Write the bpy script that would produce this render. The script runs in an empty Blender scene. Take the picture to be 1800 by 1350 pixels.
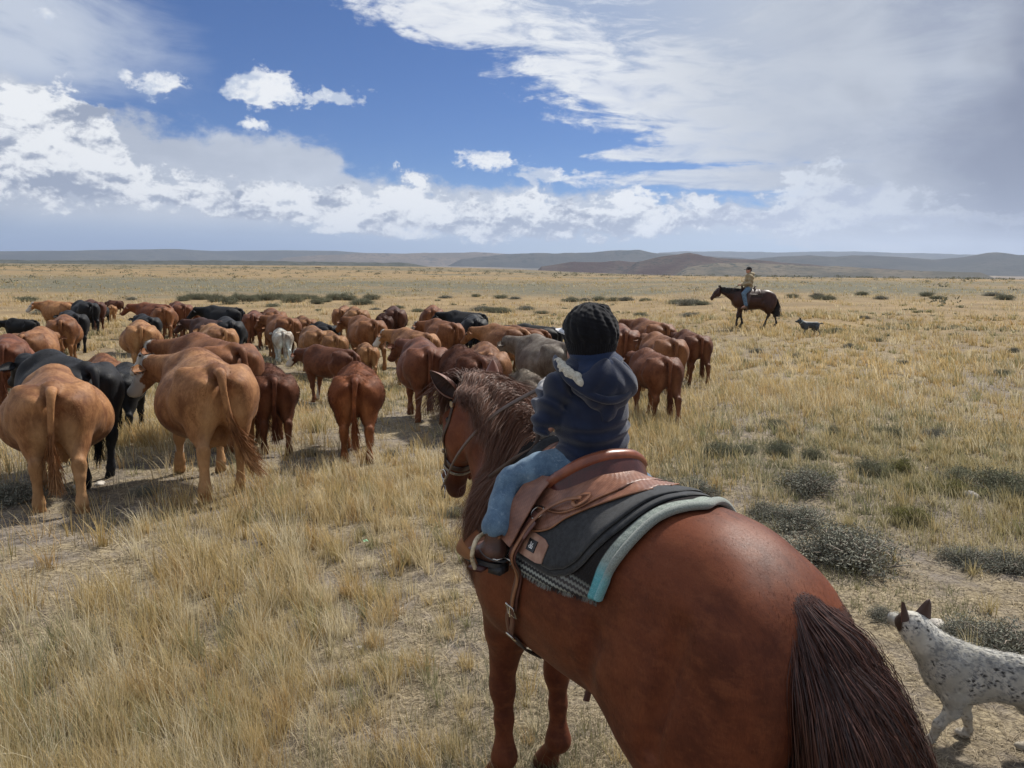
import bpy, math, random
import numpy as np
from mathutils import Vector, Matrix, Quaternion

random.seed(7)
RNG = np.random.default_rng(7)
SC = bpy.context.scene
COL = SC.collection
rad = math.radians

# ------------------------------------------------------------------ camera
CAM_H = 2.35
cam_d = bpy.data.cameras.new('camera')
cam = bpy.data.objects.new('camera', cam_d)
COL.objects.link(cam)
cam_d.sensor_width = 36.0
cam_d.lens = 27.0
cam_d.clip_start = 0.05
cam_d.clip_end = 90000.0
cam.matrix_world = (Matrix.Translation((0, 0, CAM_H)) @ Matrix.Rotation(rad(90 - 8.8), 4, 'X')
                    @ Matrix.Rotation(rad(0.5), 4, 'Z'))
SC.camera = cam
SC.view_settings.view_transform = 'Standard'
SC.view_settings.look = 'None'
SC.view_settings.exposure = 0.45
SC.view_settings.gamma = 1.0
SC.cycles.max_bounces = 6
SC.cycles.diffuse_bounces = 3
SC.cycles.transmission_bounces = 3
SC.cycles.transparent_max_bounces = 6
SC.cycles.volume_bounces = 0
SC.cycles.sample_clamp_indirect = 6.0

SUN_EL, SUN_AZ = 48.0, 42.0      # azimuth to the right of straight ahead (+Y)


# ------------------------------------------------------------------ node helper
class N:
    """a socket with arithmetic"""
    def __init__(self, nt, s):
        self.nt, self.s = nt, s

    def _m(self, op, *a, clamp=False):
        n = self.nt.nodes.new('ShaderNodeMath')
        n.operation = op
        n.use_clamp = clamp
        for i, v in enumerate((self,) + a):
            if isinstance(v, N):
                self.nt.links.new(v.s, n.inputs[i])
            else:
                n.inputs[i].default_value = float(v)
        return N(self.nt, n.outputs[0])

    def __add__(s, o): return s._m('ADD', o)
    __radd__ = __add__
    def __sub__(s, o): return s._m('SUBTRACT', o)
    def __rsub__(s, o): return (s * -1.0) + o
    def __mul__(s, o): return s._m('MULTIPLY', o)
    __rmul__ = __mul__
    def __truediv__(s, o): return s._m('DIVIDE', o)
    def pw(s, o): return s._m('POWER', o)
    def mn(s, o): return s._m('MINIMUM', o)
    def mx(s, o): return s._m('MAXIMUM', o)
    def ab(s): return s._m('ABSOLUTE')
    def cl(s): return s._m('ADD', 0.0, clamp=True)
    def sin(s): return s._m('SINE')
    def frac(s): return s._m('FRACT')

    def ss(s, a, b, lo=0.0, hi=1.0):
        n = s.nt.nodes.new('ShaderNodeMapRange')
        n.interpolation_type = 'SMOOTHSTEP'
        s.nt.links.new(s.s, n.inputs['Value'])
        for k, v in zip(('From Min', 'From Max', 'To Min', 'To Max'), (a, b, lo, hi)):
            n.inputs[k].default_value = v
        return N(s.nt, n.outputs['Result'])

    def curve(s, pts):
        """piecewise function through (x, y) points"""
        xs = [p[0] for p in pts]; ys = [p[1] for p in pts]
        x0, x1, y0, y1 = min(xs), max(xs), min(ys), max(ys)
        if y1 - y0 < 1e-6: y1 = y0 + 1e-6
        t = ((s - x0) * (1.0 / (x1 - x0))).cl()
        n = s.nt.nodes.new('ShaderNodeFloatCurve')
        c = n.mapping.curves[0]
        P = [((x - x0) / (x1 - x0), (y - y0) / (y1 - y0)) for x, y in pts]
        c.points[0].location = P[0]; c.points[1].location = P[-1]
        for p in P[1:-1]:
            c.points.new(*p)
        n.mapping.update()
        s.nt.links.new(t.s, n.inputs['Value'])
        return N(s.nt, n.outputs[0]) * (y1 - y0) + y0


def vec(nt, x, y, z):
    n = nt.nodes.new('ShaderNodeCombineXYZ')
    for i, v in enumerate((x, y, z)):
        if isinstance(v, N): nt.links.new(v.s, n.inputs[i])
        else: n.inputs[i].default_value = v
    return n.outputs[0]


def noise(nt, v, scale, detail=3.0, rough=0.55, dist=0.0, out='Fac'):
    n = nt.nodes.new('ShaderNodeTexNoise')
    n.inputs['Scale'].default_value = scale
    n.inputs['Detail'].default_value = detail
    n.inputs['Roughness'].default_value = rough
    n.inputs['Distortion'].default_value = dist
    if v is not None: nt.links.new(v.s if isinstance(v, N) else v, n.inputs['Vector'])
    return N(nt, n.outputs[out])


def voro(nt, v, scale, feature='F1', out='Distance', rnd=1.0):
    n = nt.nodes.new('ShaderNodeTexVoronoi')
    n.feature = feature
    n.inputs['Scale'].default_value = scale
    n.inputs['Randomness'].default_value = rnd
    if v is not None: nt.links.new(v.s if isinstance(v, N) else v, n.inputs['Vector'])
    return N(nt, n.outputs[out])


def scaled(nt, v, s, off=(0, 0, 0)):
    n = nt.nodes.new('ShaderNodeMapping')
    nt.links.new(v.s if isinstance(v, N) else v, n.inputs['Vector'])
    n.inputs['Scale'].default_value = s
    n.inputs['Location'].default_value = off
    return N(nt, n.outputs[0])


def rgb(c):
    return (c[0], c[1], c[2], 1.0)


def mixc(nt, f, a, b, mode='MIX'):
    n = nt.nodes.new('ShaderNodeMix')
    n.data_type = 'RGBA'
    n.blend_type = mode
    for s, v in ((n.inputs[0], f), (n.inputs[6], a), (n.inputs[7], b)):
        if isinstance(v, N): nt.links.new(v.s, s)
        elif hasattr(v, 'is_linked'): nt.links.new(v, s)
        elif isinstance(v, (int, float)): s.default_value = v
        else: s.default_value = rgb(v)
    return N(nt, n.outputs[2])


# ------------------------------------------------------------------ sky and sun
def build_world():
    w = bpy.data.worlds.new('World')
    SC.world = w
    w.use_nodes = True
    nt = w.node_tree
    nt.nodes.clear()
    out = nt.nodes.new('ShaderNodeOutputWorld')
    bg = nt.nodes.new('ShaderNodeBackground')
    sky = nt.nodes.new('ShaderNodeTexSky')
    sky.sky_type = 'NISHITA'
    sky.sun_disc = False
    sky.sun_elevation = rad(SUN_EL)
    sky.sun_rotation = rad(SUN_AZ)
    sky.altitude = 2000
    sky.air_density = 1.0
    sky.dust_density = 0.4
    sky.ozone_density = 2.5
    tc = nt.nodes.new('ShaderNodeTexCoord')
    sp = nt.nodes.new('ShaderNodeSeparateXYZ')
    nt.links.new(tc.outputs['Generated'], sp.inputs[0])
    x, y, z = (N(nt, sp.outputs[i]) for i in range(3))
    az = x._m('ARCTAN2', y) * 57.2958
    hor = (x * x + y * y)._m('SQRT')
    el = z._m('ARCTAN2', hor) * 57.2958
    p = vec(nt, az, el * 1.25, 0.0)
    ph = vec(nt, az * 0.45 + el * 0.25, el * 1.7, 3.0)          # streaky coordinates for high cloud

    def col(c): return mixc(nt, 0.0, c, c)

    # noises (coordinates are degrees)
    big = noise(nt, p, 0.10, 4, 0.55)
    wisp = noise(nt, ph, 0.16, 8, 0.66, 0.6)
    wisp2 = noise(nt, ph, 0.55, 6, 0.62, 0.9)
    pc = vec(nt, az * 0.72, el * 1.3, 5.0)
    puff = noise(nt, pc, 0.44, 8, 0.60, 0.25)
    pl = vec(nt, az * 0.72 - 0.2, el * 1.3 + 0.85, 5.0)
    puff_l = noise(nt, pl, 0.44, 8, 0.60, 0.25)
    fine = noise(nt, p, 1.1, 6, 0.62, 0.3)
    pl2 = vec(nt, az - 0.1, el * 1.25 + 0.28, 0.0)
    fine_l = noise(nt, pl2, 1.1, 6, 0.62, 0.3)
    bulk = noise(nt, p, 0.15, 3, 0.5)
    bulk_l = noise(nt, vec(nt, az - 0.6, el * 1.25 + 1.6, 0.0), 0.15, 3, 0.5)
    relief = (puff - puff_l) * 2.0 + (fine - fine_l) * 1.1 + (bulk - bulk_l) * 2.2         # + where a billow faces up to the light

    blue = mixc(nt, 1.0, sky.outputs['Color'], (0.225, 0.42, 0.70), "MULTIPLY")
    c = blue
    WH = (8.6, 8.75, 8.9)

    # low pale band towards the horizon: rain haze under the clouds
    low = el.ss(5.2, -0.5)
    lowc = mixc(nt, az.ss(-26, 12), (1.45, 2.35, 4.7), (4.0, 4.7, 5.7))
    c = mixc(nt, low * 0.93, c, lowc)

    # thin veil, top left corner
    m = ((az * -1.0) + (big - 0.5) * 14.0 + (wisp - 0.5) * 12.0).ss(21, 33) * el.ss(8.5, 12) * (wisp * 0.6 + big * 0.5).ss(0.40, 0.60)
    c = mixc(nt, m * 0.85, c, (6.0, 6.5, 7.3))

    # middle bank: soft grey-white shelf behind the cumulus
    top = az.curve([(-60, 12), (-33, 11.5), (-29, 10.6), (-26.6, 9.5), (-22, 8.9), (-18, 8.8), (-14.5, 8.5), (-12.6, 7.9),
                    (-11.3, 6.9), (-8, 6.5), (-2, 6.0), (6, 5.6), (14, 5.2), (22, 5.5), (60, 6)])
    e1 = el + (puff - 0.5) * 4.5 + (fine - 0.5) * 1.5
    m = (top - e1).ss(-0.35, 1.1) * el.ss(1.0, 3.4)
    cc = mixc(nt, (big * 0.6 + wisp * 0.5).ss(0.4, 0.72), (4.2, 4.6, 5.4), (5.7, 6.1, 6.8))
    c = mixc(nt, m * 0.94, c, cc)

    # high cirrus sheet on the right
    a0 = el.curve([(-2, 34), (1, 24), (2.5, 16), (4.4, 16.5), (5.2, 14.0), (6.1, 4.5), (6.6, 7.0), (7.0, 14.5), (7.4, 6.0), (7.9, 4.5), (8.4, 8.0),
                   (9.8, 4.2), (11.5, 1.2), (13.0, -1.5), (14.6, -4.0), (15.5, -8.0), (17.4, -11.0), (24, -18), (32, -26), (45, -40), (90, -60)])
    d = az - a0 + (wisp - 0.5) * 26.0 + (wisp2 - 0.5) * 13.0 + (fine - 0.5) * 6.0
    m = d.ss(-1.0, 4.5)
    thick = (az - a0).ss(6, 25)
    br = mixc(nt, ((wisp * 0.65 + wisp2 * 0.45) - thick * 0.14).ss(0.41, 0.60), (3.1, 3.9, 5.6), (7.8, 8.0, 8.3))
    sh = az.ss(10, 30) * (wisp * 0.7 + big * 0.6).ss(0.80, 0.46)
    grey = mixc(nt, sh, (4.8, 5.2, 5.9), (2.7, 3.1, 4.15))
    grey = mixc(nt, (az - 22.0 + (el * -1.0 + 6.0).ab() * -0.35 + (big - 0.5) * 26.0).ss(1, 11), grey, (1.75, 2.0, 2.85))
    cc = mixc(nt, (az + (wisp - 0.5) * 14.0).ss(3, 22), br, grey)
    c = mixc(nt, m * (wisp2 * 0.6 + thick * 0.5 + 0.62).mn(1.0), c, cc)

    # cumulus band
    ctop = az.curve([(-60, 12), (-36, 10.6), (-33, 10.3), (-30, 10.9), (-27.6, 10.2), (-26.4, 8.4), (-25.4, 6.4), (-23.5, 5.9), (-22, 5.7), (-19, 5.5),
                     (-16.5, 5.2), (-14, 5.8), (-12, 5.7), (-10.5, 5.4), (-9, 6.3), (-6.8, 6.1), (-5.2, 5.3), (-2, 5.0), (3, 5.2), (6, 4.7),
                     (8.5, 5.0), (10.1, 5.6), (12, 4.8), (14, 5.0), (16, 4.8), (19.5, 6.6), (21.6, 7.2), (23.5, 5.8), (26, 4.9), (32, 4.0), (60, 6)])
    e2 = el + (puff - 0.5) * 8.0 + (fine - 0.5) * 3.0
    m = (ctop - e2).ss(-0.1, 0.75)
    base = az.curve([(-60, 3.2), (-36, 3.4), (-25, 3.4), (-20, 3.1), (-15, 2.6), (-8, 1.9), (0, 1.75), (8, 1.95), (14, 2.4), (60, 3)])
    m = m * (el + (puff - 0.5) * 3.5 + (fine - 0.5) * 1.6 - base).ss(-0.18, 0.35) * az.ss(34, 12, 0.25, 1.0)
    up = (el - base) / (ctop - base + 0.2)
    lit = (relief * 1.9 + up * 0.85 + 0.16 + (big - 0.5) * 1.4).ss(-0.25, 0.80)
    cc = mixc(nt, lit, (2.9, 3.35, 4.4), WH)
    cc = mixc(nt, az.ss(6, 22), cc, mixc(nt, lit, (4.1, 4.6, 5.9), (6.8, 7.2, 7.8)))
    c = mixc(nt, m, c, cc)

    # loose small clouds in the open blue
    def blob(c0, a, e, ra, re, k=1.0, soft=0.6):
        dx = (az - a) * (1.0 / ra)
        dy = (el - e) * (1.0 / re)
        r = (dx * dx + dy * dy)._m('SQRT') + (puff - 0.5) * 3.6 * k + (fine - 0.5) * 2.0 * k
        mm = r.ss(1.0, 1.0 - soft)
        l2 = (relief * 2.2 + dy * 0.25 + 0.66).ss(-0.2, 1.0)
        return mixc(nt, mm * 0.97, c0, mixc(nt, l2, (4.9, 5.6, 6.9), WH))
    c = blob(c, -17.0, 11.6, 3.6, 1.3)
    c = blob(c, -13.0, 11.4, 3.0, 0.9, 1.1)
    c = blob(c, -23.9, 11.2, 2.2, 0.8)
    c = blob(c, -29.8, 14.6, 1.0, 0.6)
    c = blob(c, -0.4, 7.4, 3.4, 0.75)
    c = blob(c, 2.6, 6.5, 2.6, 0.7)
    c = blob(c, -18.2, 9.3, 1.5, 0.5)
    c = blob(c, -7.8, 2.2, 2.2, 0.45)
    c = blob(c, -13.4, 2.3, 1.3, 0.35)

    # behind the camera and overhead: broken cloud, so the light from there is soft and white
    back = (y * -1.0).ss(-0.1, 0.5).mx(el.ss(32, 60))
    c = mixc(nt, back * noise(nt, tc.outputs['Generated'], 2.2, 4, 0.6).ss(0.38, 0.6), c, (5.2, 5.6, 6.3))
    nt.links.new(c.s, bg.inputs['Color'])
    bg.inputs['Strength'].default_value = 0.078
    nt.links.new(bg.outputs[0], out.inputs['Surface'])
    w.cycles.sampling_method = 'MANUAL'
    w.cycles.sample_map_resolution = 1024


build_world()
sun_d = bpy.data.lights.new('sun', 'SUN')
sun_d.energy = 4.3
sun_d.angle = rad(3.0)
sun_d.color = (1.0, 0.95, 0.87)
sun = bpy.data.objects.new('sun', sun_d)
COL.objects.link(sun)
_a, _e = rad(SUN_AZ), rad(SUN_EL)
_dir = Vector((math.sin(_a) * math.cos(_e), math.cos(_a) * math.cos(_e), math.sin(_e)))
sun.rotation_euler = _dir.to_track_quat('Z', 'Y').to_euler()
sun.location = (0, 0, 30)


# ------------------------------------------------------------------ mesh helpers
def link(o, parent=None):
    COL.objects.link(o)
    if parent is not None:
        o.parent = parent
    return o


def mk(name, V, Fc, mat=None, parent=None, smooth=True, attrs=None, normals=None, data_only=False):
    """mesh object from numpy arrays; Fc is (n,4), (n,3) or a list of such arrays"""
    V = np.asarray(V, np.float32)
    Fs = Fc if isinstance(Fc, list) else [Fc]
    Fs = [np.asarray(f, np.int32) for f in Fs if len(f)]
    me = bpy.data.meshes.new(name)
    me.vertices.add(len(V))
    me.vertices.foreach_set('co', V.ravel())
    nl = sum(f.size for f in Fs); nf = sum(len(f) for f in Fs)
    me.loops.add(nl)
    me.polygons.add(nf)
    me.loops.foreach_set('vertex_index', np.concatenate([f.ravel() for f in Fs]))
    tot = np.concatenate([np.full(len(f), f.shape[1], np.int32) for f in Fs])
    st = np.concatenate([[0], np.cumsum(tot)[:-1]]).astype(np.int32)
    me.polygons.foreach_set('loop_start', st)
    me.polygons.foreach_set('use_smooth', np.full(nf, smooth, bool))
    me.update(calc_edges=True)
    for k, a in (attrs or {}).items():
        a = np.asarray(a, np.float32)
        if a.ndim == 1:
            at = me.attributes.new(k, 'FLOAT', 'POINT'); at.data.foreach_set('value', a)
        else:
            at = me.attributes.new(k, 'FLOAT_COLOR', 'POINT')
            if a.shape[1] == 3: a = np.concatenate([a, np.ones((len(a), 1), np.float32)], 1)
            at.data.foreach_set('color', a.ravel())
    if normals is not None:
        me.normals_split_custom_set_from_vertices(np.asarray(normals, np.float32))
    if mat is not None:
        for m in (mat if isinstance(mat, (list, tuple)) else [mat]):
            me.materials.append(m)
    if data_only:
        return me
    o = bpy.data.objects.new(name, me)
    return link(o, parent)


def tag(o, label=None, cat=None, group=None, kind=None):
    if label: o['label'] = label
    if cat: o['category'] = cat
    if group: o['group'] = group
    if kind: o['kind'] = kind
    return o


def empty(name, loc=(0, 0, 0), rz=0.0, s=1.0, label=None, cat=None, group=None):
    o = bpy.data.objects.new(name, None)
    o.empty_display_size = 0.2
    o.location = loc
    o.rotation_euler = (0, 0, rz)
    o.scale = (s, s, s) if np.isscalar(s) else s
    link(o)
    return tag(o, label, cat, group)


def nrm(v):
    v = np.asarray(v, float)
    return v / (np.linalg.norm(v, axis=-1, keepdims=True) + 1e-9)


class Parts:
    """collects pieces of geometry for ONE mesh"""
    def __init__(self):
        self.V, self.Q, self.T, self.n = [], [], [], 0
        self.A = []

    def add(self, V, F, a=0.0):
        V = np.asarray(V, float)
        F = np.asarray(F, int)
        (self.Q if F.shape[1] == 4 else self.T).append(F + self.n)
        self.V.append(V); self.n += len(V)
        self.A.append(np.full(len(V), a) if np.isscalar(a) else np.asarray(a))
        return self

    def tube(self, P, r, seg=10, flat=1.0, up=(0, 0, 1), cap=True, a=0.0):
        """swept tube; r scalar or list, flat squashes the section along 'up'"""
        P = np.asarray(P, float); n = len(P)
        r = np.broadcast_to(np.asarray(r, float), (n,))
        fl = np.broadcast_to(np.asarray(flat, float), (n,))
        T = nrm(np.gradient(P, axis=0))
        up = np.broadcast_to(np.asarray(up, float), (n, 3))
        S = nrm(np.cross(T, up)); U = np.cross(S, T)
        th = np.linspace(0, 2 * np.pi, seg, endpoint=False)
        V = (P[:, None] + S[:, None] * (np.cos(th)[None, :, None] * r[:, None, None])
             + U[:, None] * (np.sin(th)[None, :, None] * (r * fl)[:, None, None])).reshape(-1, 3)
        i = np.arange(n - 1)[:, None] * seg; j = np.arange(seg)[None]
        j2 = (j + 1) % seg
        F = np.stack([i + j, i + seg + j, i + seg + j2, i + j2], -1).reshape(-1, 4)
        self.add(V, F, a)
        if cap:
            for base, c, flip in ((0, P[0], True), ((n - 1) * seg, P[-1], False)):
                ring = V[base:base + seg]
                W = np.concatenate([ring, [c]])
                k = np.arange(seg)
                t = np.stack([k, (k + 1) % seg, np.full(seg, seg)], -1)
                self.add(W, t if flip else t[:, ::-1], a)
        return self

    def box(self, c, s, R=None, a=0.0):
        c = np.asarray(c, float); s = np.asarray(s, float) / 2
        g = np.array([[x, y, z] for x in (-1, 1) for y in (-1, 1) for z in (-1, 1)], float) * s
        if R is not None: g = g @ np.asarray(R).T
        F = np.array([[0, 1, 3, 2], [4, 6, 7, 5], [0, 4, 5, 1], [2, 3, 7, 6], [0, 2, 6, 4], [1, 5, 7, 3]])
        return self.add(g + c, F, a)

    def build(self, name, mat, parent=None, smooth=True, **kw):
        V = np.concatenate(self.V)
        F = []
        if self.Q: F.append(np.concatenate(self.Q))
        if self.T: F.append(np.concatenate(self.T))
        return mk(name, V, F, mat, parent, smooth, attrs={'pat': np.concatenate(self.A)}, **kw)


def spline(P, n):
    """Catmull-Rom through points (any dimension)"""
    P = np.asarray(P, float)
    if P.ndim == 1: P = P[:, None]
    Q = np.concatenate([[2 * P[0] - P[1]], P, [2 * P[-1] - P[-2]]])
    t = np.linspace(0, len(P) - 1 - 1e-9, n)
    i = t.astype(int); f = (t - i)[:, None]
    a, b, c, d = Q[i], Q[i + 1], Q[i + 2], Q[i + 3]
    return 0.5 * (2 * b + (c - a) * f + (2 * a - 5 * b + 4 * c - d) * f ** 2 + (3 * b - a - 3 * c + d) * f ** 3)


def ribbons(P, w, side, extra=None, normals=None):
    """P (N,K,3), w (K,) or (N,K), side (N,3) or (N,K,3) -> V, F, repeated attrs"""
    Nn, K, _ = P.shape
    w = np.broadcast_to(w, (Nn, K))
    if side.ndim == 2: side = side[:, None, :]
    L = P - side * (w[..., None] * 0.5); R = P + side * (w[..., None] * 0.5)
    V = np.stack([L, R], 2).reshape(-1, 3)
    b = (np.arange(Nn) * K * 2)[:, None] + (np.arange(K - 1) * 2)[None]
    F = np.stack([b, b + 1, b + 3, b + 2], -1).reshape(-1, 4)
    ex = None if extra is None else np.repeat(extra, K * 2, 0)
    nn = None if normals is None else np.repeat(normals, K * 2, 0)
    return V, F, ex, nn


# ------------------------------------------------------------------ sculpting with distance fields
class Sdf:
    def __init__(self, lo, hi, h):
        self.lo = np.array(lo, float); self.h = h
        self.n = np.ceil((np.array(hi) - self.lo) / h).astype(int) + 1
        self.F = np.full(self.n, 9.0, np.float32)
        self.ax = [self.lo[i] + h * np.arange(self.n[i]) for i in range(3)]

    def _put(self, lo, hi, fn, k, sub=False):
        m = k + 3 * self.h
        i0 = np.clip(np.floor((np.array(lo) - m - self.lo) / self.h).astype(int), 0, self.n)
        i1 = np.clip(np.ceil((np.array(hi) + m - self.lo) / self.h).astype(int) + 1, 0, self.n)
        if (i1 <= i0).any(): return
        X, Y, Z = np.meshgrid(*[self.ax[j][i0[j]:i1[j]] for j in range(3)], indexing='ij')
        P = np.stack([X, Y, Z], -1)
        d = fn(P).astype(np.float32)
        sl = tuple(slice(i0[j], i1[j]) for j in range(3))
        A = self.F[sl]
        if sub:
            hh = np.clip(k - np.abs(A + d), 0, None) / k
            self.F[sl] = np.maximum(A, -d) + hh * hh * k * 0.25
        else:
            hh = np.clip(k - np.abs(A - d), 0, None) / k
            self.F[sl] = np.minimum(A, d) - hh * hh * k * 0.25

    def ell(self, c, r, k=0.05, R=None, sub=False, sym=False):
        if sym:
            self.ell((c[0], -c[1], c[2]), r, k, None if R is None else MIR @ R @ MIR, sub)
        c = np.asarray(c, float); r = np.asarray(r, float)
        mr = r.max() if R is not None else r

        def fn(P):
            q = P - c
            if R is not None: q = q @ R
            a = np.linalg.norm(q / r, axis=-1); b = np.linalg.norm(q / (r * r), axis=-1) + 1e-9
            return a * (a - 1) / b
        self._put(c - mr, c + mr, fn, k, sub)
        return self

    def cone(self, a, b, ra, rb, k=0.05, n=None, s=1.0, sub=False, sym=False):
        """tapered capsule; n,s: squash the section along n to s times its width"""
        if sym:
            self.cone((a[0], -a[1], a[2]), (b[0], -b[1], b[2]), ra, rb, k, None if n is None else (n[0], -n[1], n[2]), s, sub)
        a = np.asarray(a, float); b = np.asarray(b, float)
        ba = b - a; L = max(ba @ ba, 1e-9)
        nn = None if n is None else nrm(n)

        def fn(P):
            q = P - a
            t = np.clip((q @ ba) / L, 0, 1)
            v = q - t[..., None] * ba
            if nn is not None:
                c = v @ nn
                v = v + (c * (1 / s - 1))[..., None] * nn
            d = np.linalg.norm(v, axis=-1) - (ra + (rb - ra) * t)
            return d * (min(s, 1.0) if nn is not None else 1.0)
        m = max(ra, rb) * max(1.0, s)
        self._put(np.minimum(a, b) - m, np.maximum(a, b) + m, fn, k, sub)
        return self

    def chain(self, pts, k=0.04, n=None, s=1.0, sym=False):
        """pts: list of (x,y,z,r)"""
        for p, q in zip(pts[:-1], pts[1:]):
            self.cone(p[:3], q[:3], p[3], q[3], k, n, s, sym=sym)
        return self

    def disp(self, fn):
        """fn(P)->offset added near the surface"""
        idx = np.argwhere(np.abs(self.F) < 5 * self.h)
        P = self.lo + idx * self.h
        self.F[tuple(idx.T)] -= fn(P).astype(np.float32)
        return self

    def at(self, P):
        P = np.asarray(P, float)
        g = np.clip((P - self.lo) / self.h, 0, self.n - 1.001)
        i = g.astype(int); f = g - i
        r = 0
        for dx in (0, 1):
            for dy in (0, 1):
                for dz in (0, 1):
                    w = (f[..., 0] if dx else 1 - f[..., 0]) * (f[..., 1] if dy else 1 - f[..., 1]) * (f[..., 2] if dz else 1 - f[..., 2])
                    r = r + w * self.F[i[..., 0] + dx, i[..., 1] + dy, i[..., 2] + dz]
        return r

    def hit(self, O, D, off=0.0, tmax=1.2, n=90):
        """march OUT from inside along D until the distance equals off"""
        O = np.asarray(O, float); D = nrm(D)
        t = np.zeros(O.shape[:-1]); done = np.zeros(O.shape[:-1], bool)
        dt = tmax / n
        for _ in range(n):
            v = self.at(O + D * t[..., None])
            done |= v >= off
            t = np.where(done, t, t + dt)
        lo = t - dt; hi = t
        for _ in range(8):
            m = (lo + hi) / 2
            v = self.at(O + D * m[..., None]) >= off
            hi = np.where(v, m, hi); lo = np.where(v, lo, m)
        return O + D * hi[..., None]

    def mesh(self, smooth=1):
        F = self.F; S = F < 0
        nx, ny, nz = F.shape
        C = np.zeros((nx - 1, ny - 1, nz - 1), np.int8)
        cs = [(a, b, c) for a in (0, 1) for b in (0, 1) for c in (0, 1)]
        for a, b, c in cs:
            C += S[a:nx - 1 + a, b:ny - 1 + b, c:nz - 1 + c]
        act = (C > 0) & (C < 8)
        ids = np.argwhere(act)
        idx = np.full(C.shape, -1, np.int64); idx[act] = np.arange(len(ids))
        P = np.zeros((len(ids), 3)); cnt = np.zeros(len(ids))
        for a in cs:
            for ax in range(3):
                if a[ax]: continue
                b = list(a); b[ax] = 1
                fa = F[tuple((ids + a).T)]; fb = F[tuple((ids + b).T)]
                m = (fa < 0) != (fb < 0)
                t = fa[m] / (fa[m] - fb[m])
                q = np.array(a, float)[None].repeat(len(t), 0); q[:, ax] += t
                P[m] += q; cnt[m] += 1
        V = self.lo + (ids + P / cnt[:, None]) * self.h
        Q = []
        for ax in range(3):
            o1, o2 = [(1, 2), (2, 0), (0, 1)][ax]
            sl0 = [slice(1, -1)] * 3; sl1 = [slice(1, -1)] * 3
            sl0[ax] = slice(0, -1); sl1[ax] = slice(1, None)
            A, B = S[tuple(sl0)], S[tuple(sl1)]
            e = np.argwhere(A != B)
            if not len(e): continue
            fl = A[tuple(e.T)]
            off = np.array([1, 1, 1]); off[ax] = 0
            e = e + off
            def cell(d1, d2):
                q = e.copy(); q[:, o1] -= d1; q[:, o2] -= d2
                return idx[tuple(q.T)]
            q = np.stack([cell(1, 1), cell(0, 1), cell(0, 0), cell(1, 0)], -1)
            q[~fl] = q[~fl][:, ::-1]
            Q.append(q)
        Q = np.concatenate(Q)
        Q = Q[(Q >= 0).all(1)]
        for _ in range(smooth):
            acc = np.zeros_like(V); c = np.zeros(len(V))
            for k in range(4):
                i, j = Q[:, k], Q[:, (k + 1) % 4]
                for d in range(3):
                    acc[:, d] += np.bincount(i, V[j, d], len(V)) + np.bincount(j, V[i, d], len(V))
                c += np.bincount(i, minlength=len(V)) + np.bincount(j, minlength=len(V))
            V = V * 0.5 + 0.5 * acc / np.maximum(c, 1)[:, None]
        return V, Q


MIR = np.diag([1.0, -1.0, 1.0])


def vnorm(V, Q):
    n = np.cross(V[Q[:, 2]] - V[Q[:, 0]], V[Q[:, 3]] - V[Q[:, 1]])
    r = np.zeros_like(V)
    for k in range(4):
        for d in range(3):
            r[:, d] += np.bincount(Q[:, k], n[:, d], len(V))
    return nrm(r)


def rotm(ax, deg):
    return np.array(Matrix.Rotation(rad(deg), 3, ax))


def snoise(P, f, seed=0):
    """cheap smooth numpy noise, roughly -1..1"""
    r = np.random.default_rng(seed)
    s = 0
    for i in range(6):
        d = nrm(r.normal(size=3)) * f * (0.7 + 0.6 * r.random())
        s = s + np.sin(P @ d + r.random() * 6.28 + 1.3 * np.sin(P @ (d[[1, 2, 0]] * 0.7) + i))
    return s / 3.2


def fur(V, Q, n, L, comb, w=0.003, lift=0.35, seed=1, K=3, keep=None, curl=0.0):
    """short hairs on a quad mesh, shaded with the skin's own normals. comb(P)->(n,3) lay direction, L(P)->length"""
    r = np.random.default_rng(seed)
    a = np.linalg.norm(np.cross(V[Q[:, 2]] - V[Q[:, 0]], V[Q[:, 3]] - V[Q[:, 1]]), axis=1)
    if keep is not None: a = a * keep(V[Q].mean(1))
    f = r.choice(len(Q), n, p=a / a.sum())
    u, v = r.random(n)[:, None], r.random(n)[:, None]
    q = V[Q[f]]
    P = (q[:, 0] * (1 - u) + q[:, 1] * u) * (1 - v) + (q[:, 3] * (1 - u) + q[:, 2] * u) * v
    VN = vnorm(V, Q)
    nn = nrm(VN[Q[f]].mean(1))
    c = comb(P); c = nrm(c - nn * np.sum(c * nn, 1, keepdims=True))
    c = nrm(c + r.normal(size=(n, 3)) * 0.16)
    ln = (L(P) * (0.6 + 0.7 * r.random(n)))[:, None]
    t = np.linspace(0, 1, K)
    d0 = nrm(nn * lift + c); d1 = nrm(nn * (lift * 0.35) + c + curl * r.normal(size=(n, 3)))
    pts = P[:, None] - nn[:, None] * 0.002 + ln[:, None] * (d0[:, None] * t[None, :, None] + (d1 - d0)[:, None] * (t ** 2)[None, :, None] * 0.8)
    side = nrm(np.cross(c, nn) + min(0.4, lift) * r.normal(size=(n, 3)))
    side = side * np.sign(np.sum(np.cross(side, c) * nn, 1, keepdims=True))
    W = w * (1 - 0.75 * t)
    return ribbons(pts, W[None], side, P, nn) + (r.random(n),)


# ------------------------------------------------------------------ materials
MATS = {}


def mat(name, fn):
    if name in MATS: return MATS[name]
    m = bpy.data.materials.new(name)
    m.use_nodes = True
    nt = m.node_tree
    b = nt.nodes['Principled BSDF']
    fn(nt, b)
    MATS[name] = m
    return m


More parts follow.
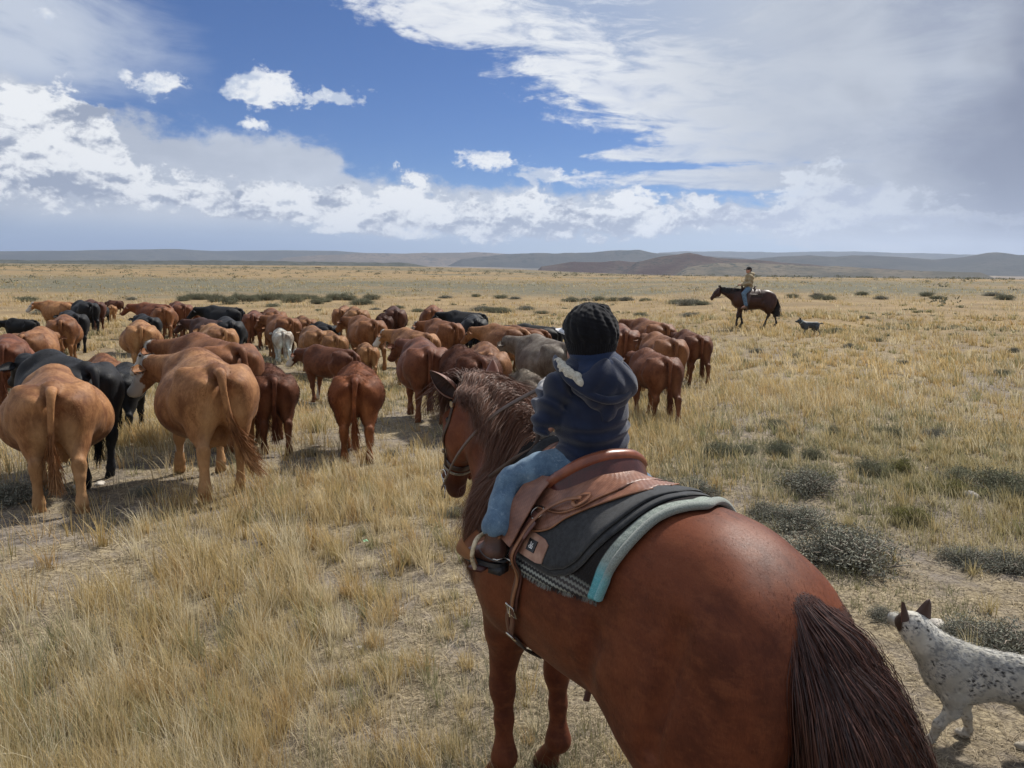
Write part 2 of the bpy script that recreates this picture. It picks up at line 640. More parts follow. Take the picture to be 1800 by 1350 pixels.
def setp(nt, b, **kw):
    for k, v in kw.items():
        s = b.inputs[k.replace('_', ' ')]
        if isinstance(v, N): nt.links.new(v.s, s)
        elif hasattr(v, 'is_linked'): nt.links.new(v, s)
        elif isinstance(v, tuple) and len(v) == 3 and s.type == 'RGBA': s.default_value = rgb(v)
        else: s.default_value = v


def bump(nt, b, h, strength=0.4, dist=0.01, hairy=False):
    n = nt.nodes.new('ShaderNodeBump')
    if hairy:        # strands keep the skin's outward normal whichever face is seen
        g = nt.nodes.new('ShaderNodeNewGeometry')
        v = nt.nodes.new('ShaderNodeVectorMath'); v.operation = 'SCALE'
        nt.links.new(g.outputs['Normal'], v.inputs[0])
        k = N(nt, g.outputs['Backfacing']) * -2.0 + 1.0
        nt.links.new(k.s, v.inputs['Scale'])
        nt.links.new(v.outputs[0], n.inputs['Normal'])
    n.inputs['Strength'].default_value = strength
    n.inputs['Distance'].default_value = dist
    nt.links.new(h.s, n.inputs['Height'])
    nt.links.new(n.outputs[0], b.inputs['Normal'])


def attr(nt, name, out='Fac'):
    n = nt.nodes.new('ShaderNodeAttribute')
    n.attribute_name = name
    return N(nt, n.outputs[out])


def objco(nt):
    return nt.nodes.new('ShaderNodeTexCoord').outputs['Object']


def simple(name, c, rough=0.6, var=0.15, scale=30.0, bmp=0.3, bd=0.002, c2=None, metal=0.0, sheen=0.0, spec=0.5, stretch=(1, 1, 1), bscale=None):
    def fn(nt, b):
        o = scaled(nt, objco(nt), stretch)
        n1 = noise(nt, o, scale, 5, 0.6)
        d = tuple(x * (1 - var) for x in c) if c2 is None else c2
        colr = mixc(nt, n1.ss(0.35, 0.65), d, tuple(min(1, x * (1 + var)) for x in c))
        setp(nt, b, Base_Color=colr, Roughness=rough, Metallic=metal, Sheen_Weight=sheen, Specular_IOR_Level=spec)
        if bmp: bump(nt, b, noise(nt, o, bscale or scale * 4, 4, 0.6), bmp, bd)
    return mat(name, fn)


# ------------------------------------------------------------------ the plain
def gz(x, y):
    """height of the ground"""
    x = np.asarray(x, float); y = np.asarray(y, float)
    d = np.hypot(x, y)
    near = 0.022 * np.sin(x * 1.1 + 0.7 * np.sin(y * 0.9)) * np.sin(y * 1.3 + 1.0) + 0.012 * np.sin(x * 3.1 + 1) * np.sin(y * 2.7)
    far = np.clip((d - 45) / 200, 0, 1)
    roll = 0.35 * np.sin(x * 0.013 + 1.7) * np.sin(y * 0.021) + 0.5 * np.sin(y * 0.008 + x * 0.003)
    big = np.clip((d - 400) / 3000, 0, 1) * 2.5 * np.sin(x * 0.0011 + 0.4) * np.sin(y * 0.0023 + 1)
    def st(t):
        t = np.clip(t, 0, 1); return t * t * (3 - 2 * t)
    az = np.degrees(np.arctan2(x, np.maximum(y, 0.01)))
    swale = -0.72 * st((d - 8) / 14) * (1 - 0.78 * st((az - 4) / 13)) * (1 - st((d - 60) / 260)) * st((y - 3) / 6)
    basin = -0.0124 * np.clip(d - 185, 0, 4400) * st((az + 9) / 24) - 0.0035 * np.clip(d - 700, 0, 5000) * (1 - st((az + 9) / 24))
    return near + far * roll + big + swale + basin


def plain_color(nt, p):
    """straw, sage and bare soil; p in metres"""
    n_big = noise(nt, p, 0.035, 4, 0.55)
    n_mid = noise(nt, p, 0.22, 5, 0.6)
    n_far = noise(nt, p, 0.0022, 5, 0.6)
    n_vf = noise(nt, p, 0.0006, 4, 0.6)
    n_sm = noise(nt, p, 2.6, 5, 0.62)
    sp = nt.nodes.new('ShaderNodeSeparateXYZ'); nt.links.new(p, sp.inputs[0])
    y = N(nt, sp.outputs[1]); x = N(nt, sp.outputs[0])
    return n_big, n_mid, n_far, n_vf, n_sm, x, y


def ground_mat(nt, b):
    g = nt.nodes.new('ShaderNodeNewGeometry')
    p = g.outputs['Position']
    n_big, n_mid, n_far, n_vf, n_sm, x, y = plain_color(nt, p)
    soil = mixc(nt, noise(nt, p, 7.0, 6, 0.65).ss(0.3, 0.7), (0.105, 0.088, 0.074), (0.27, 0.232, 0.195))
    litter = mixc(nt, noise(nt, scaled(nt, p, (1, 1, 1)), 34.0, 5, 0.7).ss(0.35, 0.66), (0.13, 0.10, 0.062), (0.40, 0.33, 0.215))
    near = mixc(nt, (n_sm * 0.6 + n_mid * 0.5).ss(0.44, 0.62), soil, litter)
    straw = mixc(nt, n_mid.ss(0.3, 0.7), (0.185, 0.136, 0.078), (0.30, 0.215, 0.115))
    sage = mixc(nt, n_sm.ss(0.3, 0.7), (0.095, 0.09, 0.065), (0.16, 0.15, 0.105))
    dist = (x * x + y * y)._m('SQRT')
    yy = (y + (n_big - 0.5) * 30.0 + x * 0.04)
    band = (n_far * 0.55 + n_big * 0.45 + (n_mid - 0.5) * 0.25).ss(0.47, 0.56)
    band = band * dist.ss(40, 90) + (n_big * 0.6 + n_mid * 0.4).ss(0.56, 0.64) * 0.4 * dist.ss(90, 40)
    # the two wide sage belts that cross the view
    belt = (yy.ss(68, 82) * yy.ss(150, 120)).mx(yy.ss(240, 280) * yy.ss(520, 400) * 0.8)
    belt = belt * (n_mid * 0.5 + n_big * 0.6).ss(0.38, 0.6)
    far = mixc(nt, band.mx(belt), straw, sage)
    vf = mixc(nt, (n_far * 0.7 + n_vf * 0.4).ss(0.47, 0.63), (0.22, 0.17, 0.12), (0.065, 0.066, 0.06))
    far = mixc(nt, dist.ss(700, 2600), far, vf)
    c = mixc(nt, dist.ss(14, 42), near, far)
    setp(nt, b, Base_Color=c, Roughness=0.95, Specular_IOR_Level=0.15)
    hgt = noise(nt, p, 14.0, 6, 0.7) + n_sm * 1.5
    bump(nt, b, hgt, 0.9, 0.04)


def build_ground():
    rr = np.concatenate([np.linspace(0.0, 30, 90), 30 * (60000 / 30) ** (np.linspace(0, 1, 130)[1:])])
    A = 360
    th = np.linspace(0, 2 * np.pi, A, endpoint=False)
    R, T = np.meshgrid(rr[1:], th, indexing='ij')
    X = R * np.sin(T); Y = R * np.cos(T)
    V = np.stack([X, Y, gz(X, Y)], -1).reshape(-1, 3)
    n = len(rr) - 1
    i = np.arange(n - 1)[:, None] * A; j = np.arange(A)[None]; j2 = (j + 1) % A
    F = np.stack([i + j, i + A + j, i + A + j2, i + j2], -1).reshape(-1, 4)[:, ::-1]
    V = np.concatenate([V, [[0, 0, float(gz(0, 0))]]])
    k = np.arange(A)
    T3 = np.stack([k, (k + 1) % A, np.full(A, len(V) - 1)], -1)
    o = mk('ground', V, [F, T3], mat('ground', ground_mat))
    tag(o, kind='structure')


build_ground()


# ------------------------------------------------------------------ hills on the skyline
def azel(px, py):
    a, b = px - 900, py - 675
    cr, sr = math.cos(rad(.5)), math.sin(rad(.5))
    X, Y = a * cr + b * sr, -a * sr + b * cr
    c, s = math.cos(rad(8.8)), math.sin(rad(8.8))
    dx, dy, dz = X, 1350 * c - Y * s, -1350 * s - Y * c
    return math.atan2(dx, dy), math.atan2(dz, math.hypot(dx, dy))


def hill_mat(name, ca, cb, cc, sc=0.004, seed=0.0):
    def fn(nt, b):
        p = nt.nodes.new('ShaderNodeNewGeometry').outputs['Position']
        q = scaled(nt, p, (1, 1, 2.5), (seed, 0, 0))
        n1 = noise(nt, q, sc, 6, 0.62)
        n2 = noise(nt, q, sc * 9, 5, 0.65)
        c = mixc(nt, n1.ss(0.42, 0.58), ca, cb)
        c = mixc(nt, (n2 * 0.6 + n1 * 0.4).ss(0.52, 0.6), c, cc)
        setp(nt, b, Base_Color=c, Roughness=1.0, Specular_IOR_Level=0.05)
        bump(nt, b, n2 + n1, 0.8, 12.0)
    return mat(name, fn)


def hill(crest, D, depth, m, seed, rough=0.06, base=-20.0):
    """crest: points on the skyline as seen from the trail, turned into a ridge of real height at D metres"""
    ae = [azel(*c) for c in crest]
    a = np.array([q[0] for q in ae]); h = np.array([math.tan(q[1]) * D + CAM_H for q in ae])
    A = np.linspace(a[0], a[-1], 260)
    H = np.interp(A, a, h)
    M = 26
    v = np.linspace(-1, 1.2, M)
    prof = np.where(v < 0, np.clip(1 + v, 0, 1) ** 1.15, np.clip(1 - v * 0.75, 0, 1))
    r = np.random.default_rng(seed)
    AA, VV = np.meshgrid(A, v, indexing='ij')
    Dm = D + VV * depth + depth * 0.2 * np.sin(AA * 17 + seed)
    X = Dm * np.sin(AA); Y = Dm * np.cos(AA)
    P = np.stack([X, Y, np.zeros_like(X)], -1)
    nz = snoise(P, 5.0 / depth, seed) + 0.5 * snoise(P, 14.0 / depth, seed + 1) + 0.25 * snoise(P, 40.0 / depth, seed + 2)
    hh = (H[:, None] - base) * prof[None] * (1 + rough * nz * (0.3 + np.abs(VV)) * 3)
    fade = np.clip(np.minimum(np.arange(260), 259 - np.arange(260)) / 14.0, 0, 1)
    Z = hh * fade[:, None] ** 0.7 + base
    V = np.stack([X, Y, Z], -1).reshape(-1, 3)
    i = np.arange(259)[:, None] * M; j = np.arange(M - 1)[None]
    F = np.stack([i + j, i + j + 1, i + M + j + 1, i + M + j], -1).reshape(-1, 4)
    o = mk('hills', V, F, m)
    tag(o, kind='structure')


H_BLUE = hill_mat('hill_far', (0.045, 0.047, 0.045), (0.07, 0.068, 0.06), (0.03, 0.036, 0.032), 0.0012)
H_TAN = hill_mat('hill_tan', (0.10, 0.085, 0.07), (0.15, 0.12, 0.095), (0.05, 0.05, 0.045), 0.0016, 40)
H_RED = hill_mat('hill_red', (0.055, 0.035, 0.031), (0.085, 0.062, 0.050), (0.035, 0.034, 0.030), 0.003, 90)
H_MIX = hill_mat('hill_mixed', (0.08, 0.075, 0.058), (0.15, 0.125, 0.09), (0.045, 0.05, 0.04), 0.003, 15)
hill([(-900, 446), (-500, 438), (-200, 444), (0, 441), (60, 440.5), (120, 440), (160, 438.5), (240, 438), (310, 436.5), (380, 439.5), (480, 438.5), (590, 440),
      (640, 444), (760, 446), (900, 448)], 16000, 1500, H_BLUE, 1, 0.02)
hill([(470, 455), (560, 448), (640, 444.5), (700, 446), (760, 443), (830, 442.5), (900, 446), (960, 452)], 12500, 900, H_TAN, 2, 0.03)
hill([(1100, 446), (1200, 441), (1260, 439.5), (1340, 442), (1460, 440.5), (1600, 444), (1720, 447), (1900, 449), (2300, 442), (2700, 446)], 19000, 1500, H_BLUE, 3, 0.03)
hill([(780, 458), (840, 450), (900, 446), (960, 443.5), (1040, 441), (1100, 438), (1125, 437.5), (1150, 441.5), (1220, 447), (1300, 452), (1360, 460)], 10500, 900, H_BLUE, 4, 0.04, -60)
hill([(1230, 461), (1300, 454), (1370, 449), (1420, 447.5), (1470, 450), (1500, 447), (1560, 449), (1640, 455), (1690, 450), (1735, 442.5), (1750, 441.5), (1790, 446),
      (1850, 449), (1950, 455), (2200, 448), (2600, 458)], 9000, 1400, H_BLUE, 5, 0.05, -60)
hill([(940, 469), (980, 464), (1010, 460), (1060, 460.5), (1090, 458.5), (1130, 461), (1160, 460)], 5200, 460, H_RED, 6, 0.05, -60)
hill([(1090, 466), (1130, 458), (1160, 450), (1190, 444.5), (1212, 440.5), (1232, 444), (1262, 450), (1300, 453.5), (1380, 461), (1450, 467), (1540, 472),
      (1640, 477)], 5000, 700, H_RED, 7, 0.05, -60)
hill([(1180, 473), (1260, 462), (1330, 461.5), (1400, 465), (1440, 468), (1470, 467), (1560, 473), (1700, 478), (1760, 480)], 4400, 500, H_MIX, 8, 0.04, -60)
hill([(-300, 459), (0, 457), (150, 457.5), (330, 457.5), (450, 458.5), (600, 460), (700, 461), (760, 464)], 5200, 300, hill_mat('tree_belt', (0.06, 0.065, 0.05), (0.10, 0.10, 0.08), (0.04, 0.045, 0.035), 0.01), 9, 0.10)


# ------------------------------------------------------------------ horse
def horse_sdf(h, neck='ridden', walk=False):
    s = Sdf((-1.62, -0.48, -0.02), (1.45, 0.48, 1.95), h)
    # trunk
    s.ell((-0.42, 0, 1.07), (0.62, 0.29, 0.35), 0.05)
    s.ell((-0.08, 0, 1.07), (0.46, 0.265, 0.355), 0.10)
    s.ell((0.16, 0, 1.06), (0.26, 0.19, 0.27), 0.10)
    s.cone((-0.78, 0, 1.32), (-0.35, 0, 1.285), 0.12, 0.11, 0.14)
    s.cone((-0.30, 0, 1.31), (0.02, 0, 1.34), 0.09, 0.115, 0.12, (0, 1, 0), 0.75)
    # rump
    s.ell((-0.87, 0.085, 1.20), (0.34, 0.165, 0.255), 0.10, sym=True)
    s.ell((-0.78, 0, 1.27), (0.34, 0.17, 0.17), 0.10)
    s.ell((-0.70, 0.180, 1.270), (0.09, 0.06, 0.07), 0.09, sym=True)
    s.cone((-0.9, 0, 1.34), (-1.17, 0, 1.27), 0.09, 0.055, 0.10)
    s.ell((-1.07, 0.12, 1.06), (0.20, 0.135, 0.28), 0.09, sym=True)
    s.ell((-0.80, 0.15, 0.98), (0.23, 0.14, 0.26), 0.09, sym=True)
    s.ell((-0.98, 0.16, 0.88), (0.20, 0.135, 0.25), 0.08, sym=True)
    # crease between the buttocks
    s.cone((-1.33, 0, 1.22), (-1.24, 0, 0.80), 0.03, 0.05, 0.07, sub=True)
    # muscle lines of the quarters, the groove over the loin and the point of the hip
    s.cone((-1.00, 0.262, 1.25), (-0.95, 0.292, 0.88), 0.012, 0.016, 0.055, sub=True, sym=True)
    s.cone((-0.66, 0.285, 1.08), (-0.60, 0.30, 0.84), 0.02, 0.012, 0.06, sub=True, sym=True)
    # flank hollow
    s.ell((-0.72, 0.36, 1.17), (0.09, 0.05, 0.12), 0.09, sub=True, sym=True)
    # hind legs
    hl = [(0, 0), (0, 0)] if not walk else [(0.16, 0.02), (-0.26, 0.03)]
    for sg, (fx, fz) in zip((1, -1), hl):
        y = 0.155 * sg
        s.chain([(-0.86, y, 0.86, 0.155), (-0.98 + fx * .5, y, 0.70, 0.085), (-1.10 + fx * .8, y, 0.56, 0.058)], 0.06, (0, 1, 0), 0.75)
        s.cone((-1.13 + fx * .8, y, 0.60), (-1.09 + fx * .8, y, 0.47), 0.040, 0.040, 0.04)
        s.chain([(-1.10 + fx * .8, y, 0.54, 0.048), (-1.08 + fx, y, 0.44, 0.034), (-1.06 + fx * 1.3, y, 0.22 + fz, 0.032), (-1.06 + fx * 1.3, y, 0.18 + fz, 0.042),
                 (-1.00 + fx * 1.3, y, 0.085 + fz, 0.036)], 0.03)
        s.cone((-1.00 + fx * 1.3, y, 0.075 + fz), (-0.98 + fx * 1.3, y, 0.02 + fz), 0.045, 0.058, 0.015)
    # shoulder, chest, forelegs
    s.ell((0.12, 0.13, 1.10), (0.19, 0.12, 0.30), 0.08, R=rotm('Y', 25), sym=True)
    s.ell((0.27, 0.09, 1.02), (0.13, 0.10, 0.17), 0.07, sym=True)
    s.ell((-0.02, 0.19, 1.0), (0.13, 0.09, 0.18), 0.08, sym=True)
    fl = [(0, 0), (0, 0)] if not walk else [(0.12, 0.0), (-0.13, 0.03)]
    for sg, (fx, fz) in zip((1, -1), fl):
        y = 0.128 * sg
        x0 = 0.12 if sg > 0 else 0.10
        s.chain([(0.08, y, 0.92, 0.12), (0.09 + fx * .3, y, 0.76, 0.090), (x0 + 0.01 + fx * .7, y, 0.53, 0.059)], 0.06, (0, 1, 0), 0.85)
        s.ell((x0 + 0.012 + fx * .7, y, 0.475), (0.056, 0.053, 0.07), 0.03)
        s.chain([(x0 + fx * .7, y, 0.46, 0.044), (x0 - 0.005 + fx, y, 0.34, 0.037), (x0 - 0.01 + fx * 1.1, y, 0.22 + fz, 0.037), (x0 - 0.012 + fx * 1.1, y, 0.175 + fz, 0.050),
                 (x0 + 0.05 + fx * 1.1, y, 0.085 + fz, 0.034)], 0.03)
        s.cone((x0 + 0.05 + fx * 1.1, y, 0.075 + fz), (x0 + 0.075 + fx * 1.1, y, 0.02 + fz), 0.045, 0.060, 0.015)
    # neck and head
    if neck == 'ridden':
        s.cone((0.10, 0, 1.22), (0.36, 0, 1.42), 0.235, 0.195, 0.10, (0, 1, 0), 0.62)
        s.cone((0.36, 0, 1.42), (0.535, 0, 1.56), 0.190, 0.125, 0.08, (0, 1, 0), 0.64)
        s.chain([(0.03, 0, 1.44, 0.06), (0.16, 0, 1.535, 0.052), (0.30, 0, 1.605, 0.05), (0.44, 0, 1.645, 0.05), (0.56, 0, 1.64, 0.055)], 0.07)
        po = np.array([0.62, 0.012, 1.605]); mz = np.array([0.725, 0.035, 1.18])
    else:
        s.cone((0.12, 0, 1.22), (0.42, 0, 1.30), 0.225, 0.18, 0.10, (0, 1, 0), 0.60)
        s.cone((0.42, 0, 1.30), (0.80, 0, 1.42), 0.18, 0.11, 0.08, (0, 1, 0), 0.60)
        s.chain([(0.03, 0, 1.44, 0.05), (0.40, 0, 1.48, 0.04), (0.85, 0, 1.53, 0.04)], 0.07)
        po = np.array([0.92, 0, 1.48]); mz = np.array([1.22, 0, 1.08])
    ax = nrm(mz - po); fr = nrm(np.cross([0, 1, 0], ax))      # fr: out of the forehead
    if fr[0] < 0: fr = -fr
    def hp(u, f, y=0.0): return tuple(po + ax * u + fr * f + np.array([0, y, 0]))
    s.cone(hp(0.02, 0.015), hp(0.20, 0.02), 0.082, 0.088, 0.05, (0, 1, 0), 0.95)
    s.cone(hp(0.18, 0.02), hp(0.40, 0.035), 0.088, 0.055, 0.05, (0, 1, 0), 0.82)
    s.ell(hp(0.16, -0.045, 0.052), (0.115, 0.046, 0.13), 0.03, sym=True)          # jowls
    s.cone(hp(0.22, -0.05, 0.03), hp(0.38, -0.012, 0.018), 0.04, 0.026, 0.04, sym=True)
    s.ell(hp(0.43, 0.025), (0.062, 0.052, 0.062), 0.035)                             # muzzle
    s.ell(hp(0.475, -0.008), (0.045, 0.042, 0.035), 0.03)
    s.ell(hp(0.44, 0.06, 0.03), (0.022, 0.016, 0.028), 0.02, sym=True)               # nostril rims
    s.ell(hp(0.445, 0.075, 0.036), (0.010, 0.014, 0.014), 0.008, sub=True, sym=True)
    s.ell(hp(0.13, 0.075, 0.062), (0.032, 0.022, 0.035), 0.025, sym=True)            # brow
    s.ell(hp(0.11, 0.035, 0.092), (0.030, 0.014, 0.030), 0.02, sub=True, sym=True)
    return s, po, ax, fr, hp


HX, HY, HA, HS = 0.158, 3.10, rad(31.0), 1.07


def chestnut(nt, b):
    o = objco(nt)
    n1 = noise(nt, o, 3.4, 5, 0.6)
    n2 = noise(nt, scaled(nt, o, (1, 1, 1.8)), 15, 5, 0.65)
    hair = noise(nt, scaled(nt, o, (160, 420, 60)), 1.0, 3, 0.7)
    c = mixc(nt, (n1 * 0.75 + noise(nt, scaled(nt, o, (9, 60, 22)), 1.0, 5, 0.65) * 0.3).ss(0.38, 0.68), (0.080, 0.0225, 0.0120), (0.172, 0.0490, 0.0210))
    c = mixc(nt, n2.ss(0.45, 0.7) * 0.55, c, (0.20, 0.064, 0.028))
    c = mixc(nt, attr(nt, 'dark'), c, (0.035, 0.016, 0.012))
    c = mixc(nt, hair.ss(0.3, 0.7) * 0.25, c, (0.055, 0.019, 0.010))
    rd = attr(nt, 'rnd')
    c = mixc(nt, rd.ss(0.5, 1.0) * 0.55, c, (0.24, 0.085, 0.04))
    c = mixc(nt, rd.ss(0.5, 0.02) * rd.ss(0.0, 0.02) * 0.35, c, (0.035, 0.012, 0.008))
    setp(nt, b, Base_Color=c, Roughness=hair.ss(0.2, 0.8, 0.44, 0.62), Specular_IOR_Level=0.15, Sheen_Weight=0.04, Sheen_Roughness=0.4)
    b.inputs['Sheen Tint'].default_value = (0.9, 0.55, 0.4, 1)
    bump(nt, b, hair * 0.25 + n2 * 1.0, 0.3, 0.004, True)


def hair_mat(name, c1, c2, rough=0.42, c3=None):
    def fn(nt, b):
        r = attr(nt, 'pat')
        c = mixc(nt, r.ss(0.1, 0.9), c1, c2)
        if c3: c = mixc(nt, (r * 7.3).frac().ss(0.75, 0.95), c, c3)
        setp(nt, b, Base_Color=c, Roughness=rough, Specular_IOR_Level=0.5)
    return mat(name, fn)


def ear_parts(P, base, tip, out, w, a=0.0):
    """a horse ear: cupped leaf rolled round its opening"""
    base, tip, out = np.array(base), np.array(tip), nrm(out)
    ax = nrm(tip - base); L = np.linalg.norm(tip - base)
    sd = nrm(np.cross(ax, out)); out = np.cross(sd, ax)
    U, Vn = 14, 17
    u = np.linspace(0, 1, U); ph = np.linspace(-1, 1, Vn)
    prof = w * np.sin(np.pi * np.clip(u * 0.86 + 0.14, 0, 1) ** 0.82) ** 0.8
    op = 0.65 + 0.55 * u
    ang = ph[None] * (np.pi - op[:, None])
    pos = (base + ax * (u[:, None, None] * L) - out * (np.cos(ang) * prof[:, None] * 0.8)[..., None] + sd * (np.sin(ang) * prof[:, None])[..., None]
           + out * (0.012 * np.sin(u * np.pi))[:, None, None])
    ins = pos + out * 0.004 * np.cos(ang)[..., None]
    i = np.arange(U - 1)[:, None] * Vn; j = np.arange(Vn - 1)[None]
    F = np.stack([i + j, i + j + 1, i + Vn + j + 1, i + Vn + j], -1).reshape(-1, 4)
    P.add(pos.reshape(-1, 3), F, a)
    P.add(ins.reshape(-1, 3), F[:, ::-1], 1.0)


def strands(roots, ctrl, n, K, w, seed, jit=0.02, clump=0.5, wav=0.004):
    """hair strands; roots/ctrl: function u,r -> control polyline (n,4,3)"""
    r = np.random.default_rng(seed)
    C = ctrl(r, n)
    m = C.shape[1]
    t = np.linspace(0, m - 1 - 1e-6, K); i = t.astype(int); f = (t - i)[None, :, None]
    Q = np.concatenate([2 * C[:, :1] - C[:, 1:2], C, 2 * C[:, -1:] - C[:, -2:-1]], 1)
    a, b, c, d = Q[:, i], Q[:, i + 1], Q[:, i + 2], Q[:, i + 3]
    P = 0.5 * (2 * b + (c - a) * f + (2 * a - 5 * b + 4 * c - d) * f ** 2 + (3 * b - a - 3 * c + d) * f ** 3)
    tt = np.linspace(0, 1, K)
    ph = r.random((n, 3)) * 6.28; fq = 5 + 9 * r.random((n, 1, 1))
    P = P + wav * np.sin(tt[None, :, None] * fq + ph[:, None]) * tt[None, :, None]
    side = nrm(r.normal(size=(n, 3)))
    T = nrm(P[:, -1] - P[:, 0])
    side = nrm(np.cross(T, side))
    W = w * (1 - 0.8 * tt ** 2)[None] * (0.6 + 0.8 * r.random((n, 1)))
    col = np.repeat(r.random(n), 1)
    V, F, ex, _ = ribbons(P, W, side, np.column_stack([col, col]))
    return V, F, ex[:, 0]


def drape_strand(s, P, off=0.012):
    """push points that fall inside the body out to its surface"""
    d = s.at(P)
    g = np.stack([s.at(P + e) - s.at(P - e) for e in np.eye(3) * 0.01], -1)
    g = nrm(g)
    m = d < off
    return np.where(m[..., None], P + g * (off - d)[..., None], P)


def build_horse():
    s, po, ax, fr, hp = horse_sdf(0.0095)
    def musc(P):
        x, y, z = P.T
        return 0.0035 * snoise(P, 7.0, 3) * (z > 0.7) + 0.0012 * snoise(P, 30.0, 4)
    s.disp(musc)
    V, Q = s.mesh(2)
    root = empty('horse', (HX, HY, 0), math.pi / 2 + HA, HS,
                 'large chestnut saddle horse with a dark tail, nearest the camera, carrying the child', 'horse')
    x, y, z = V.T
    dark = np.clip((0.30 - z) / 0.25, 0, 1) * 0.35 + np.clip((0.045 - z) / 0.01, 0, 1) * 0.5
    dark = np.maximum(dark, np.clip((0.20 - np.abs(y)) / 0.06, 0, 1) * 0)
    mz = po + ax * 0.46
    dm = np.linalg.norm(V - mz, axis=1)
    dark = np.maximum(dark, np.clip((0.11 - dm) / 0.06, 0, 1) * 0.7)
    mt = mat('chestnut_coat', chestnut)
    mk('body', V, Q, mt, root, attrs={'dark': dark, 'rnd': np.zeros(len(V))})
    # the short coat itself
    def comb(P):
        x, y, z = P.T
        d = np.stack([-0.75 + 0.2 * snoise(P, 5, 61), 0.35 * np.sign(y) * np.clip(np.abs(y) * 5, 0, 1) + 0.2 * snoise(P, 5, 62), -0.45 - 0.5 * (z < 0.9) + 0.2 * snoise(P, 5, 63)], -1)
        return d
    def LL(P):
        return np.where(P[:, 2] < 0.6, 0.007, 0.0105) + 0.004 * np.clip((P[:, 0] + 1.13) / -0.05, 0, 1) * (np.abs(P[:, 1]) < 0.1)
    fv, ff, fp, fn_, rnd = fur(V, Q, 170000, LL, comb, w=0.0017, lift=0.07, seed=4, K=3, keep=lambda P: ((P[:, 2] > 0.35) & ((P[:, 0] < -0.5) | (P[:, 2] < 1.3) | (P[:, 0] > 0.1))) * (1.0 + 1.2 * (P[:, 0] < -0.5)))
    dk = np.clip((0.11 - np.linalg.norm(fp - mz, axis=1)) / 0.06, 0, 1) * 0.7
    mk('coat', fv, ff, mt, root, attrs={'dark': dk, 'rnd': np.repeat(rnd, 6)}, normals=fn_)
    em = mat('horse_ear', lambda nt, b: setp(nt, b, Base_Color=mixc(nt, attr(nt, 'pat'), (0.17, 0.05, 0.022), (0.055, 0.024, 0.016)), Roughness=0.6, Sheen_Weight=0.3))
    for base, tip, out in (((0.650, 0.075, 1.615), (0.715, 0.175, 1.725), (-0.45, 0.75, 0.3)),
                           ((0.600, -0.060, 1.645), (0.605, -0.090, 1.775), (0.2, -0.95, 0.1))):
        P = Parts(); ear_parts(P, base, tip, out, 0.040)
        P.build('ear', em, root)
    for sg in (1, -1):
        P = Parts()
        c = np.array(hp(0.125, 0.038, 0.072 * sg))
        th = np.linspace(0, np.pi, 9); ph = np.linspace(0, 2 * np.pi, 13)[:-1]
        T, H = np.meshgrid(th, ph, indexing='ij')
        W = np.stack([np.sin(T) * np.cos(H), np.sin(T) * np.sin(H), np.cos(T)], -1).reshape(-1, 3) * 0.019 + c
        i = np.arange(8)[:, None] * 12; j = np.arange(12)[None]
        P.add(W, np.stack([i + j, i + 12 + j, i + 12 + (j + 1) % 12, i + (j + 1) % 12], -1).reshape(-1, 4))
        P.build('eye', simple('eye', (0.012, 0.008, 0.006), 0.08, 0, bmp=0), root)
    # mane: strands from the crest fall over the left side of the neck
    crest = spline([(0.00, 0, 1.502), (0.10, 0, 1.55), (0.16, 0, 1.585), (0.30, 0, 1.655), (0.44, 0, 1.695), (0.56, 0, 1.70), (0.62, 0, 1.695)], 60)
    def mane(r, n):
        u = r.random(n)
        # clumps
        cl = np.round(u * 40) / 40 + 0.008 * r.normal(size=n)
        k = np.clip((u * 59), 0, 58.99); i = k.astype(int)
        R0 = crest[i] + (crest[i + 1] - crest[i]) * (k - i)[:, None]
        R0[:, 1] += r.normal(size=n) * 0.012
        g = np.clip(cl, 0, 1)
        cg = (np.sin(g * 61) * 0.5 + np.sin(g * 23 + 1) * 0.5)
        q = 1 - g                                  # 1 at the withers, 0 at the poll
        L = np.interp(q, [0, 0.4, 0.7, 1], [0.045, 0.085, 0.21, 0.45]) + 0.045 * cg * (0.3 + q) + 0.04 * r.normal(size=n) * (0.3 + q)
        bk = np.interp(q, [0, 0.25, 0.6, 1.0], [-0.20, -0.14, -0.02, 0.12]) + 0.025 * cg + 0.02 * r.normal(size=n)
        side = np.where(r.random(n) < 0.97, 1.0, -1.0)
        p1 = R0 + np.stack([bk * 0.18, side * (0.030 + 0.02 * r.random(n)), 0.018 + 0.012 * r.random(n)], -1)
        p2 = R0 + np.stack([bk * 0.5, side * (0.075 + 0.02 * r.random(n)), -L * 0.28], -1)
        p3 = R0 + np.stack([bk * 0.85, side * (0.12 + 0.03 * r.random(n)), -L * 0.68], -1)
        p4 = R0 + np.stack([bk * 1.1, side * (0.145 + 0.03 * r.random(n)), -L * 1.05], -1)
        C = np.stack([R0, p1, p2, p3, p4], 1)
        return drape_strand(s, C, 0.010)
    P = Parts()
    v, f, a = strands(None, mane, 17000, 12, 0.0015, 11, wav=0.003)
    v = drape_strand(s, v, 0.004)
    P.add(v, f, a)
    # bridle path and forelock, thrown forward between the ears
    def fore(r, n):
        R0 = np.array([0.63, 0, 1.69]) + r.normal(size=(n, 3)) * np.array([0.018, 0.03, 0.008])
        sp = r.normal(size=(n, 1)) * np.array([[0.0, 0.055, 0.0]])
        p1 = R0 + np.array([0.05, 0.01, 0.018]) + sp * 0.3
        p2 = R0 + np.array([0.10, 0.02, -0.07]) + sp
        p3 = R0 + np.array([0.13, 0.04, -0.17]) + sp * 1.3 + r.normal(size=(n, 3)) * 0.02
        return np.stack([R0, p1, p2, p3], 1)
    v, f, a = strands(None, fore, 1500, 9, 0.0024, 12)
    P.add(v, f, a * 0.5)
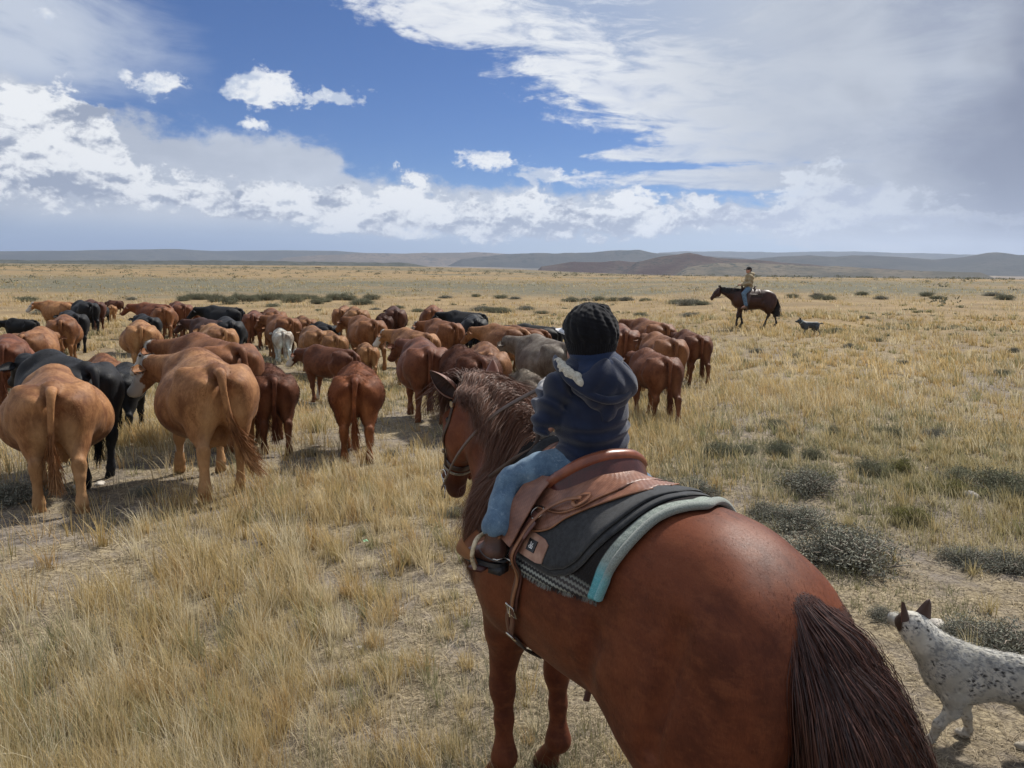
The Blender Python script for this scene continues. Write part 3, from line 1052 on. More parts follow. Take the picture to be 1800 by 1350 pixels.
    P.build('mane', hair_mat('mane_hair', (0.075, 0.030, 0.018), (0.20, 0.085, 0.046), 0.60, (0.20, 0.12, 0.085)), root)
    # tail: dock covered with long hair, pushed outwards and to the right
    def tail(r, n):
        u = r.random(n) ** 0.8
        dk = spline([(-1.05, 0, 1.325), (-1.17, 0, 1.290), (-1.26, 0, 1.18), (-1.31, 0, 1.02)], 40)
        k = np.clip(u * 39, 0, 38.99); i = k.astype(int)
        R0 = dk[i] + (dk[i + 1] - dk[i]) * (k - i)[:, None]
        ph = r.random(n) * 2 * np.pi
        rad_ = 0.050 + 0.018 * r.random(n)
        rad_ = rad_ * np.clip(0.25 + u * 3, 0, 1)
        o = np.stack([-np.abs(np.cos(ph)) * 0.9, np.sin(ph), 0.6 * np.abs(np.cos(ph)) * (u < 0.3)], -1)
        R0 = R0 + o * rad_[:, None]
        cl = np.round(ph * 2.4) / 2.4
        sy = np.sin(cl) * 1.1 - 0.25 + 0.18 * r.normal(size=n)
        sx = np.abs(np.cos(cl)) + 0.15 * r.normal(size=n)
        end = 0.18 + 0.34 * r.random(n) ** 1.5 + 0.75 * (r.random(n) < 0.12) * np.clip(0.5 - u, 0, 1)
        H = R0[:, 2] - end
        p1 = R0 + np.stack([-0.075 - 0.045 * sx, sy * 0.075 - 0.03, -0.14 * H], -1)
        p2 = R0 + np.stack([-0.100 - 0.055 * sx, sy * 0.085 - 0.065, -0.42 * H], -1)
        p3 = R0 + np.stack([-0.065 - 0.040 * sx, sy * 0.075 - 0.080, -0.72 * H], -1)
        p4 = R0 + np.stack([-0.005 - 0.028 * sx, sy * 0.050 - 0.070, -1.0 * H], -1)
        return np.stack([R0, p1, p2, p3, p4], 1)
    P = Parts()
    v, f, a = strands(None, tail, 36000, 15, 0.0019, 21, wav=0.014)
    v = drape_strand(s, v, 0.004)
    P.add(v, f, a)
    P.tube(spline([(-1.10, 0, 1.31), (-1.20, 0, 1.285), (-1.28, 0, 1.18), (-1.325, 0, 1.0), (-1.33, 0, 0.9)], 14), np.linspace(0.05, 0.022, 14), 12, a=0.3)
    P.build('tail', hair_mat('tail_hair', (0.026, 0.012, 0.011), (0.080, 0.029, 0.019), 0.5, (0.13, 0.052, 0.032)), root)
    return s, root, hp


HORSE_S, HORSE, HP = build_horse()


# ------------------------------------------------------------------ tack on the chestnut horse (all in the horse's own coordinates)
def on_horse(name, base, label, cat):
    """empty at a base point given in the horse's frame, same heading and scale as the horse"""
    f = np.array([-math.sin(HA), math.cos(HA)]); l = np.array([-math.cos(HA), -math.sin(HA)])
    w = np.array([HX, HY]) + HS * (base[0] * f + base[1] * l)
    o = empty(name, (w[0], w[1], HS * base[2]), math.pi / 2 + HA, HS, label, cat)
    o['_b'] = [float(v) for v in base]
    return o


def settle(root):
    b = list(root['_b'])
    del root['_b']
    for c in root.children:
        c.location = (-b[0], -b[1], -b[2])


def surf(x, ph, off):
    """point on the horse's trunk: station x along the spine, angle ph (deg) from the top, left positive"""
    x = np.asarray(x, float); ph = np.radians(np.asarray(ph, float))
    x, ph = np.broadcast_arrays(x, ph)
    O = np.stack([x, np.zeros_like(x), np.full_like(x, 1.08)], -1)
    D = np.stack([np.zeros_like(x), np.sin(ph), np.cos(ph)], -1)
    return HORSE_S.hit(O, D, off, 0.75, 120)


def sheet(xf, xr, phb, off, th, nu=60, nv=81, wav=0.0):
    """saddle-cloth: xf front station (of |v|), xr(phi) rear station, phb(x) lowest angle; closed slab th thick"""
    u = np.linspace(0, 1, nu)[:, None]; v = np.linspace(-1, 1, nv)[None]
    xl = xf + (xr(0.0) - xf) * u + 0 * v
    ph = v * phb(xl)
    for _ in range(3):
        x = xf + (xr(np.abs(ph)) - xf) * u
        ph = v * phb(x)
    edge = np.minimum(np.minimum(u, 1 - u) * (nu - 1), np.minimum(1 + v, 1 - v) * (nv - 1) * 0.5)
    rd = np.clip(edge / 1.6, 0, 1) ** 0.5
    P0 = surf(x, ph, off)
    P1 = surf(x, ph, off + th * 0.5) 
    nn = nrm(P1 - P0 + 1e-6)
    mid = P1
    w = wav * np.sin(x * 23 + ph * 0.1) * np.abs(v) ** 3
    out = mid + nn * (th * 0.5 * rd + w)[..., None]
    inn = mid - nn * (th * 0.5 * rd - w)[..., None]
    V = np.concatenate([out.reshape(-1, 3), inn.reshape(-1, 3)])
    i = np.arange(nu - 1)[:, None] * nv; j = np.arange(nv - 1)[None]
    F = np.stack([i + j, i + j + 1, i + nv + j + 1, i + nv + j], -1).reshape(-1, 4)
    n0 = nu * nv
    rim = []
    bd = ([a * nv for a in range(nu)], [a * nv + nv - 1 for a in range(nu)], list(range(nv)), list(range((nu - 1) * nv, nu * nv)))
    for k, b in enumerate(bd):
        for p, q in zip(b[:-1], b[1:]):
            rim.append((p, q, q + n0, p + n0) if k in (0, 3) else (q, p, p + n0, q + n0))
    F = np.concatenate([F[:, ::-1], F + n0, np.array(rim)])
    sc = np.stack([x, ph / 90.0, u + 0 * v], -1).reshape(-1, 3)
    return V, F, np.concatenate([sc, sc]), (x, ph)


def build_blanket():
    root = on_horse('saddle_blanket', (-0.35, 0, 1.45), 'woven wool blanket with grey zigzags and turquoise corners under the black pad', 'saddle blanket')
    xr = lambda p: np.interp(np.abs(p), [0, 2, 13, 20, 29, 41, 54, 65, 76], [-0.83, -0.825, -0.785, -0.765, -0.75, -0.735, -0.712, -0.68, -0.66])
    phb = lambda x: np.interp(x, [-0.85, -0.69, -0.62, -0.55, -0.41, -0.286, -0.157, 0.0, 0.15], [64, 66, 68, 70.5, 75, 75.5, 73, 68, 62])
    V, F, sc, (x, ph) = sheet(0.06, xr, phb, 0.006, 0.014, 110, 121, 0.002)

    def fn(nt, b):
        a = attr(nt, 'sc', 'Color')
        sp = nt.nodes.new('ShaderNodeSeparateXYZ'); nt.links.new(a.s, sp.inputs[0])
        x = N(nt, sp.outputs[0]); p = N(nt, sp.outputs[1]).ab(); u = N(nt, sp.outputs[2])
        fz = noise(nt, objco(nt), 300, 4, 0.7)
        zig = ((x * 55.0).frac() - 0.5).ab() * 0.05
        k = ((p * 1.0 + zig * 0.45) * 26.0 + (fz - 0.5) * 0.22).frac()
        st = k.ss(0.38, 0.48) * k.ss(0.96, 0.86)
        c = mixc(nt, st, (0.045, 0.045, 0.047), (0.30, 0.32, 0.29))
        k2 = ((p * 1.0 + zig * 0.45) * 6.5).frac()
        c = mixc(nt, k2.ss(0.5, 0.55) * 0.45, c, (0.09, 0.075, 0.07))
        c = mixc(nt, p.ss(0.72, 0.64), c, (0.018, 0.016, 0.016))
        rear = u.ss(0.935, 0.945)
        bandc = mixc(nt, noise(nt, scaled(nt, objco(nt), (400, 120, 120)), 1.0, 3, 0.6).ss(0.3, 0.7), (0.20, 0.23, 0.20), (0.36, 0.40, 0.36))
        teal = mixc(nt, fz.ss(0.3, 0.7), (0.06, 0.30, 0.36), (0.20, 0.50, 0.55))
        bandc = mixc(nt, p.ss(0.48, 0.62), bandc, teal)
        c = mixc(nt, rear, c, bandc)
        setp(nt, b, Base_Color=c, Roughness=0.95, Sheen_Weight=0.02, Specular_IOR_Level=0.1)
        bump(nt, b, fz + st * 0.5, 0.8, 0.003)
    m = mat('wool_blanket', fn)
    mk('cloth', V, F, m, root, attrs={'sc': sc})
    # the rolled border that stands proud of the rear edge
    P = Parts()
    ph = np.linspace(-64, 64, 90)
    pts = surf(xr(ph) - 0.004, ph, 0.016)
    P.tube(pts, 0.0155, 12, flat=0.8)

    def fb(nt, b):
        o = objco(nt)
        fz = noise(nt, o, 260, 4, 0.7)
        z = N(nt, nt.nodes.new('ShaderNodeSeparateXYZ').outputs[2])
        nt.links.new(o, z.s.node.inputs[0])
        c = mixc(nt, fz.ss(0.3, 0.7), (0.15, 0.17, 0.15), (0.28, 0.31, 0.275))
        c2 = mixc(nt, fz.ss(0.3, 0.7), (0.08, 0.30, 0.35), (0.24, 0.50, 0.54))
        setp(nt, b, Base_Color=mixc(nt, z.ss(1.33, 1.27), c, c2), Roughness=0.95, Sheen_Weight=0.3)
        bump(nt, b, fz, 0.8, 0.003)
    P.build('border', mat('wool_border', fb), root)
    # frayed nap along the lower edge
    r = np.random.default_rng(5)
    n = 2600
    xx = r.uniform(-0.68, 0.14, n); sg = np.where(r.random(n) < 0.5, 1, -1)
    pe = phb(xx)
    A = surf(xx, sg * (pe - 1.0 + r.random(n)), 0.012)
    B = surf(xx + r.normal(size=n) * 0.004, sg * (pe + 1.8 + 1.2 * r.random(n)), 0.014)
    pts = np.stack([A, (A + B) / 2 + r.normal(size=(n, 3)) * 0.001, B], 1)
    v, f, ex, _ = ribbons(pts, np.array([0.0016, 0.0012, 0.0004])[None], nrm(r.normal(size=(n, 3))), np.column_stack([xx, sg * pe / 90, np.full(n, .5)]))
    mk('fringe', v, f, m, root, attrs={'sc': ex})
    settle(root)


def build_pad():
    root = on_horse('saddle_pad', (-0.3, 0, 1.46), 'thick black felt saddle pad with a tan wear leather, between saddle and wool blanket', 'saddle pad')
    felt = simple('black_felt', (0.026, 0.028, 0.031), 0.85, 0.25, 60, 0.5, 0.002, spec=0.25, sheen=0.15)
    xr = lambda p: np.interp(np.abs(p), [0, 10, 20, 30, 40, 50, 59, 68], [-0.745, -0.735, -0.715, -0.69, -0.655, -0.605, -0.53, -0.42])
    phb = lambda x: np.interp(x, [-0.72, -0.60, -0.51, -0.45, -0.40, -0.30, -0.17, 0.0, 0.10], [50, 56, 63.0, 67.5, 68, 67.5, 65, 60, 55])
    V, F, sc, _ = sheet(-0.01, xr, phb, 0.018, 0.012, 60, 81)
    mk('felt_layer', V, F, felt, root)
    phb2 = lambda x: phb(x) - 3.6
    xr2 = lambda p: xr(p) + 0.035
    V, F, sc, _ = sheet(-0.02, xr2, phb2, 0.029, 0.011, 60, 81)
    mk('felt_layer', V, F, felt, root)
    lea = simple('wear_leather', (0.36, 0.215, 0.15), 0.55, 0.2, 14, 0.5, 0.0015, c2=(0.26, 0.13, 0.085))
    def patch(sg):
        U, W = 26, 18
        u = np.linspace(0, 1, U)[:, None]; w = np.linspace(0, 1, W)[None]
        x = -0.15 - 0.262 * u + 0 * w
        rr = np.clip(u, 0, 1)
        top = np.interp(u, [0, 0.35, 0.45, 0.9, 1], [54, 52, 49.5, 50.5, 52.5]); bot = np.interp(u, [0, 0.5, 0.9, 1], [63.4, 64.2, 64.4, 63.2])
        ph = top + (bot - top) * w
        A = surf(x, sg * ph, 0.0445).reshape(-1, 3); B = surf(x, sg * ph, 0.0395).reshape(-1, 3)
        i = np.arange(U - 1)[:, None] * W; j = np.arange(W - 1)[None]
        F = np.stack([i + j, i + j + 1, i + W + j + 1, i + W + j], -1).reshape(-1, 4)
        n0 = U * W; rim = []
        for b in ([a * W for a in range(U)], [a * W + W - 1 for a in range(U)], list(range(W)), list(range((U - 1) * W, U * W))):
            rim += [(p, q, q + n0, p + n0) for p, q in zip(b[:-1], b[1:])]
        o = mk('wear_leather', np.concatenate([A, B]), np.concatenate([F, F[:, ::-1] + n0, rim]), lea, root)
        # the small black badge with its white mark
        bx = surf(-0.338, sg * 57.0, 0.046); ex = nrm(surf(-0.360, sg * 57.0, 0.046) - surf(-0.316, sg * 57.0, 0.046)); ey = nrm(surf(-0.338, sg * 54, 0.046) - surf(-0.338, sg * 60, 0.046))
        ez = np.cross(ex, ey); ez = ez * (1 if ez[1] * sg > 0 else -1)
        R = np.stack([ex, ey, ez], 1)
        P = Parts(); P.box(bx, (0.046, 0.040, 0.004), R)
        bd = P.build('badge', simple('badge_black', (0.012, 0.012, 0.013), 0.4, 0, bmp=0), o, smooth=False)
        P = Parts()
        for cx, cy, sx, sy, an in ((-0.004, 0.002, 0.003, 0.020, 18), (0.003, 0.001, 0.003, 0.016, -20), (0.0, -0.009, 0.018, 0.003, 0), (0.008, -0.004, 0.003, 0.008, 0), (-0.010, -0.004, 0.003, 0.009, -35)):
            c_, s_ = math.cos(rad(an)), math.sin(rad(an))
            P.box(bx + ex * cx + ey * cy + ez * 0.0025, (sx, sy, 0.0012), R @ np.array([[c_, -s_, 0], [s_, c_, 0], [0, 0, 1]]))
        P.build('mark', simple('badge_white', (0.7, 0.7, 0.68), 0.5, 0, bmp=0), o, smooth=False)
    patch(1); patch(-1)
    settle(root)


def leather(name, c, c2, rough=0.42, tool=0.0, spec=0.5):
    def fn(nt, b):
        o = objco(nt)
        n1 = noise(nt, o, 18, 4, 0.6)
        grain = noise(nt, o, 420, 3, 0.6)
        h = grain * 0.3
        col = mixc(nt, n1.ss(0.3, 0.7), c2, c)
        if tool:
            sp = nt.nodes.new('ShaderNodeSeparateXYZ'); nt.links.new(o, sp.inputs[0])
            x = N(nt, sp.outputs[0]); z = N(nt, sp.outputs[2]); y = N(nt, sp.outputs[1])
            t = ((x * 420.0) + (z + y) * 180.0).sin() * ((z * 420.0) - x * 180.0 + y * 200.0).sin()
            h = h + t * tool * 0.6
            col = mixc(nt, t.ss(0.0, -0.8) * 0.22, col, tuple(v * 0.45 for v in c2))
        setp(nt, b, Base_Color=col, Roughness=rough, Specular_IOR_Level=spec)
        bump(nt, b, h, 0.5, 0.002)
    return mat(name, fn)


def strap(P, pts, w, th=0.004, n=40, up=None, a=0.0):
    """flat strap along a path; up: outward normals at the control points"""
    S = spline(pts, n)
    if up is None:
        U = nrm(S - np.array([0, 0, 1.08]) * np.array([0, 0, 1]) - S * np.array([1, 0, 0]))
    else:
        U = nrm(spline(up, n))
    T = nrm(np.gradient(S, axis=0))
    B = nrm(np.cross(T, U)); U = np.cross(B, T)
    sec = [(-1, -.7), (-.92, -1), (.92, -1), (1, -.7), (1, .7), (.92, 1), (-.92, 1), (-1, .7)]
    V = np.stack([S + B * (sx * w / 2) + U * (sy * th / 2) for sx, sy in sec], 1).reshape(-1, 3)
    m = len(sec)
    i = np.arange(n - 1)[:, None] * m; j = np.arange(m)[None]
    F = np.stack([i + j, i + (j + 1) % m, i + m + (j + 1) % m, i + m + j], -1).reshape(-1, 4)
    P.add(V, F[:, ::-1], a)
    for b, fl in ((0, 0), ((n - 1) * m, 1)):
        q = np.array([[0, 1, 2, 3], [0, 3, 4, 7], [7, 4, 5, 6]]) + b
        P.add(V, q if fl else q[:, ::-1], a)
    return P


def xphi(pts, off, sg=1):
    return [surf(x, sg * p, off) for x, p in pts]


def build_saddle():
    root = on_horse('western_saddle', (-0.2, 0, 1.45), 'brown tooled leather western saddle the child sits in, with rawhide stirrups', 'saddle')
    L_skirt = leather('skirt_leather', (0.27, 0.125, 0.078), (0.155, 0.066, 0.042), 0.45, 0.8)
    L_seat = leather('cantle_leather', (0.27, 0.085, 0.040), (0.17, 0.05, 0.028), 0.33, 0.0)
    L_dark = leather('dark_leather', (0.085, 0.022, 0.018), (0.05, 0.015, 0.013), 0.38, 0.25)
    L_tan = leather('strap_leather', (0.30, 0.135, 0.065), (0.20, 0.085, 0.045), 0.45, 0.0)
    L_rig = leather('latigo_leather', (0.13, 0.05, 0.035), (0.08, 0.032, 0.025), 0.45, 0.0)
    metal = simple('buckle_metal', (0.62, 0.60, 0.56), 0.25, 0.1, metal=1.0, bmp=0.0)
    raw = simple('rawhide', (0.52, 0.44, 0.30), 0.5, 0.25, 60, 0.5, 0.001, c2=(0.36, 0.28, 0.17))
    # skirts
    xr = lambda p: np.interp(np.abs(p), [0, 8, 16, 23, 34, 43, 50], [-0.62, -0.645, -0.585, -0.53, -0.445, -0.395, -0.34])
    phb = lambda x: np.interp(x, [-0.66, -0.63, -0.585, -0.52, -0.433, -0.386, -0.34, -0.28, -0.15, 0.0, 0.09], [3, 10, 17, 24.5, 35.5, 44, 48.5, 50, 51, 50, 44])
    V, F, sc, _ = sheet(-0.075, xr, phb, 0.040, 0.007, 60, 81)
    mk('skirt', V, F, L_skirt, root)
    xr = lambda p: np.interp(np.abs(p), [0, 12, 23, 31, 37], [-0.54, -0.555, -0.505, -0.46, -0.39])
    phb = lambda x: np.interp(x, [-0.56, -0.50, -0.46, -0.40, -0.33, -0.27, -0.1, 0.06], [12, 22, 29, 35, 37, 38, 38, 32])
    V, F, sc, _ = sheet(-0.10, xr, phb, 0.047, 0.006, 44, 61)
    mk('jockey', V, F, L_skirt, root)
    # edge piping of both skirt layers, in lighter leather
    P = Parts()
    for sg in (1, -1):
        pts = [(-0.64, 5), (-0.60, 14.5), (-0.55, 21), (-0.48, 29), (-0.425, 37), (-0.385, 44.5), (-0.33, 49), (-0.27, 50.6), (-0.2, 51)]
        P.tube(spline(xphi(pts, 0.046, sg), 50), 0.0035, 6)
        pts = [(-0.545, 14), (-0.50, 22.5), (-0.46, 29.5), (-0.40, 35.5), (-0.33, 37.5), (-0.27, 38.3)]
        P.tube(spline(xphi(pts, 0.052, sg), 40), 0.003, 6)
    P.build('piping', L_tan, root)
    # seat and cantle
    s = Sdf((-0.50, -0.30, 1.28), (0.16, 0.30, 1.66), 0.006)
    rim = spline([(-0.24, 0.165, 1.425), (-0.305, 0.158, 1.475), (-0.355, 0.115, 1.522), (-0.383, 0.045, 1.548), (-0.388, -0.035, 1.548), (-0.375, -0.11, 1.530),
                  (-0.335, -0.175, 1.482), (-0.27, -0.19, 1.425)], 26)
    base = spline([(-0.24, 0.165, 1.415), (-0.33, 0.165, 1.425), (-0.40, 0.11, 1.445), (-0.435, 0.04, 1.458), (-0.44, -0.035, 1.458), (-0.42, -0.11, 1.448),
                   (-0.35, -0.18, 1.43), (-0.27, -0.19, 1.415)], 26)
    for i in range(25):
        s.cone(rim[i], base[i], 0.011, 0.013, 0.012)
        s.cone((rim[i] + rim[i + 1]) / 2, (base[i] + base[i + 1]) / 2, 0.011, 0.013, 0.012)
    V, Q = s.mesh(1)
    mk('cantle_back', V, Q, L_dark, root)
    P = Parts()
    P.tube(spline(rim, 90) + np.array([0.006, 0, 0.003]), 0.0255, 14, flat=0.85)
    P.build('cantle_roll', L_seat, root)
    P = Parts()
    st = spline(rim, 120) + np.array([0.004, 0, 0.0258])
    for k in range(2, 118, 2):
        P.tube([st[k], st[k + 1]], 0.0011, 5)
    P.build('stitching', simple('thread', (0.10, 0.05, 0.035), 0.7, 0, bmp=0), root)
    s = Sdf((-0.46, -0.30, 1.28), (0.18, 0.30, 1.66), 0.007)
    s.ell((-0.19, -0.01, 1.44), (0.22, 0.15, 0.045), 0.03)
    s.cone((-0.16, 0, 1.45), (0.0, 0, 1.475), 0.07, 0.06, 0.04)
    s.ell((-0.34, -0.01, 1.47), (0.06, 0.14, 0.05), 0.04)
    s.cone((-0.19, 0.12, 1.43), (-0.21, 0.19, 1.37), 0.045, 0.03, 0.03, sym=True)
    V, Q = s.mesh(2)
    mk('seat', V, Q, L_seat, root)
    # fork with swells, and the horn
    s = Sdf((-0.12, -0.26, 1.34), (0.20, 0.26, 1.66), 0.006)
    s.cone((0.0, 0.10, 1.40), (0.0, -0.10, 1.40), 0.055, 0.055, 0.03, sym=False)
    s.cone((0.015, 0.085, 1.43), (0.02, -0.085, 1.43), 0.042, 0.042, 0.04)
    s.ell((0.01, 0.12, 1.445), (0.04, 0.04, 0.04), 0.03, sym=True)
    s.cone((0.025, 0, 1.43), (0.03, 0.01, 1.49), 0.034, 0.026, 0.03)
    V, Q = s.mesh(1)
    mk('fork', V - np.array([0.045, 0, 0.012]), Q, L_dark, root)
    s = Sdf((-0.08, -0.10, 1.43), (0.13, 0.11, 1.58), 0.0045)
    s.ell((0.028, 0.016, 1.500), (0.050, 0.046, 0.030), 0.01, R=rotm('Y', 16))
    s.cone((0.035, 0.01, 1.455), (0.030, 0.013, 1.495), 0.034, 0.036, 0.02)
    V, Q = s.mesh(1)
    horn = mk('horn', V + np.array([-0.01, 0.004, 0.0]), Q, L_dark, root)
    P = Parts()
    th = np.linspace(0, 2 * np.pi, 40)
    P.tube(np.stack([0.032 + 0.047 * np.cos(th), 0.016 + 0.043 * np.sin(th), 1.518 - 0.0135 * np.cos(th)], -1), 0.008, 8, cap=False)
    P.build('horn_edge', simple('horn_wrap_highlight', (0.33, 0.30, 0.28), 0.5, 0.5, 120, 0.8, 0.002, c2=(0.08, 0.06, 0.055)), horn)  # pale grey ring puts the highlight of the horn's top rim into colour
    # fenders, stirrup leathers and stirrups on both sides
    for sg in (1, -1):
        yo = 0.0 if sg > 0 else 0.0
        P = Parts()
        up = [(0, sg * .5, .8), (0, sg * .8, .6), (0, sg, .25), (0, sg, .1)]
        strap(P, [(-0.215, sg * 0.17, 1.462), (-0.232, sg * 0.235, 1.42), (-0.228, sg * 0.298, 1.335), (-0.212, sg * 0.336, 1.262)], 0.118, 0.007, 30, up)
        P.build('fender', L_skirt, root)
        P = Parts()
        strap(P, [(-0.20, sg * 0.340, 1.285), (-0.175, sg * 0.352, 1.262), (-0.13, sg * 0.358, 1.240)], 0.05, 0.008, 16, [(0, sg, .2)] * 3)
        P.build('stirrup_leather', L_tan, root)
        # oxbow stirrup: bound loop, tread and leather foot cup
        s0 = np.array([-0.125, sg * 0.358, 1.250])
        P = Parts()
        lp = spline([(0, -0.055, -0.105), (0.005, -0.068, -0.06), (0.0, -0.058, -0.012), (0, -0.03, 0.004), (0, 0.03, 0.004), (0.0, 0.058, -0.012), (0.005, 0.068, -0.06), (0, 0.055, -0.105)], 40)
        yaw = rotm('Z', 28 * sg)
        P.tube(s0 + lp @ yaw.T, 0.0085, 10, flat=0.9)
        sp_ = P.build('stirrup', raw, root)
        P = Parts()
        P.box(s0 + np.array([0.0, 0, -0.107]), (0.055, 0.118, 0.012), yaw)
        P.build('tread', L_dark, sp_)
        U, W = 12, 16
        u = np.linspace(0, 1, U)[:, None]; w = np.linspace(-1, 1, W)[None]
        X = 0.115 * np.sin(u * np.pi / 2) * np.sqrt(np.clip(1 - (w * 0.85) ** 2, 0, 1)) + 0 * w
        Y = w * 0.062 * (1 - 0.25 * u)
        Z = -0.118 + 0.085 * (1 - np.cos((1 - u) * 0.0)) + 0.07 * np.abs(w) ** 2 + 0.045 * u
        q = np.stack([X, Y + 0 * u, Z], -1).reshape(-1, 3) @ yaw.T + s0
        i = np.arange(U - 1)[:, None] * W; j = np.arange(W - 1)[None]
        F = np.stack([i + j, i + j + 1, i + W + j + 1, i + W + j], -1).reshape(-1, 4)
        P = Parts(); P.add(q, F); P.add(q - np.array([0, 0, 0.004]), F[:, ::-1])
        P.build('toe_cup', L_tan, sp_)
    # rigging: ring, latigo with its keeper, long saddle string, cinch round the girth
    for sg in (1, -1):
        P = Parts()
        c = surf(-0.302, sg * 41, 0.058); n_ = nrm(c - np.array([-0.302, 0, 1.08]))
        e1 = nrm(np.cross(n_, [1, 0, 0])); e2 = np.cross(n_, e1)
        th = np.linspace(0, 2 * np.pi, 30)
        P.tube(c + 0.026 * (np.cos(th)[:, None] * e1 + np.sin(th)[:, None] * e2), 0.0035, 8, cap=False)
        P.build('rigging_ring', metal, root)
        P = Parts()
        strap(P, xphi([(-0.300, 41), (-0.290, 48), (-0.278, 57), (-0.268, 68)], 0.056, sg) + xphi([(-0.262, 78), (-0.25, 92), (-0.228, 104)], 0.012, sg), 0.040, 0.007, 60)
        strap(P, xphi([(-0.312, 45), (-0.300, 50), (-0.288, 55)], 0.063, sg), 0.052, 0.006, 14)
        P.build('latigo', L_rig, root)
        P = Parts()
        strap(P, xphi([(-0.455, 26), (-0.40, 30), (-0.345, 38), (-0.312, 47), (-0.292, 57), (-0.280, 68)], 0.066, sg) + xphi([(-0.272, 80), (-0.255, 93), (-0.232, 104)], 0.022, sg), 0.014, 0.004, 70)
        strap(P, xphi([(-0.47, 22), (-0.44, 24), (-0.425, 28), (-0.45, 30), (-0.475, 26), (-0.47, 22)], 0.060, sg), 0.012, 0.004, 30)
        P.build('saddle_string', L_tan, root)
        P = Parts()
        c = surf(-0.222, sg * 106, 0.02); n_ = nrm(c - np.array([-0.222, 0, 1.08]))
        e1 = nrm(np.cross(n_, [1, 0, 0])); e2 = np.cross(n_, e1)
        sq = [(-1, -1), (1, -1), (1, 1), (-1, 1), (-1, -1)]
        P.tube([c + 0.024 * a * e2 + 0.020 * b_ * e1 for a, b_ in sq], 0.004, 8)
        P.tube([c + 0.022 * e1 * -1 + 0.0 * e2, c + 0.02 * e1 + n_ * 0.01], 0.003, 6)
        P.build('buckle', metal, root)
        P = Parts()
        for d in (-0.008, 0.010):
            strap(P, xphi([(-0.222 + d, 105), (-0.20 + d * 2, 114), (-0.172 + d, 124), (-0.15, 132)], 0.018, sg), 0.020, 0.006, 24)
        P.build('billet', L_rig, root)
        P = Parts()
        c = surf(-0.148, sg * 132, 0.018); n_ = nrm(c - np.array([-0.148, 0, 1.08]))
        e1 = nrm(np.cross(n_, [1, 0, 0])); e2 = np.cross(n_, e1)
        P.tube(c + 0.022 * (np.cos(th)[:, None] * e1 + np.sin(th)[:, None] * e2), 0.004, 8, cap=False)
        P.build('cinch_ring', metal, root)
        P = Parts()
        c = surf(-0.012 + 0.0, sg * 27, 0.07)
        c2_ = np.array([-0.012, sg * 0.105, 1.425])
        P.tube([c2_ + np.array([-0.03, 0.026 * sg, 0.0]), c2_ + np.array([-0.036, 0.034 * sg, 0.004])], 0.014, 14)
        P.build('concho', metal, root)
    P = Parts()
    strap(P, xphi([(-0.148, 133), (-0.125, 150), (-0.10, 170), (-0.10, 190), (-0.125, 210), (-0.148, 227)], 0.012), 0.055, 0.008, 60)
    P.build('cinch', simple('cinch_cord', (0.07, 0.052, 0.045), 0.8, 0.4, 90, 0.8, 0.002, stretch=(1, 5, 5)), root)
    P = Parts()
    strap(P, [surf(-0.36, 172, -0.004), surf(-0.36, 172, 0.03), surf(-0.362, 171, 0.072)], 0.024, 0.005, 12, [(-1, .4, 0)] * 3)
    P.build('strap_end', L_rig, root)
    settle(root)


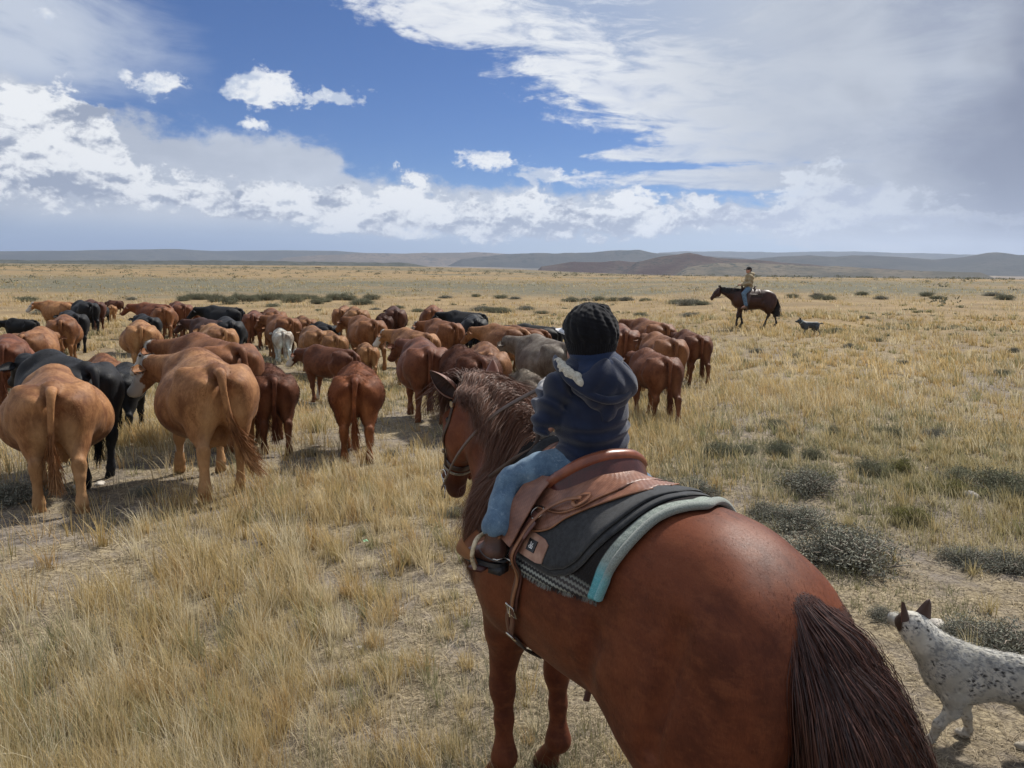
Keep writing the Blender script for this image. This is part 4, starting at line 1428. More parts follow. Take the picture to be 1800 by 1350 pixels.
def build_bridle():
    root = on_horse('bridle', (0.66, 0.02, 1.55), 'dark leather bridle with silver buckles on the chestnut horse beside the child', 'bridle')
    lea = leather('bridle_leather', (0.055, 0.030, 0.022), (0.035, 0.02, 0.016), 0.4)
    rl = leather('rein_leather', (0.115, 0.075, 0.055), (0.07, 0.045, 0.035), 0.5)
    metal = MATS['buckle_metal']
    hp = HP
    def ring(u, f0, off=0.004, n=40, a0=0, a1=360):
        th = np.radians(np.linspace(a0, a1, n))
        O = np.array([hp(u, f0, 0.0)] * n)
        D = np.stack([np.array(hp(0, math.cos(t), math.sin(t))) - np.array(hp(0, 0, 0)) for t in th])
        return HORSE_S.hit(O, D, off, 0.25, 60), D
    P = Parts()
    pts, D = ring(0.33, 0.02, 0.006)
    strap(P, pts, 0.022, 0.005, 60, D)
    P.build('noseband', lea, root)
    P = Parts()
    pts, D = ring(0.36, 0.02, 0.010, a0=60, a1=300)
    strap(P, pts, 0.012, 0.004, 50, D)
    P.build('curb_strap', simple('curb_rawhide', (0.22, 0.19, 0.14), 0.5, 0.3, 80), root)
    P = Parts()
    pts, D = ring(0.045, 0.02, 0.006, a0=-80, a1=80)
    strap(P, pts, 0.022, 0.005, 40, D)
    P.build('browband', lea, root)
    for sg in (1, -1):
        P = Parts()
        q = []; dd = []
        for u, f0, ang in ((-0.055, -0.005, 90), (0.03, 0.01, 92), (0.11, 0.0, 88), (0.20, 0.015, 84), (0.28, 0.03, 82), (0.37, 0.03, 88)):
            a, d = ring(u, f0, 0.006, 2, sg * ang, sg * ang)
            q.append(a[0]); dd.append(d[0])
        strap(P, q, 0.020, 0.004, 50, dd)
        P.build('cheek_strap', lea, root)
        for kk, rr in ((1, 0.015), (4, 0.010)):
            P = Parts()
            P.tube([q[kk] + dd[kk] * 0.004, q[kk] + dd[kk] * 0.010], rr, 14)
            P.build('concho', metal, root)
        P = Parts()
        a, d = ring(0.395, 0.02, 0.010, 2, sg * 88, sg * 88)
        th = np.linspace(0, 2 * np.pi, 24)
        e = np.array(hp(1, 0, 0)) - np.array(hp(0, 0, 0)); f_ = np.array(hp(0, 1, 0)) - np.array(hp(0, 0, 0))
        P.tube(a[0] + 0.022 * (np.cos(th)[:, None] * e + np.sin(th)[:, None] * f_), 0.0032, 8, cap=False)
        P.tube([a[0] + e * 0.02, a[0] + e * 0.055 - f_ * 0.035, a[0] + e * 0.10 - f_ * 0.045], 0.004, 8)
        P.build('bit', metal, root)
        if sg > 0: bitL = a[0] + e * 0.10 - f_ * 0.045
        else: bitR = a[0] + e * 0.10 - f_ * 0.045
    # over the poll
    P = Parts()
    pts, D = ring(-0.055, -0.005, 0.012, a0=-92, a1=92)
    strap(P, pts, 0.024, 0.005, 40, D)
    P.build('crown_piece', lea, root)
    hand = np.array([-0.030, 0.052, 1.742])
    P = Parts()
    strap(P, [bitL + np.array([0.01, 0.01, 0.045]), np.array([0.45, 0.165, 1.40]), np.array([0.20, 0.145, 1.60]), hand + np.array([0.03, 0.012, -0.012]), hand + np.array([-0.005, 0, 0.0])], 0.018, 0.005, 60,
          [(0.3, 1, .3)] * 5)
    P.build('rein', rl, root)
    P = Parts()
    strap(P, [bitR + np.array([0.01, -0.01, 0.045]), np.array([0.45, -0.16, 1.42]), np.array([0.20, -0.13, 1.60]), hand + np.array([0.035, -0.012, -0.005]), hand], 0.018, 0.005, 60,
          [(0.3, -1, .3)] * 5)
    P.build('rein', rl, root)
    P = Parts()
    strap(P, [hand + np.array([0, 0, -0.01]), hand + np.array([0.012, 0.01, -0.10]), hand + np.array([0.02, 0.02, -0.22]), np.array([0.05, 0.13, 1.46]), np.array([0.12, 0.20, 1.38])], 0.016, 0.004, 40,
          [(-1, .5, 0)] * 5)
    P.build('rein_tail', rl, root)
    settle(root)


build_blanket()
build_pad()
build_saddle()
build_bridle()


# ------------------------------------------------------------------ people
def fist(P_sdf, c, fwd, palm_n, side, s=1.0):
    """closed hand: palm, four unequal curled fingers, thumb over them. c centre, fwd along knuckle->finger, side from index to little finger"""
    c = np.array(c, float); fwd = nrm(fwd); side = nrm(side); pn = nrm(palm_n)
    P_sdf.cone(c - fwd * 0.030 * s, c + fwd * 0.012 * s, 0.022 * s, 0.026 * s, 0.012, side, 1.35)
    for i, (L, r) in enumerate(((0.9, .0088), (1.0, .0090), (0.94, .0086), (0.78, .0078))):
        o = side * (i - 1.5) * 0.0165 * s
        k = c + fwd * 0.024 * s + o - pn * 0.006 * s
        a = k + (fwd * 0.016 + pn * 0.014) * L * s
        b = a + (pn * 0.018 - fwd * 0.012) * L * s
        d = b + (-fwd * 0.017 - pn * 0.006) * L * s
        rr = r * s
        P_sdf.cone(k, a, rr * 1.12, rr * 1.05, 0.003)
        P_sdf.cone(a, b, rr * 1.05, rr, 0.002)
        P_sdf.cone(b, d, rr, rr * 0.9, 0.002)
    t0 = c - side * 0.022 * s - fwd * 0.012 * s + pn * 0.010 * s
    t1 = t0 - side * 0.006 * s + fwd * 0.022 * s + pn * 0.014 * s
    t2 = t1 + side * 0.016 * s + fwd * 0.012 * s + pn * 0.010 * s
    P_sdf.cone(t0, t1, 0.0125 * s, 0.010 * s, 0.008)
    P_sdf.cone(t1, t2, 0.010 * s, 0.0085 * s, 0.003)


def head_sdf(s, c, yaw, sc=1.0):
    """head with a face; c centre of the skull, yaw in degrees to the left"""
    R = rotm('Z', yaw)
    def q(x, y, z): return tuple(np.array(c) + (R @ np.array([x, y, z])) * sc)
    s.ell(q(-0.008, 0, 0.012), (0.098 * sc, 0.080 * sc, 0.100 * sc), 0.02, R=R)
    s.ell(q(0.030, 0, -0.045), (0.066 * sc, 0.064 * sc, 0.080 * sc), 0.035, R=R)
    s.ell(q(0.072, 0, -0.098), (0.026 * sc, 0.026 * sc, 0.020 * sc), 0.03, R=R)        # chin
    s.ell(q(0.055, 0.040, -0.045), (0.030 * sc, 0.026 * sc, 0.030 * sc), 0.02, R=R)    # cheeks
    s.ell(q(0.055, -0.040, -0.045), (0.030 * sc, 0.026 * sc, 0.030 * sc), 0.02, R=R)
    s.cone(q(0.088, 0, -0.005), q(0.104, 0, -0.040), 0.007 * sc, 0.012 * sc, 0.012)      # nose
    s.ell(q(0.096, 0.010, -0.044), (0.009 * sc,) * 3, 0.006); s.ell(q(0.096, -0.010, -0.044), (0.009 * sc,) * 3, 0.006)
    s.cone(q(0.090, 0.018, -0.071), q(0.090, -0.018, -0.071), 0.006 * sc, 0.006 * sc, 0.006)   # lips
    s.cone(q(0.087, 0.014, -0.082), q(0.087, -0.014, -0.082), 0.007 * sc, 0.007 * sc, 0.006)
    for g in (1, -1):
        s.ell(q(0.088, 0.031 * g, -0.006), (0.014 * sc, 0.016 * sc, 0.011 * sc), 0.010, sub=True)
        s.ell(q(-0.006, 0.084 * g, -0.022), (0.018 * sc, 0.008 * sc, 0.029 * sc), 0.008, R=R)
    return q


def eyes(root, q, sc=1.0, c=(0.05, 0.03, 0.02)):
    for g in (1, -1):
        P = Parts()
        cc = np.array(q(0.077, 0.031 * g, -0.006))
        th = np.linspace(0, np.pi, 8); ph = np.linspace(0, 2 * np.pi, 13)[:-1]
        T, H = np.meshgrid(th, ph, indexing='ij')
        W = np.stack([np.sin(T) * np.cos(H), np.sin(T) * np.sin(H), np.cos(T)], -1).reshape(-1, 3) * 0.0125 * sc + cc
        i = np.arange(7)[:, None] * 12; j = np.arange(12)[None]
        P.add(W, np.stack([i + j, i + 12 + j, i + 12 + (j + 1) % 12, i + (j + 1) % 12], -1).reshape(-1, 4))
        P.build('eye', simple('eye_dark', (0.03, 0.02, 0.015), 0.1, 0, bmp=0), root)


def skin_mat():
    def fn(nt, b):
        n1 = noise(nt, objco(nt), 40, 4, 0.6)
        setp(nt, b, Base_Color=mixc(nt, n1.ss(0.3, 0.7), (0.46, 0.235, 0.17), (0.55, 0.31, 0.23)), Roughness=0.5, Subsurface_Weight=0.12, Subsurface_Scale=0.01)
    return mat('skin', fn)


def cloth(name, c, c2, wscale=700, rough=0.9, sheen=0.4, mott=26):
    def fn(nt, b):
        o = objco(nt)
        n1 = noise(nt, o, mott, 5, 0.6)
        f = noise(nt, o, wscale, 3, 0.7)
        col = mixc(nt, n1.ss(0.3, 0.7), c2, c)
        col = mixc(nt, f.ss(0.4, 0.75) * 0.35, col, tuple(min(1, v * 1.9) for v in c))
        setp(nt, b, Base_Color=col, Roughness=rough, Sheen_Weight=sheen, Specular_IOR_Level=0.2)
        bump(nt, b, f + n1, 0.5, 0.002)
    return mat(name, fn)


MK = mk


def build_boy():
    root = on_horse('person', (-0.21, -0.03, 1.47), 'small child in a navy hoodie and black knit beanie riding the chestnut horse', 'child')
    CY = -0.03

    def slim(V):
        V = np.array(V, float)
        z = V[:, 2]
        k = np.clip((z - 1.47) / 0.06, 0, 1)
        V[:, 1] = CY + (V[:, 1] - CY) * (1 - 0.155 * k)
        V[:, 0] = -0.21 + (V[:, 0] + 0.21) * (1 - 0.08 * k)
        V[:, 2] = np.where(z > 1.86, 1.86 + (z - 1.86) * 0.95, z)
        return V

    def mk(name, V, *a, **k):
        return MK(name, slim(V), *a, **k)
    HC = np.array([-0.205, CY + 0.008, 1.965])
    # body under the clothes: head, neck, trunk, arms, legs as one surface
    s = Sdf((-0.36, -0.46, 1.08), (0.18, 0.42, 2.12), 0.006)
    q = head_sdf(s, HC, 30, 0.93)
    s.cone((-0.215, CY, 1.88), (-0.215, CY, 1.80), 0.046, 0.055, 0.03)
    s.cone((-0.21, CY, 1.76), (-0.215, CY, 1.54), 0.105, 0.10, 0.04, (1, 0, 0), 0.7)
    for sg, sh, el_, wr, kn, an in ((1, (-0.205, 0.10, 1.785), (-0.165, 0.155, 1.640), (-0.045, 0.085, 1.722), (-0.098, 0.226, 1.414), (-0.175, 0.332, 1.295)),
                                    (-1, (-0.205, -0.16, 1.785), (-0.13, -0.205, 1.635), (0.0, -0.085, 1.665), (-0.098, -0.276, 1.414), (-0.175, -0.374, 1.295))):
        s.chain([sh + (0.040,), el_ + (0.032,), wr + (0.024,)], 0.02)
        s.chain([(-0.205, CY + sg * 0.07, 1.50, 0.065), kn + (0.045,), an + (0.032,)], 0.03)
        s.chain([an + (0.030,), (an[0] + 0.02, an[1], an[2] - 0.08, 0.03), (an[0] + 0.11, an[1], an[2] - 0.11, 0.02)], 0.02)
    fist(s, (-0.012, 0.064, 1.740), (0.6, -0.25, 0.35), (-0.2, -0.6, -0.75), (0.2, 0.55, -0.6), 0.70)
    fist(s, (0.035, -0.055, 1.675), (0.7, 0.4, 0.1), (-0.2, 0.7, -0.6), (0.2, -0.3, -0.8), 0.70)
    V, Q = s.mesh(1)
    mk('body', V, Q, skin_mat(), root)
    eyes(root, q, 0.93)
    # gloves
    s = Sdf((-0.12, -0.14, 1.60), (0.12, 0.16, 1.80), 0.0035)
    fist(s, (-0.012, 0.064, 1.740), (0.6, -0.25, 0.35), (-0.2, -0.6, -0.75), (0.2, 0.55, -0.6), 0.95)
    s.cone((-0.045, 0.082, 1.727), (-0.03, 0.073, 1.734), 0.029, 0.027, 0.01)
    V, Q = s.mesh(1)
    gm = cloth('glove_knit', (0.40, 0.39, 0.38), (0.22, 0.21, 0.21), 300)
    mk('glove', V, Q, gm, root)
    s = Sdf((-0.08, -0.18, 1.56), (0.14, 0.04, 1.78), 0.0035)
    fist(s, (0.035, -0.055, 1.675), (0.7, 0.4, 0.1), (-0.2, 0.7, -0.6), (0.2, -0.3, -0.8), 0.95)
    s.cone((0.0, -0.078, 1.667), (0.012, -0.068, 1.670), 0.029, 0.027, 0.01)
    V, Q = s.mesh(1)
    mk('glove', V, Q, gm, root)
    # hoodie
    s = Sdf((-0.42, -0.34, 1.40), (0.06, 0.28, 1.95), 0.0042)
    s.cone((-0.215, CY - 0.02, 1.53), (-0.215, CY - 0.01, 1.66), 0.155, 0.150, 0.05, (1, 0, 0), 0.80)
    s.cone((-0.215, CY - 0.01, 1.66), (-0.210, CY - 0.005, 1.775), 0.152, 0.128, 0.05, (1, 0, 0), 0.78)
    s.ell((-0.21, CY - 0.005, 1.80), (0.095, 0.15, 0.06), 0.05)
    s.cone((-0.205, CY - 0.02, 1.49), (-0.21, CY - 0.02, 1.515), 0.150, 0.156, 0.012, (1, 0, 0), 0.80)
    s.chain([(-0.205, 0.115, 1.785, 0.056), (-0.165, 0.158, 1.655, 0.053), (-0.105, 0.125, 1.69, 0.046), (-0.048, 0.086, 1.722, 0.034)], 0.02)
    s.chain([(-0.205, -0.175, 1.785, 0.056), (-0.13, -0.215, 1.635, 0.055), (-0.02, -0.10, 1.66, 0.036)], 0.02)
    def fold(P):
        x, y, z = P.T
        w = 0.006 * np.sin(z * 95 + 2.2 * np.sin(y * 11 + 1) + 1.4 * np.sin(z * 31)) * np.clip((1.72 - z) / 0.12, 0, 1)
        w += 0.009 * np.sin((z * 1.0 - y * 0.9) * 62 + np.sin(z * 40)) * np.clip((y - 0.07) / 0.04, 0, 1)
        w += 0.004 * np.sin((z + y * 0.9) * 62 + np.sin(z * 40)) * np.clip((-0.12 - y) / 0.04, 0, 1)
        w += 0.004 * snoise(P, 14, 8)
        return w
    s.disp(fold)
    V, Q = s.mesh(1)
    navy = cloth('navy_fleece', (0.014, 0.022, 0.050), (0.008, 0.013, 0.032), 900, 0.95, 0.35, 18)
    navy2 = cloth('navy_lining', (0.010, 0.024, 0.068), (0.007, 0.016, 0.045), 900, 0.9, 0.3, 18)
    hood_p = mk('hoodie', V, Q, navy, root)
    # ribbed waistband
    s = Sdf((-0.40, -0.28, 1.46), (0.02, 0.20, 1.56), 0.004)
    s.cone((-0.212, CY - 0.02, 1.492), (-0.212, CY - 0.02, 1.516), 0.158, 0.160, 0.01, (1, 0, 0), 0.80)
    s.disp(lambda P: 0.0014 * np.sin(np.arctan2(P[:, 1] - CY, P[:, 0] + 0.21) * 120))
    V, Q = s.mesh(0)
    mk('waistband', V, Q, navy, hood_p)
    # hood lying on the back: pouch, folded inside, rim, sherpa lining
    s = Sdf((-0.44, -0.30, 1.66), (-0.02, 0.22, 1.96), 0.0042)
    s.ell((-0.285, CY - 0.01, 1.785), (0.088, 0.155, 0.060), 0.03)
    s.cone((-0.315, CY - 0.005, 1.79), (-0.338, CY + 0.015, 1.668), 0.085, 0.020, 0.05, (1, 0, 0), 0.55)
    s.cone((-0.31, 0.05, 1.76), (-0.325, CY + 0.01, 1.69), 0.035, 0.02, 0.03)
    s.cone((-0.31, -0.12, 1.76), (-0.325, CY + 0.0, 1.69), 0.035, 0.02, 0.03)
    s.disp(lambda P: 0.003 * np.sin((P[:, 2] * 60 + np.abs(P[:, 1] - CY) * 70)) + 0.003 * snoise(P, 16, 9))
    V, Q = s.mesh(1)
    mk('hood', V, Q, navy, hood_p)
    s = Sdf((-0.40, -0.26, 1.78), (-0.06, 0.18, 1.96), 0.0042)
    s.cone((-0.24, CY - 0.005, 1.835), (-0.225, CY, 1.875), 0.118, 0.098, 0.02, (1, 0, 0), 0.9)
    s.ell((-0.290, CY - 0.02, 1.812), (0.080, 0.125, 0.040), 0.03, R=rotm('Y', -25))
    s.cone((-0.215, CY, 1.83), (-0.205, CY, 1.95), 0.078, 0.088, 0.01, sub=True)
    s.disp(lambda P: 0.004 * np.sin(P[:, 2] * 130 + P[:, 1] * 30) + 0.002 * snoise(P, 20, 4))
    V, Q = s.mesh(1)
    mk('hood_fold', V, Q, navy2, hood_p)
    P = Parts()
    rp = [(-0.12, 0.085, 1.865), (-0.19, 0.128, 1.848), (-0.27, 0.125, 1.805), (-0.338, 0.075, 1.762), (-0.370, 0.01, 1.742), (-0.370, -0.065, 1.748), (-0.338, -0.14, 1.775),
          (-0.27, -0.195, 1.808), (-0.19, -0.210, 1.838), (-0.12, -0.165, 1.862)]
    P.tube(spline(rp, 80), 0.0115, 10, flat=1.3)
    P.V = [slim(v) for v in P.V]
    P.build('hood_rim', navy, hood_p)
    s = Sdf((-0.42, -0.06, 1.70), (-0.10, 0.18, 1.94), 0.003)
    lp = spline([(-0.175, 0.116, 1.862), (-0.235, 0.120, 1.836), (-0.29, 0.098, 1.806), (-0.332, 0.055, 1.772), (-0.356, 0.008, 1.752)], 14)
    rr_ = np.linspace(0.015, 0.008, 14) + 0.008 * np.sin(np.linspace(0, np.pi, 14))
    for i in range(13):
        s.cone(lp[i], lp[i + 1], rr_[i], rr_[i + 1], 0.01)
    s.disp(lambda P: 0.0034 * snoise(P, 190, 5) + 0.002 * snoise(P, 90, 6))
    V, Q = s.mesh(0)
    mk('lining', V, Q, cloth('sherpa', (0.58, 0.55, 0.46), (0.34, 0.31, 0.25), 260, 1.0, 0.3, 90), hood_p)
    # beanie
    s = Sdf((-0.36, -0.18, 1.84), (-0.06, 0.14, 2.12), 0.0034)
    Rb = rotm('Y', -12)
    s.ell((-0.212, CY + 0.006, 1.975), (0.112, 0.104, 0.098), 0.02, R=Rb)
    s.cone((-0.218, CY + 0.006, 1.925), (-0.215, CY + 0.006, 1.955), 0.096, 0.104, 0.03)
    s.ell((-0.235, CY - 0.040, 2.052), (0.022, 0.020, 0.014), 0.02)
    def knit(P):
        d = P - np.array([-0.212, CY, 1.97])
        a = np.arctan2(d[:, 1], d[:, 0]); e = d[:, 2]
        rib = np.abs(np.sin(a * 8 + e * 22)) * 0.0042 + 0.0016 * np.sin(a * 16 + e * 260) * np.sin(e * 130 - a * 8) + 0.0016 * snoise(P, 160, 3)
        brim = (e < -0.035)
        return np.where(brim, 0.0014 * np.sin(a * 60) + 0.003, rib)
    s.disp(knit)
    V, Q = s.mesh(0)
    mk('beanie', V, Q, cloth('black_knit', (0.0065, 0.007, 0.010), (0.003, 0.003, 0.0045), 500, 0.95, 0.10, 30), root)
    # cap bill sticking out under the beanie
    U, W = 9, 17
    u = np.linspace(0, 1, U)[:, None]; w = np.linspace(-1, 1, W)[None]
    X = 0.078 + u * 0.062 * np.sqrt(np.clip(1 - (w * 0.9) ** 2, 0, 1)) - 0.035 * w ** 2
    Y = w * 0.070 + 0 * u
    Z = 0.022 - 0.018 * w ** 2 - 0.010 * u
    R = rotm('Z', 44)
    A = np.stack([X, Y, Z], -1).reshape(-1, 3) @ R.T + HC
    i = np.arange(U - 1)[:, None] * W; j = np.arange(W - 1)[None]
    F = np.stack([i + j, i + j + 1, i + W + j + 1, i + W + j], -1).reshape(-1, 4)
    n0 = U * W
    rim = [(p, p + 1, p + 1 + n0, p + n0) for p in range((U - 1) * W, U * W - 1)]
    mk('cap_bill', np.concatenate([A, A - np.array([0, 0, 0.004])]), np.concatenate([F[:, ::-1], F + n0, rim]), simple('bill_cloth', (0.62, 0.63, 0.66), 0.7, 0.1), root)
    # hair at the nape
    r = np.random.default_rng(3)
    n = 500
    an = r.uniform(1.6, 4.7, n) + rad(30)
    A = HC + np.stack([np.cos(an) * 0.082, np.sin(an) * 0.078, r.uniform(-0.075, -0.055, n)], -1)
    B = A + np.stack([-0.004 + 0 * an, 0.004 * np.sin(an), -0.025 - 0.01 * r.random(n)], -1)
    v, f, ex, _ = ribbons(np.stack([A, (A + B) / 2 + 0.002, B], 1), np.array([0.002, 0.0018, 0.0005])[None], nrm(r.normal(size=(n, 3))), np.column_stack([r.random(n)] * 2))
    mk('hair', v, f, hair_mat('brown_hair', (0.05, 0.03, 0.018), (0.13, 0.08, 0.045), 0.45), root, attrs={'pat': ex[:, 0]})
    # jeans
    s = Sdf((-0.38, -0.48, 1.22), (0.06, 0.44, 1.62), 0.0045)
    s.ell((-0.215, CY - 0.01, 1.50), (0.12, 0.148, 0.065), 0.03)
    for sg in (1, -1):
        yk = 0.228 if sg > 0 else -0.278
        ya = 0.336 if sg > 0 else -0.378
        s.chain([(-0.205, CY + sg * 0.075, 1.494, 0.072), (-0.140, CY + sg * 0.19, 1.458, 0.060), (-0.098, yk, 1.416, 0.054)], 0.04)
        s.chain([(-0.098, yk, 1.416, 0.053), (-0.136, (yk + ya) / 2 + 0.004 * sg, 1.352, 0.046), (-0.178, ya, 1.296, 0.052)], 0.02)
        s.cone((-0.178, ya, 1.290), (-0.19, ya + 0.006 * sg, 1.22), 0.043, 0.05, 0.006, sub=True)
    def jf(P):
        x, y, z = P.T
        kn = np.exp(-((P - np.array([-0.09, 0.25, 1.39])) ** 2).sum(1) / 0.004)
        return (0.0035 * np.abs(np.sin(y * 42 + x * 40 + 1.2 * np.sin(z * 40))) * 0.9 + 0.0012 * snoise(P, 22, 12) + 0.007 * kn * np.sin((y + z * .4) * 140))
    s.disp(jf)
    V, Q = s.mesh(1)
    def jean(nt, b):
        o = objco(nt)
        n1 = noise(nt, o, 16, 5, 0.65); n2 = noise(nt, o, 600, 3, 0.6); n3 = noise(nt, scaled(nt, o, (1, 2.2, 2.2)), 34, 5, 0.65, 0.6)
        c = mixc(nt, n1.ss(0.3, 0.7), (0.045, 0.095, 0.165), (0.13, 0.215, 0.30))
        c = mixc(nt, n3.ss(0.56, 0.72) * 0.55, c, (0.30, 0.38, 0.44))
        c = mixc(nt, n2.ss(0.4, 0.7) * 0.3, c, (0.30, 0.38, 0.45))
        setp(nt, b, Base_Color=c, Roughness=0.85, Sheen_Weight=0.15, Specular_IOR_Level=0.25)
        bump(nt, b, n2 + n3 * 1.5, 0.6, 0.002)
    jm = mat('denim', jean)
    je = mk('jeans', V, Q, jm, root)
    # boots with rubber foot, sole, spur strap and spur
    for sg in (1, -1):
        ya = 0.336 if sg > 0 else -0.378
        yaw = rotm('Z', 26 * sg)
        c0 = np.array([-0.178, ya, 1.293])
        s = Sdf(c0 + (-0.14, -0.14, -0.19), c0 + (0.20, 0.14, 0.06), 0.0036)
        def w(p): return tuple(c0 + yaw @ np.array(p))
        s.cone(w((0, 0, 0.005)), w((0.008, 0, -0.07)), 0.037, 0.036, 0.01)
        s.cone(w((0.0, 0, -0.085)), w((0.02, 0, -0.09)), 0.036, 0.034, 0.03)
        s.cone(w((0.02, 0, -0.095)), w((0.105, 0, -0.112)), 0.035, 0.024, 0.03, (0, 0, 1), 0.85)
        s.disp(lambda P: 0.0025 * snoise(P, 60, 3))
        V, Q = s.mesh(1)
        bm_ = leather('boot_leather', (0.12, 0.055, 0.040), (0.055, 0.026, 0.02), 0.38, 0.3)
        bo = mk('boot', V, Q, bm_, root)
        P = Parts()
        ol = [(-0.032, 0), (-0.026, .022), (0.0, .031), (0.05, .034), (0.10, .028), (0.13, .012), (0.134, 0), (0.13, -.012), (0.10, -.028), (0.05, -.034), (0.0, -.031), (-0.026, -.022)]
        ol = spline(ol + [ol[0]], 40)[:-1]
        m = len(ol)
        lo = np.array([w((x, y, -0.140)) for x, y in ol]); hi = np.array([w((x, y, -0.124)) for x, y in ol])
        V = np.concatenate([lo, hi, [lo.mean(0)], [hi.mean(0)]])
        k = np.arange(m)
        P.add(V, np.stack([k, (k + 1) % m, (k + 1) % m + m, k + m], -1))
        P.add(V, np.stack([k, (k + 1) % m, np.full(m, 2 * m)], -1)[:, ::-1]); P.add(V, np.stack([k + m, (k + 1) % m + m, np.full(m, 2 * m + 1)], -1))
        P.box(w((-0.008, 0, -0.150)), (0.05, 0.056, 0.026), yaw)
        P.build('sole', simple('boot_rubber', (0.028, 0.029, 0.032), 0.6, 0.3, 80), bo)
        P = Parts()
        th = np.linspace(0, 2 * np.pi, 30)
        P.tube(np.array([w((0.012 + 0.048 * math.cos(t), 0.040 * math.sin(t), -0.098 + 0.018 * math.cos(t))) for t in th]), 0.0075, 8, flat=0.5, cap=False)
        P.build('spur_strap', simple('rubber_strap', (0.06, 0.062, 0.066), 0.55, 0.2, 60), bo)
        P = Parts()
        P.tube([w((-0.035, 0, -0.105)), w((-0.060, 0.004, -0.108)), w((-0.070, 0.004, -0.112))], 0.0035, 8)
        for k in range(8):
            a = k * math.pi / 4
            P.tube([w((-0.072, 0.004, -0.112)), w((-0.072 + 0.013 * math.cos(a), 0.004, -0.112 + 0.013 * math.sin(a)))], 0.0016, 5)
        for g in (-1, 1):
            P.tube([w((-0.035, 0, -0.105)), w((-0.025, 0.036 * g, -0.104)), w((0.015, 0.040 * g, -0.100))], 0.003, 6)
        P.build('spur', MATS['buckle_metal'], bo)
    settle(root)


build_boy()


# ------------------------------------------------------------------ cattle
def coat_mat(hairy=True):
    def fn(nt, b):
        oi = nt.nodes.new('ShaderNodeObjectInfo')
        o = objco(nt)
        rnd = N(nt, oi.outputs['Random'])
        v = nt.nodes.new('ShaderNodeVectorMath'); v.operation = 'ADD'
        nt.links.new(o, v.inputs[0])
        nt.links.new(vec(nt, rnd * 11.0, rnd * 7.0, 0.0), v.inputs[1])
        p = v.outputs[0]
        n1 = noise(nt, p, 2.4, 4, 0.55)
        n2 = noise(nt, scaled(nt, p, (1, 1.6, 0.7)), 13, 5, 0.65, 0.5)
        n3 = noise(nt, scaled(nt, p, (60, 60, 22)), 1.0, 3, 0.7)
        base = N(nt, oi.outputs['Color'])
        dark = mixc(nt, 1.0, base, (0.45, 0.34, 0.30), 'MULTIPLY')
        light = mixc(nt, 1.0, base, (1.5, 1.6, 1.7), 'MULTIPLY')
        c = mixc(nt, (n1 * 0.72 + n2 * 0.38).ss(0.38, 0.70), dark, light)
        c = mixc(nt, n3.ss(0.35, 0.7) * 0.35, c, dark)
        pale = attr(nt, 'pale')
        c = mixc(nt, pale * (n2 * 0.5 + 0.35), c, mixc(nt, 1.0, base, (1.7, 2.2, 2.7), 'MULTIPLY'))
        c = mixc(nt, attr(nt, 'shag') * 0.6, c, dark)
        wf = attr(nt, 'white') * N(nt, oi.outputs['Alpha']).ss(1.5, 2.5)
        c = mixc(nt, wf, c, (0.50, 0.46, 0.41))
        setp(nt, b, Base_Color=c, Roughness=0.62, Specular_IOR_Level=0.22, Sheen_Weight=0.03, Sheen_Roughness=0.5)
        bump(nt, b, n3 * 0.6 + n2 * 0.5, 0.5, 0.010, hairy)
    return mat('cattle_coat' if hairy else 'cattle_tail_hair', fn)


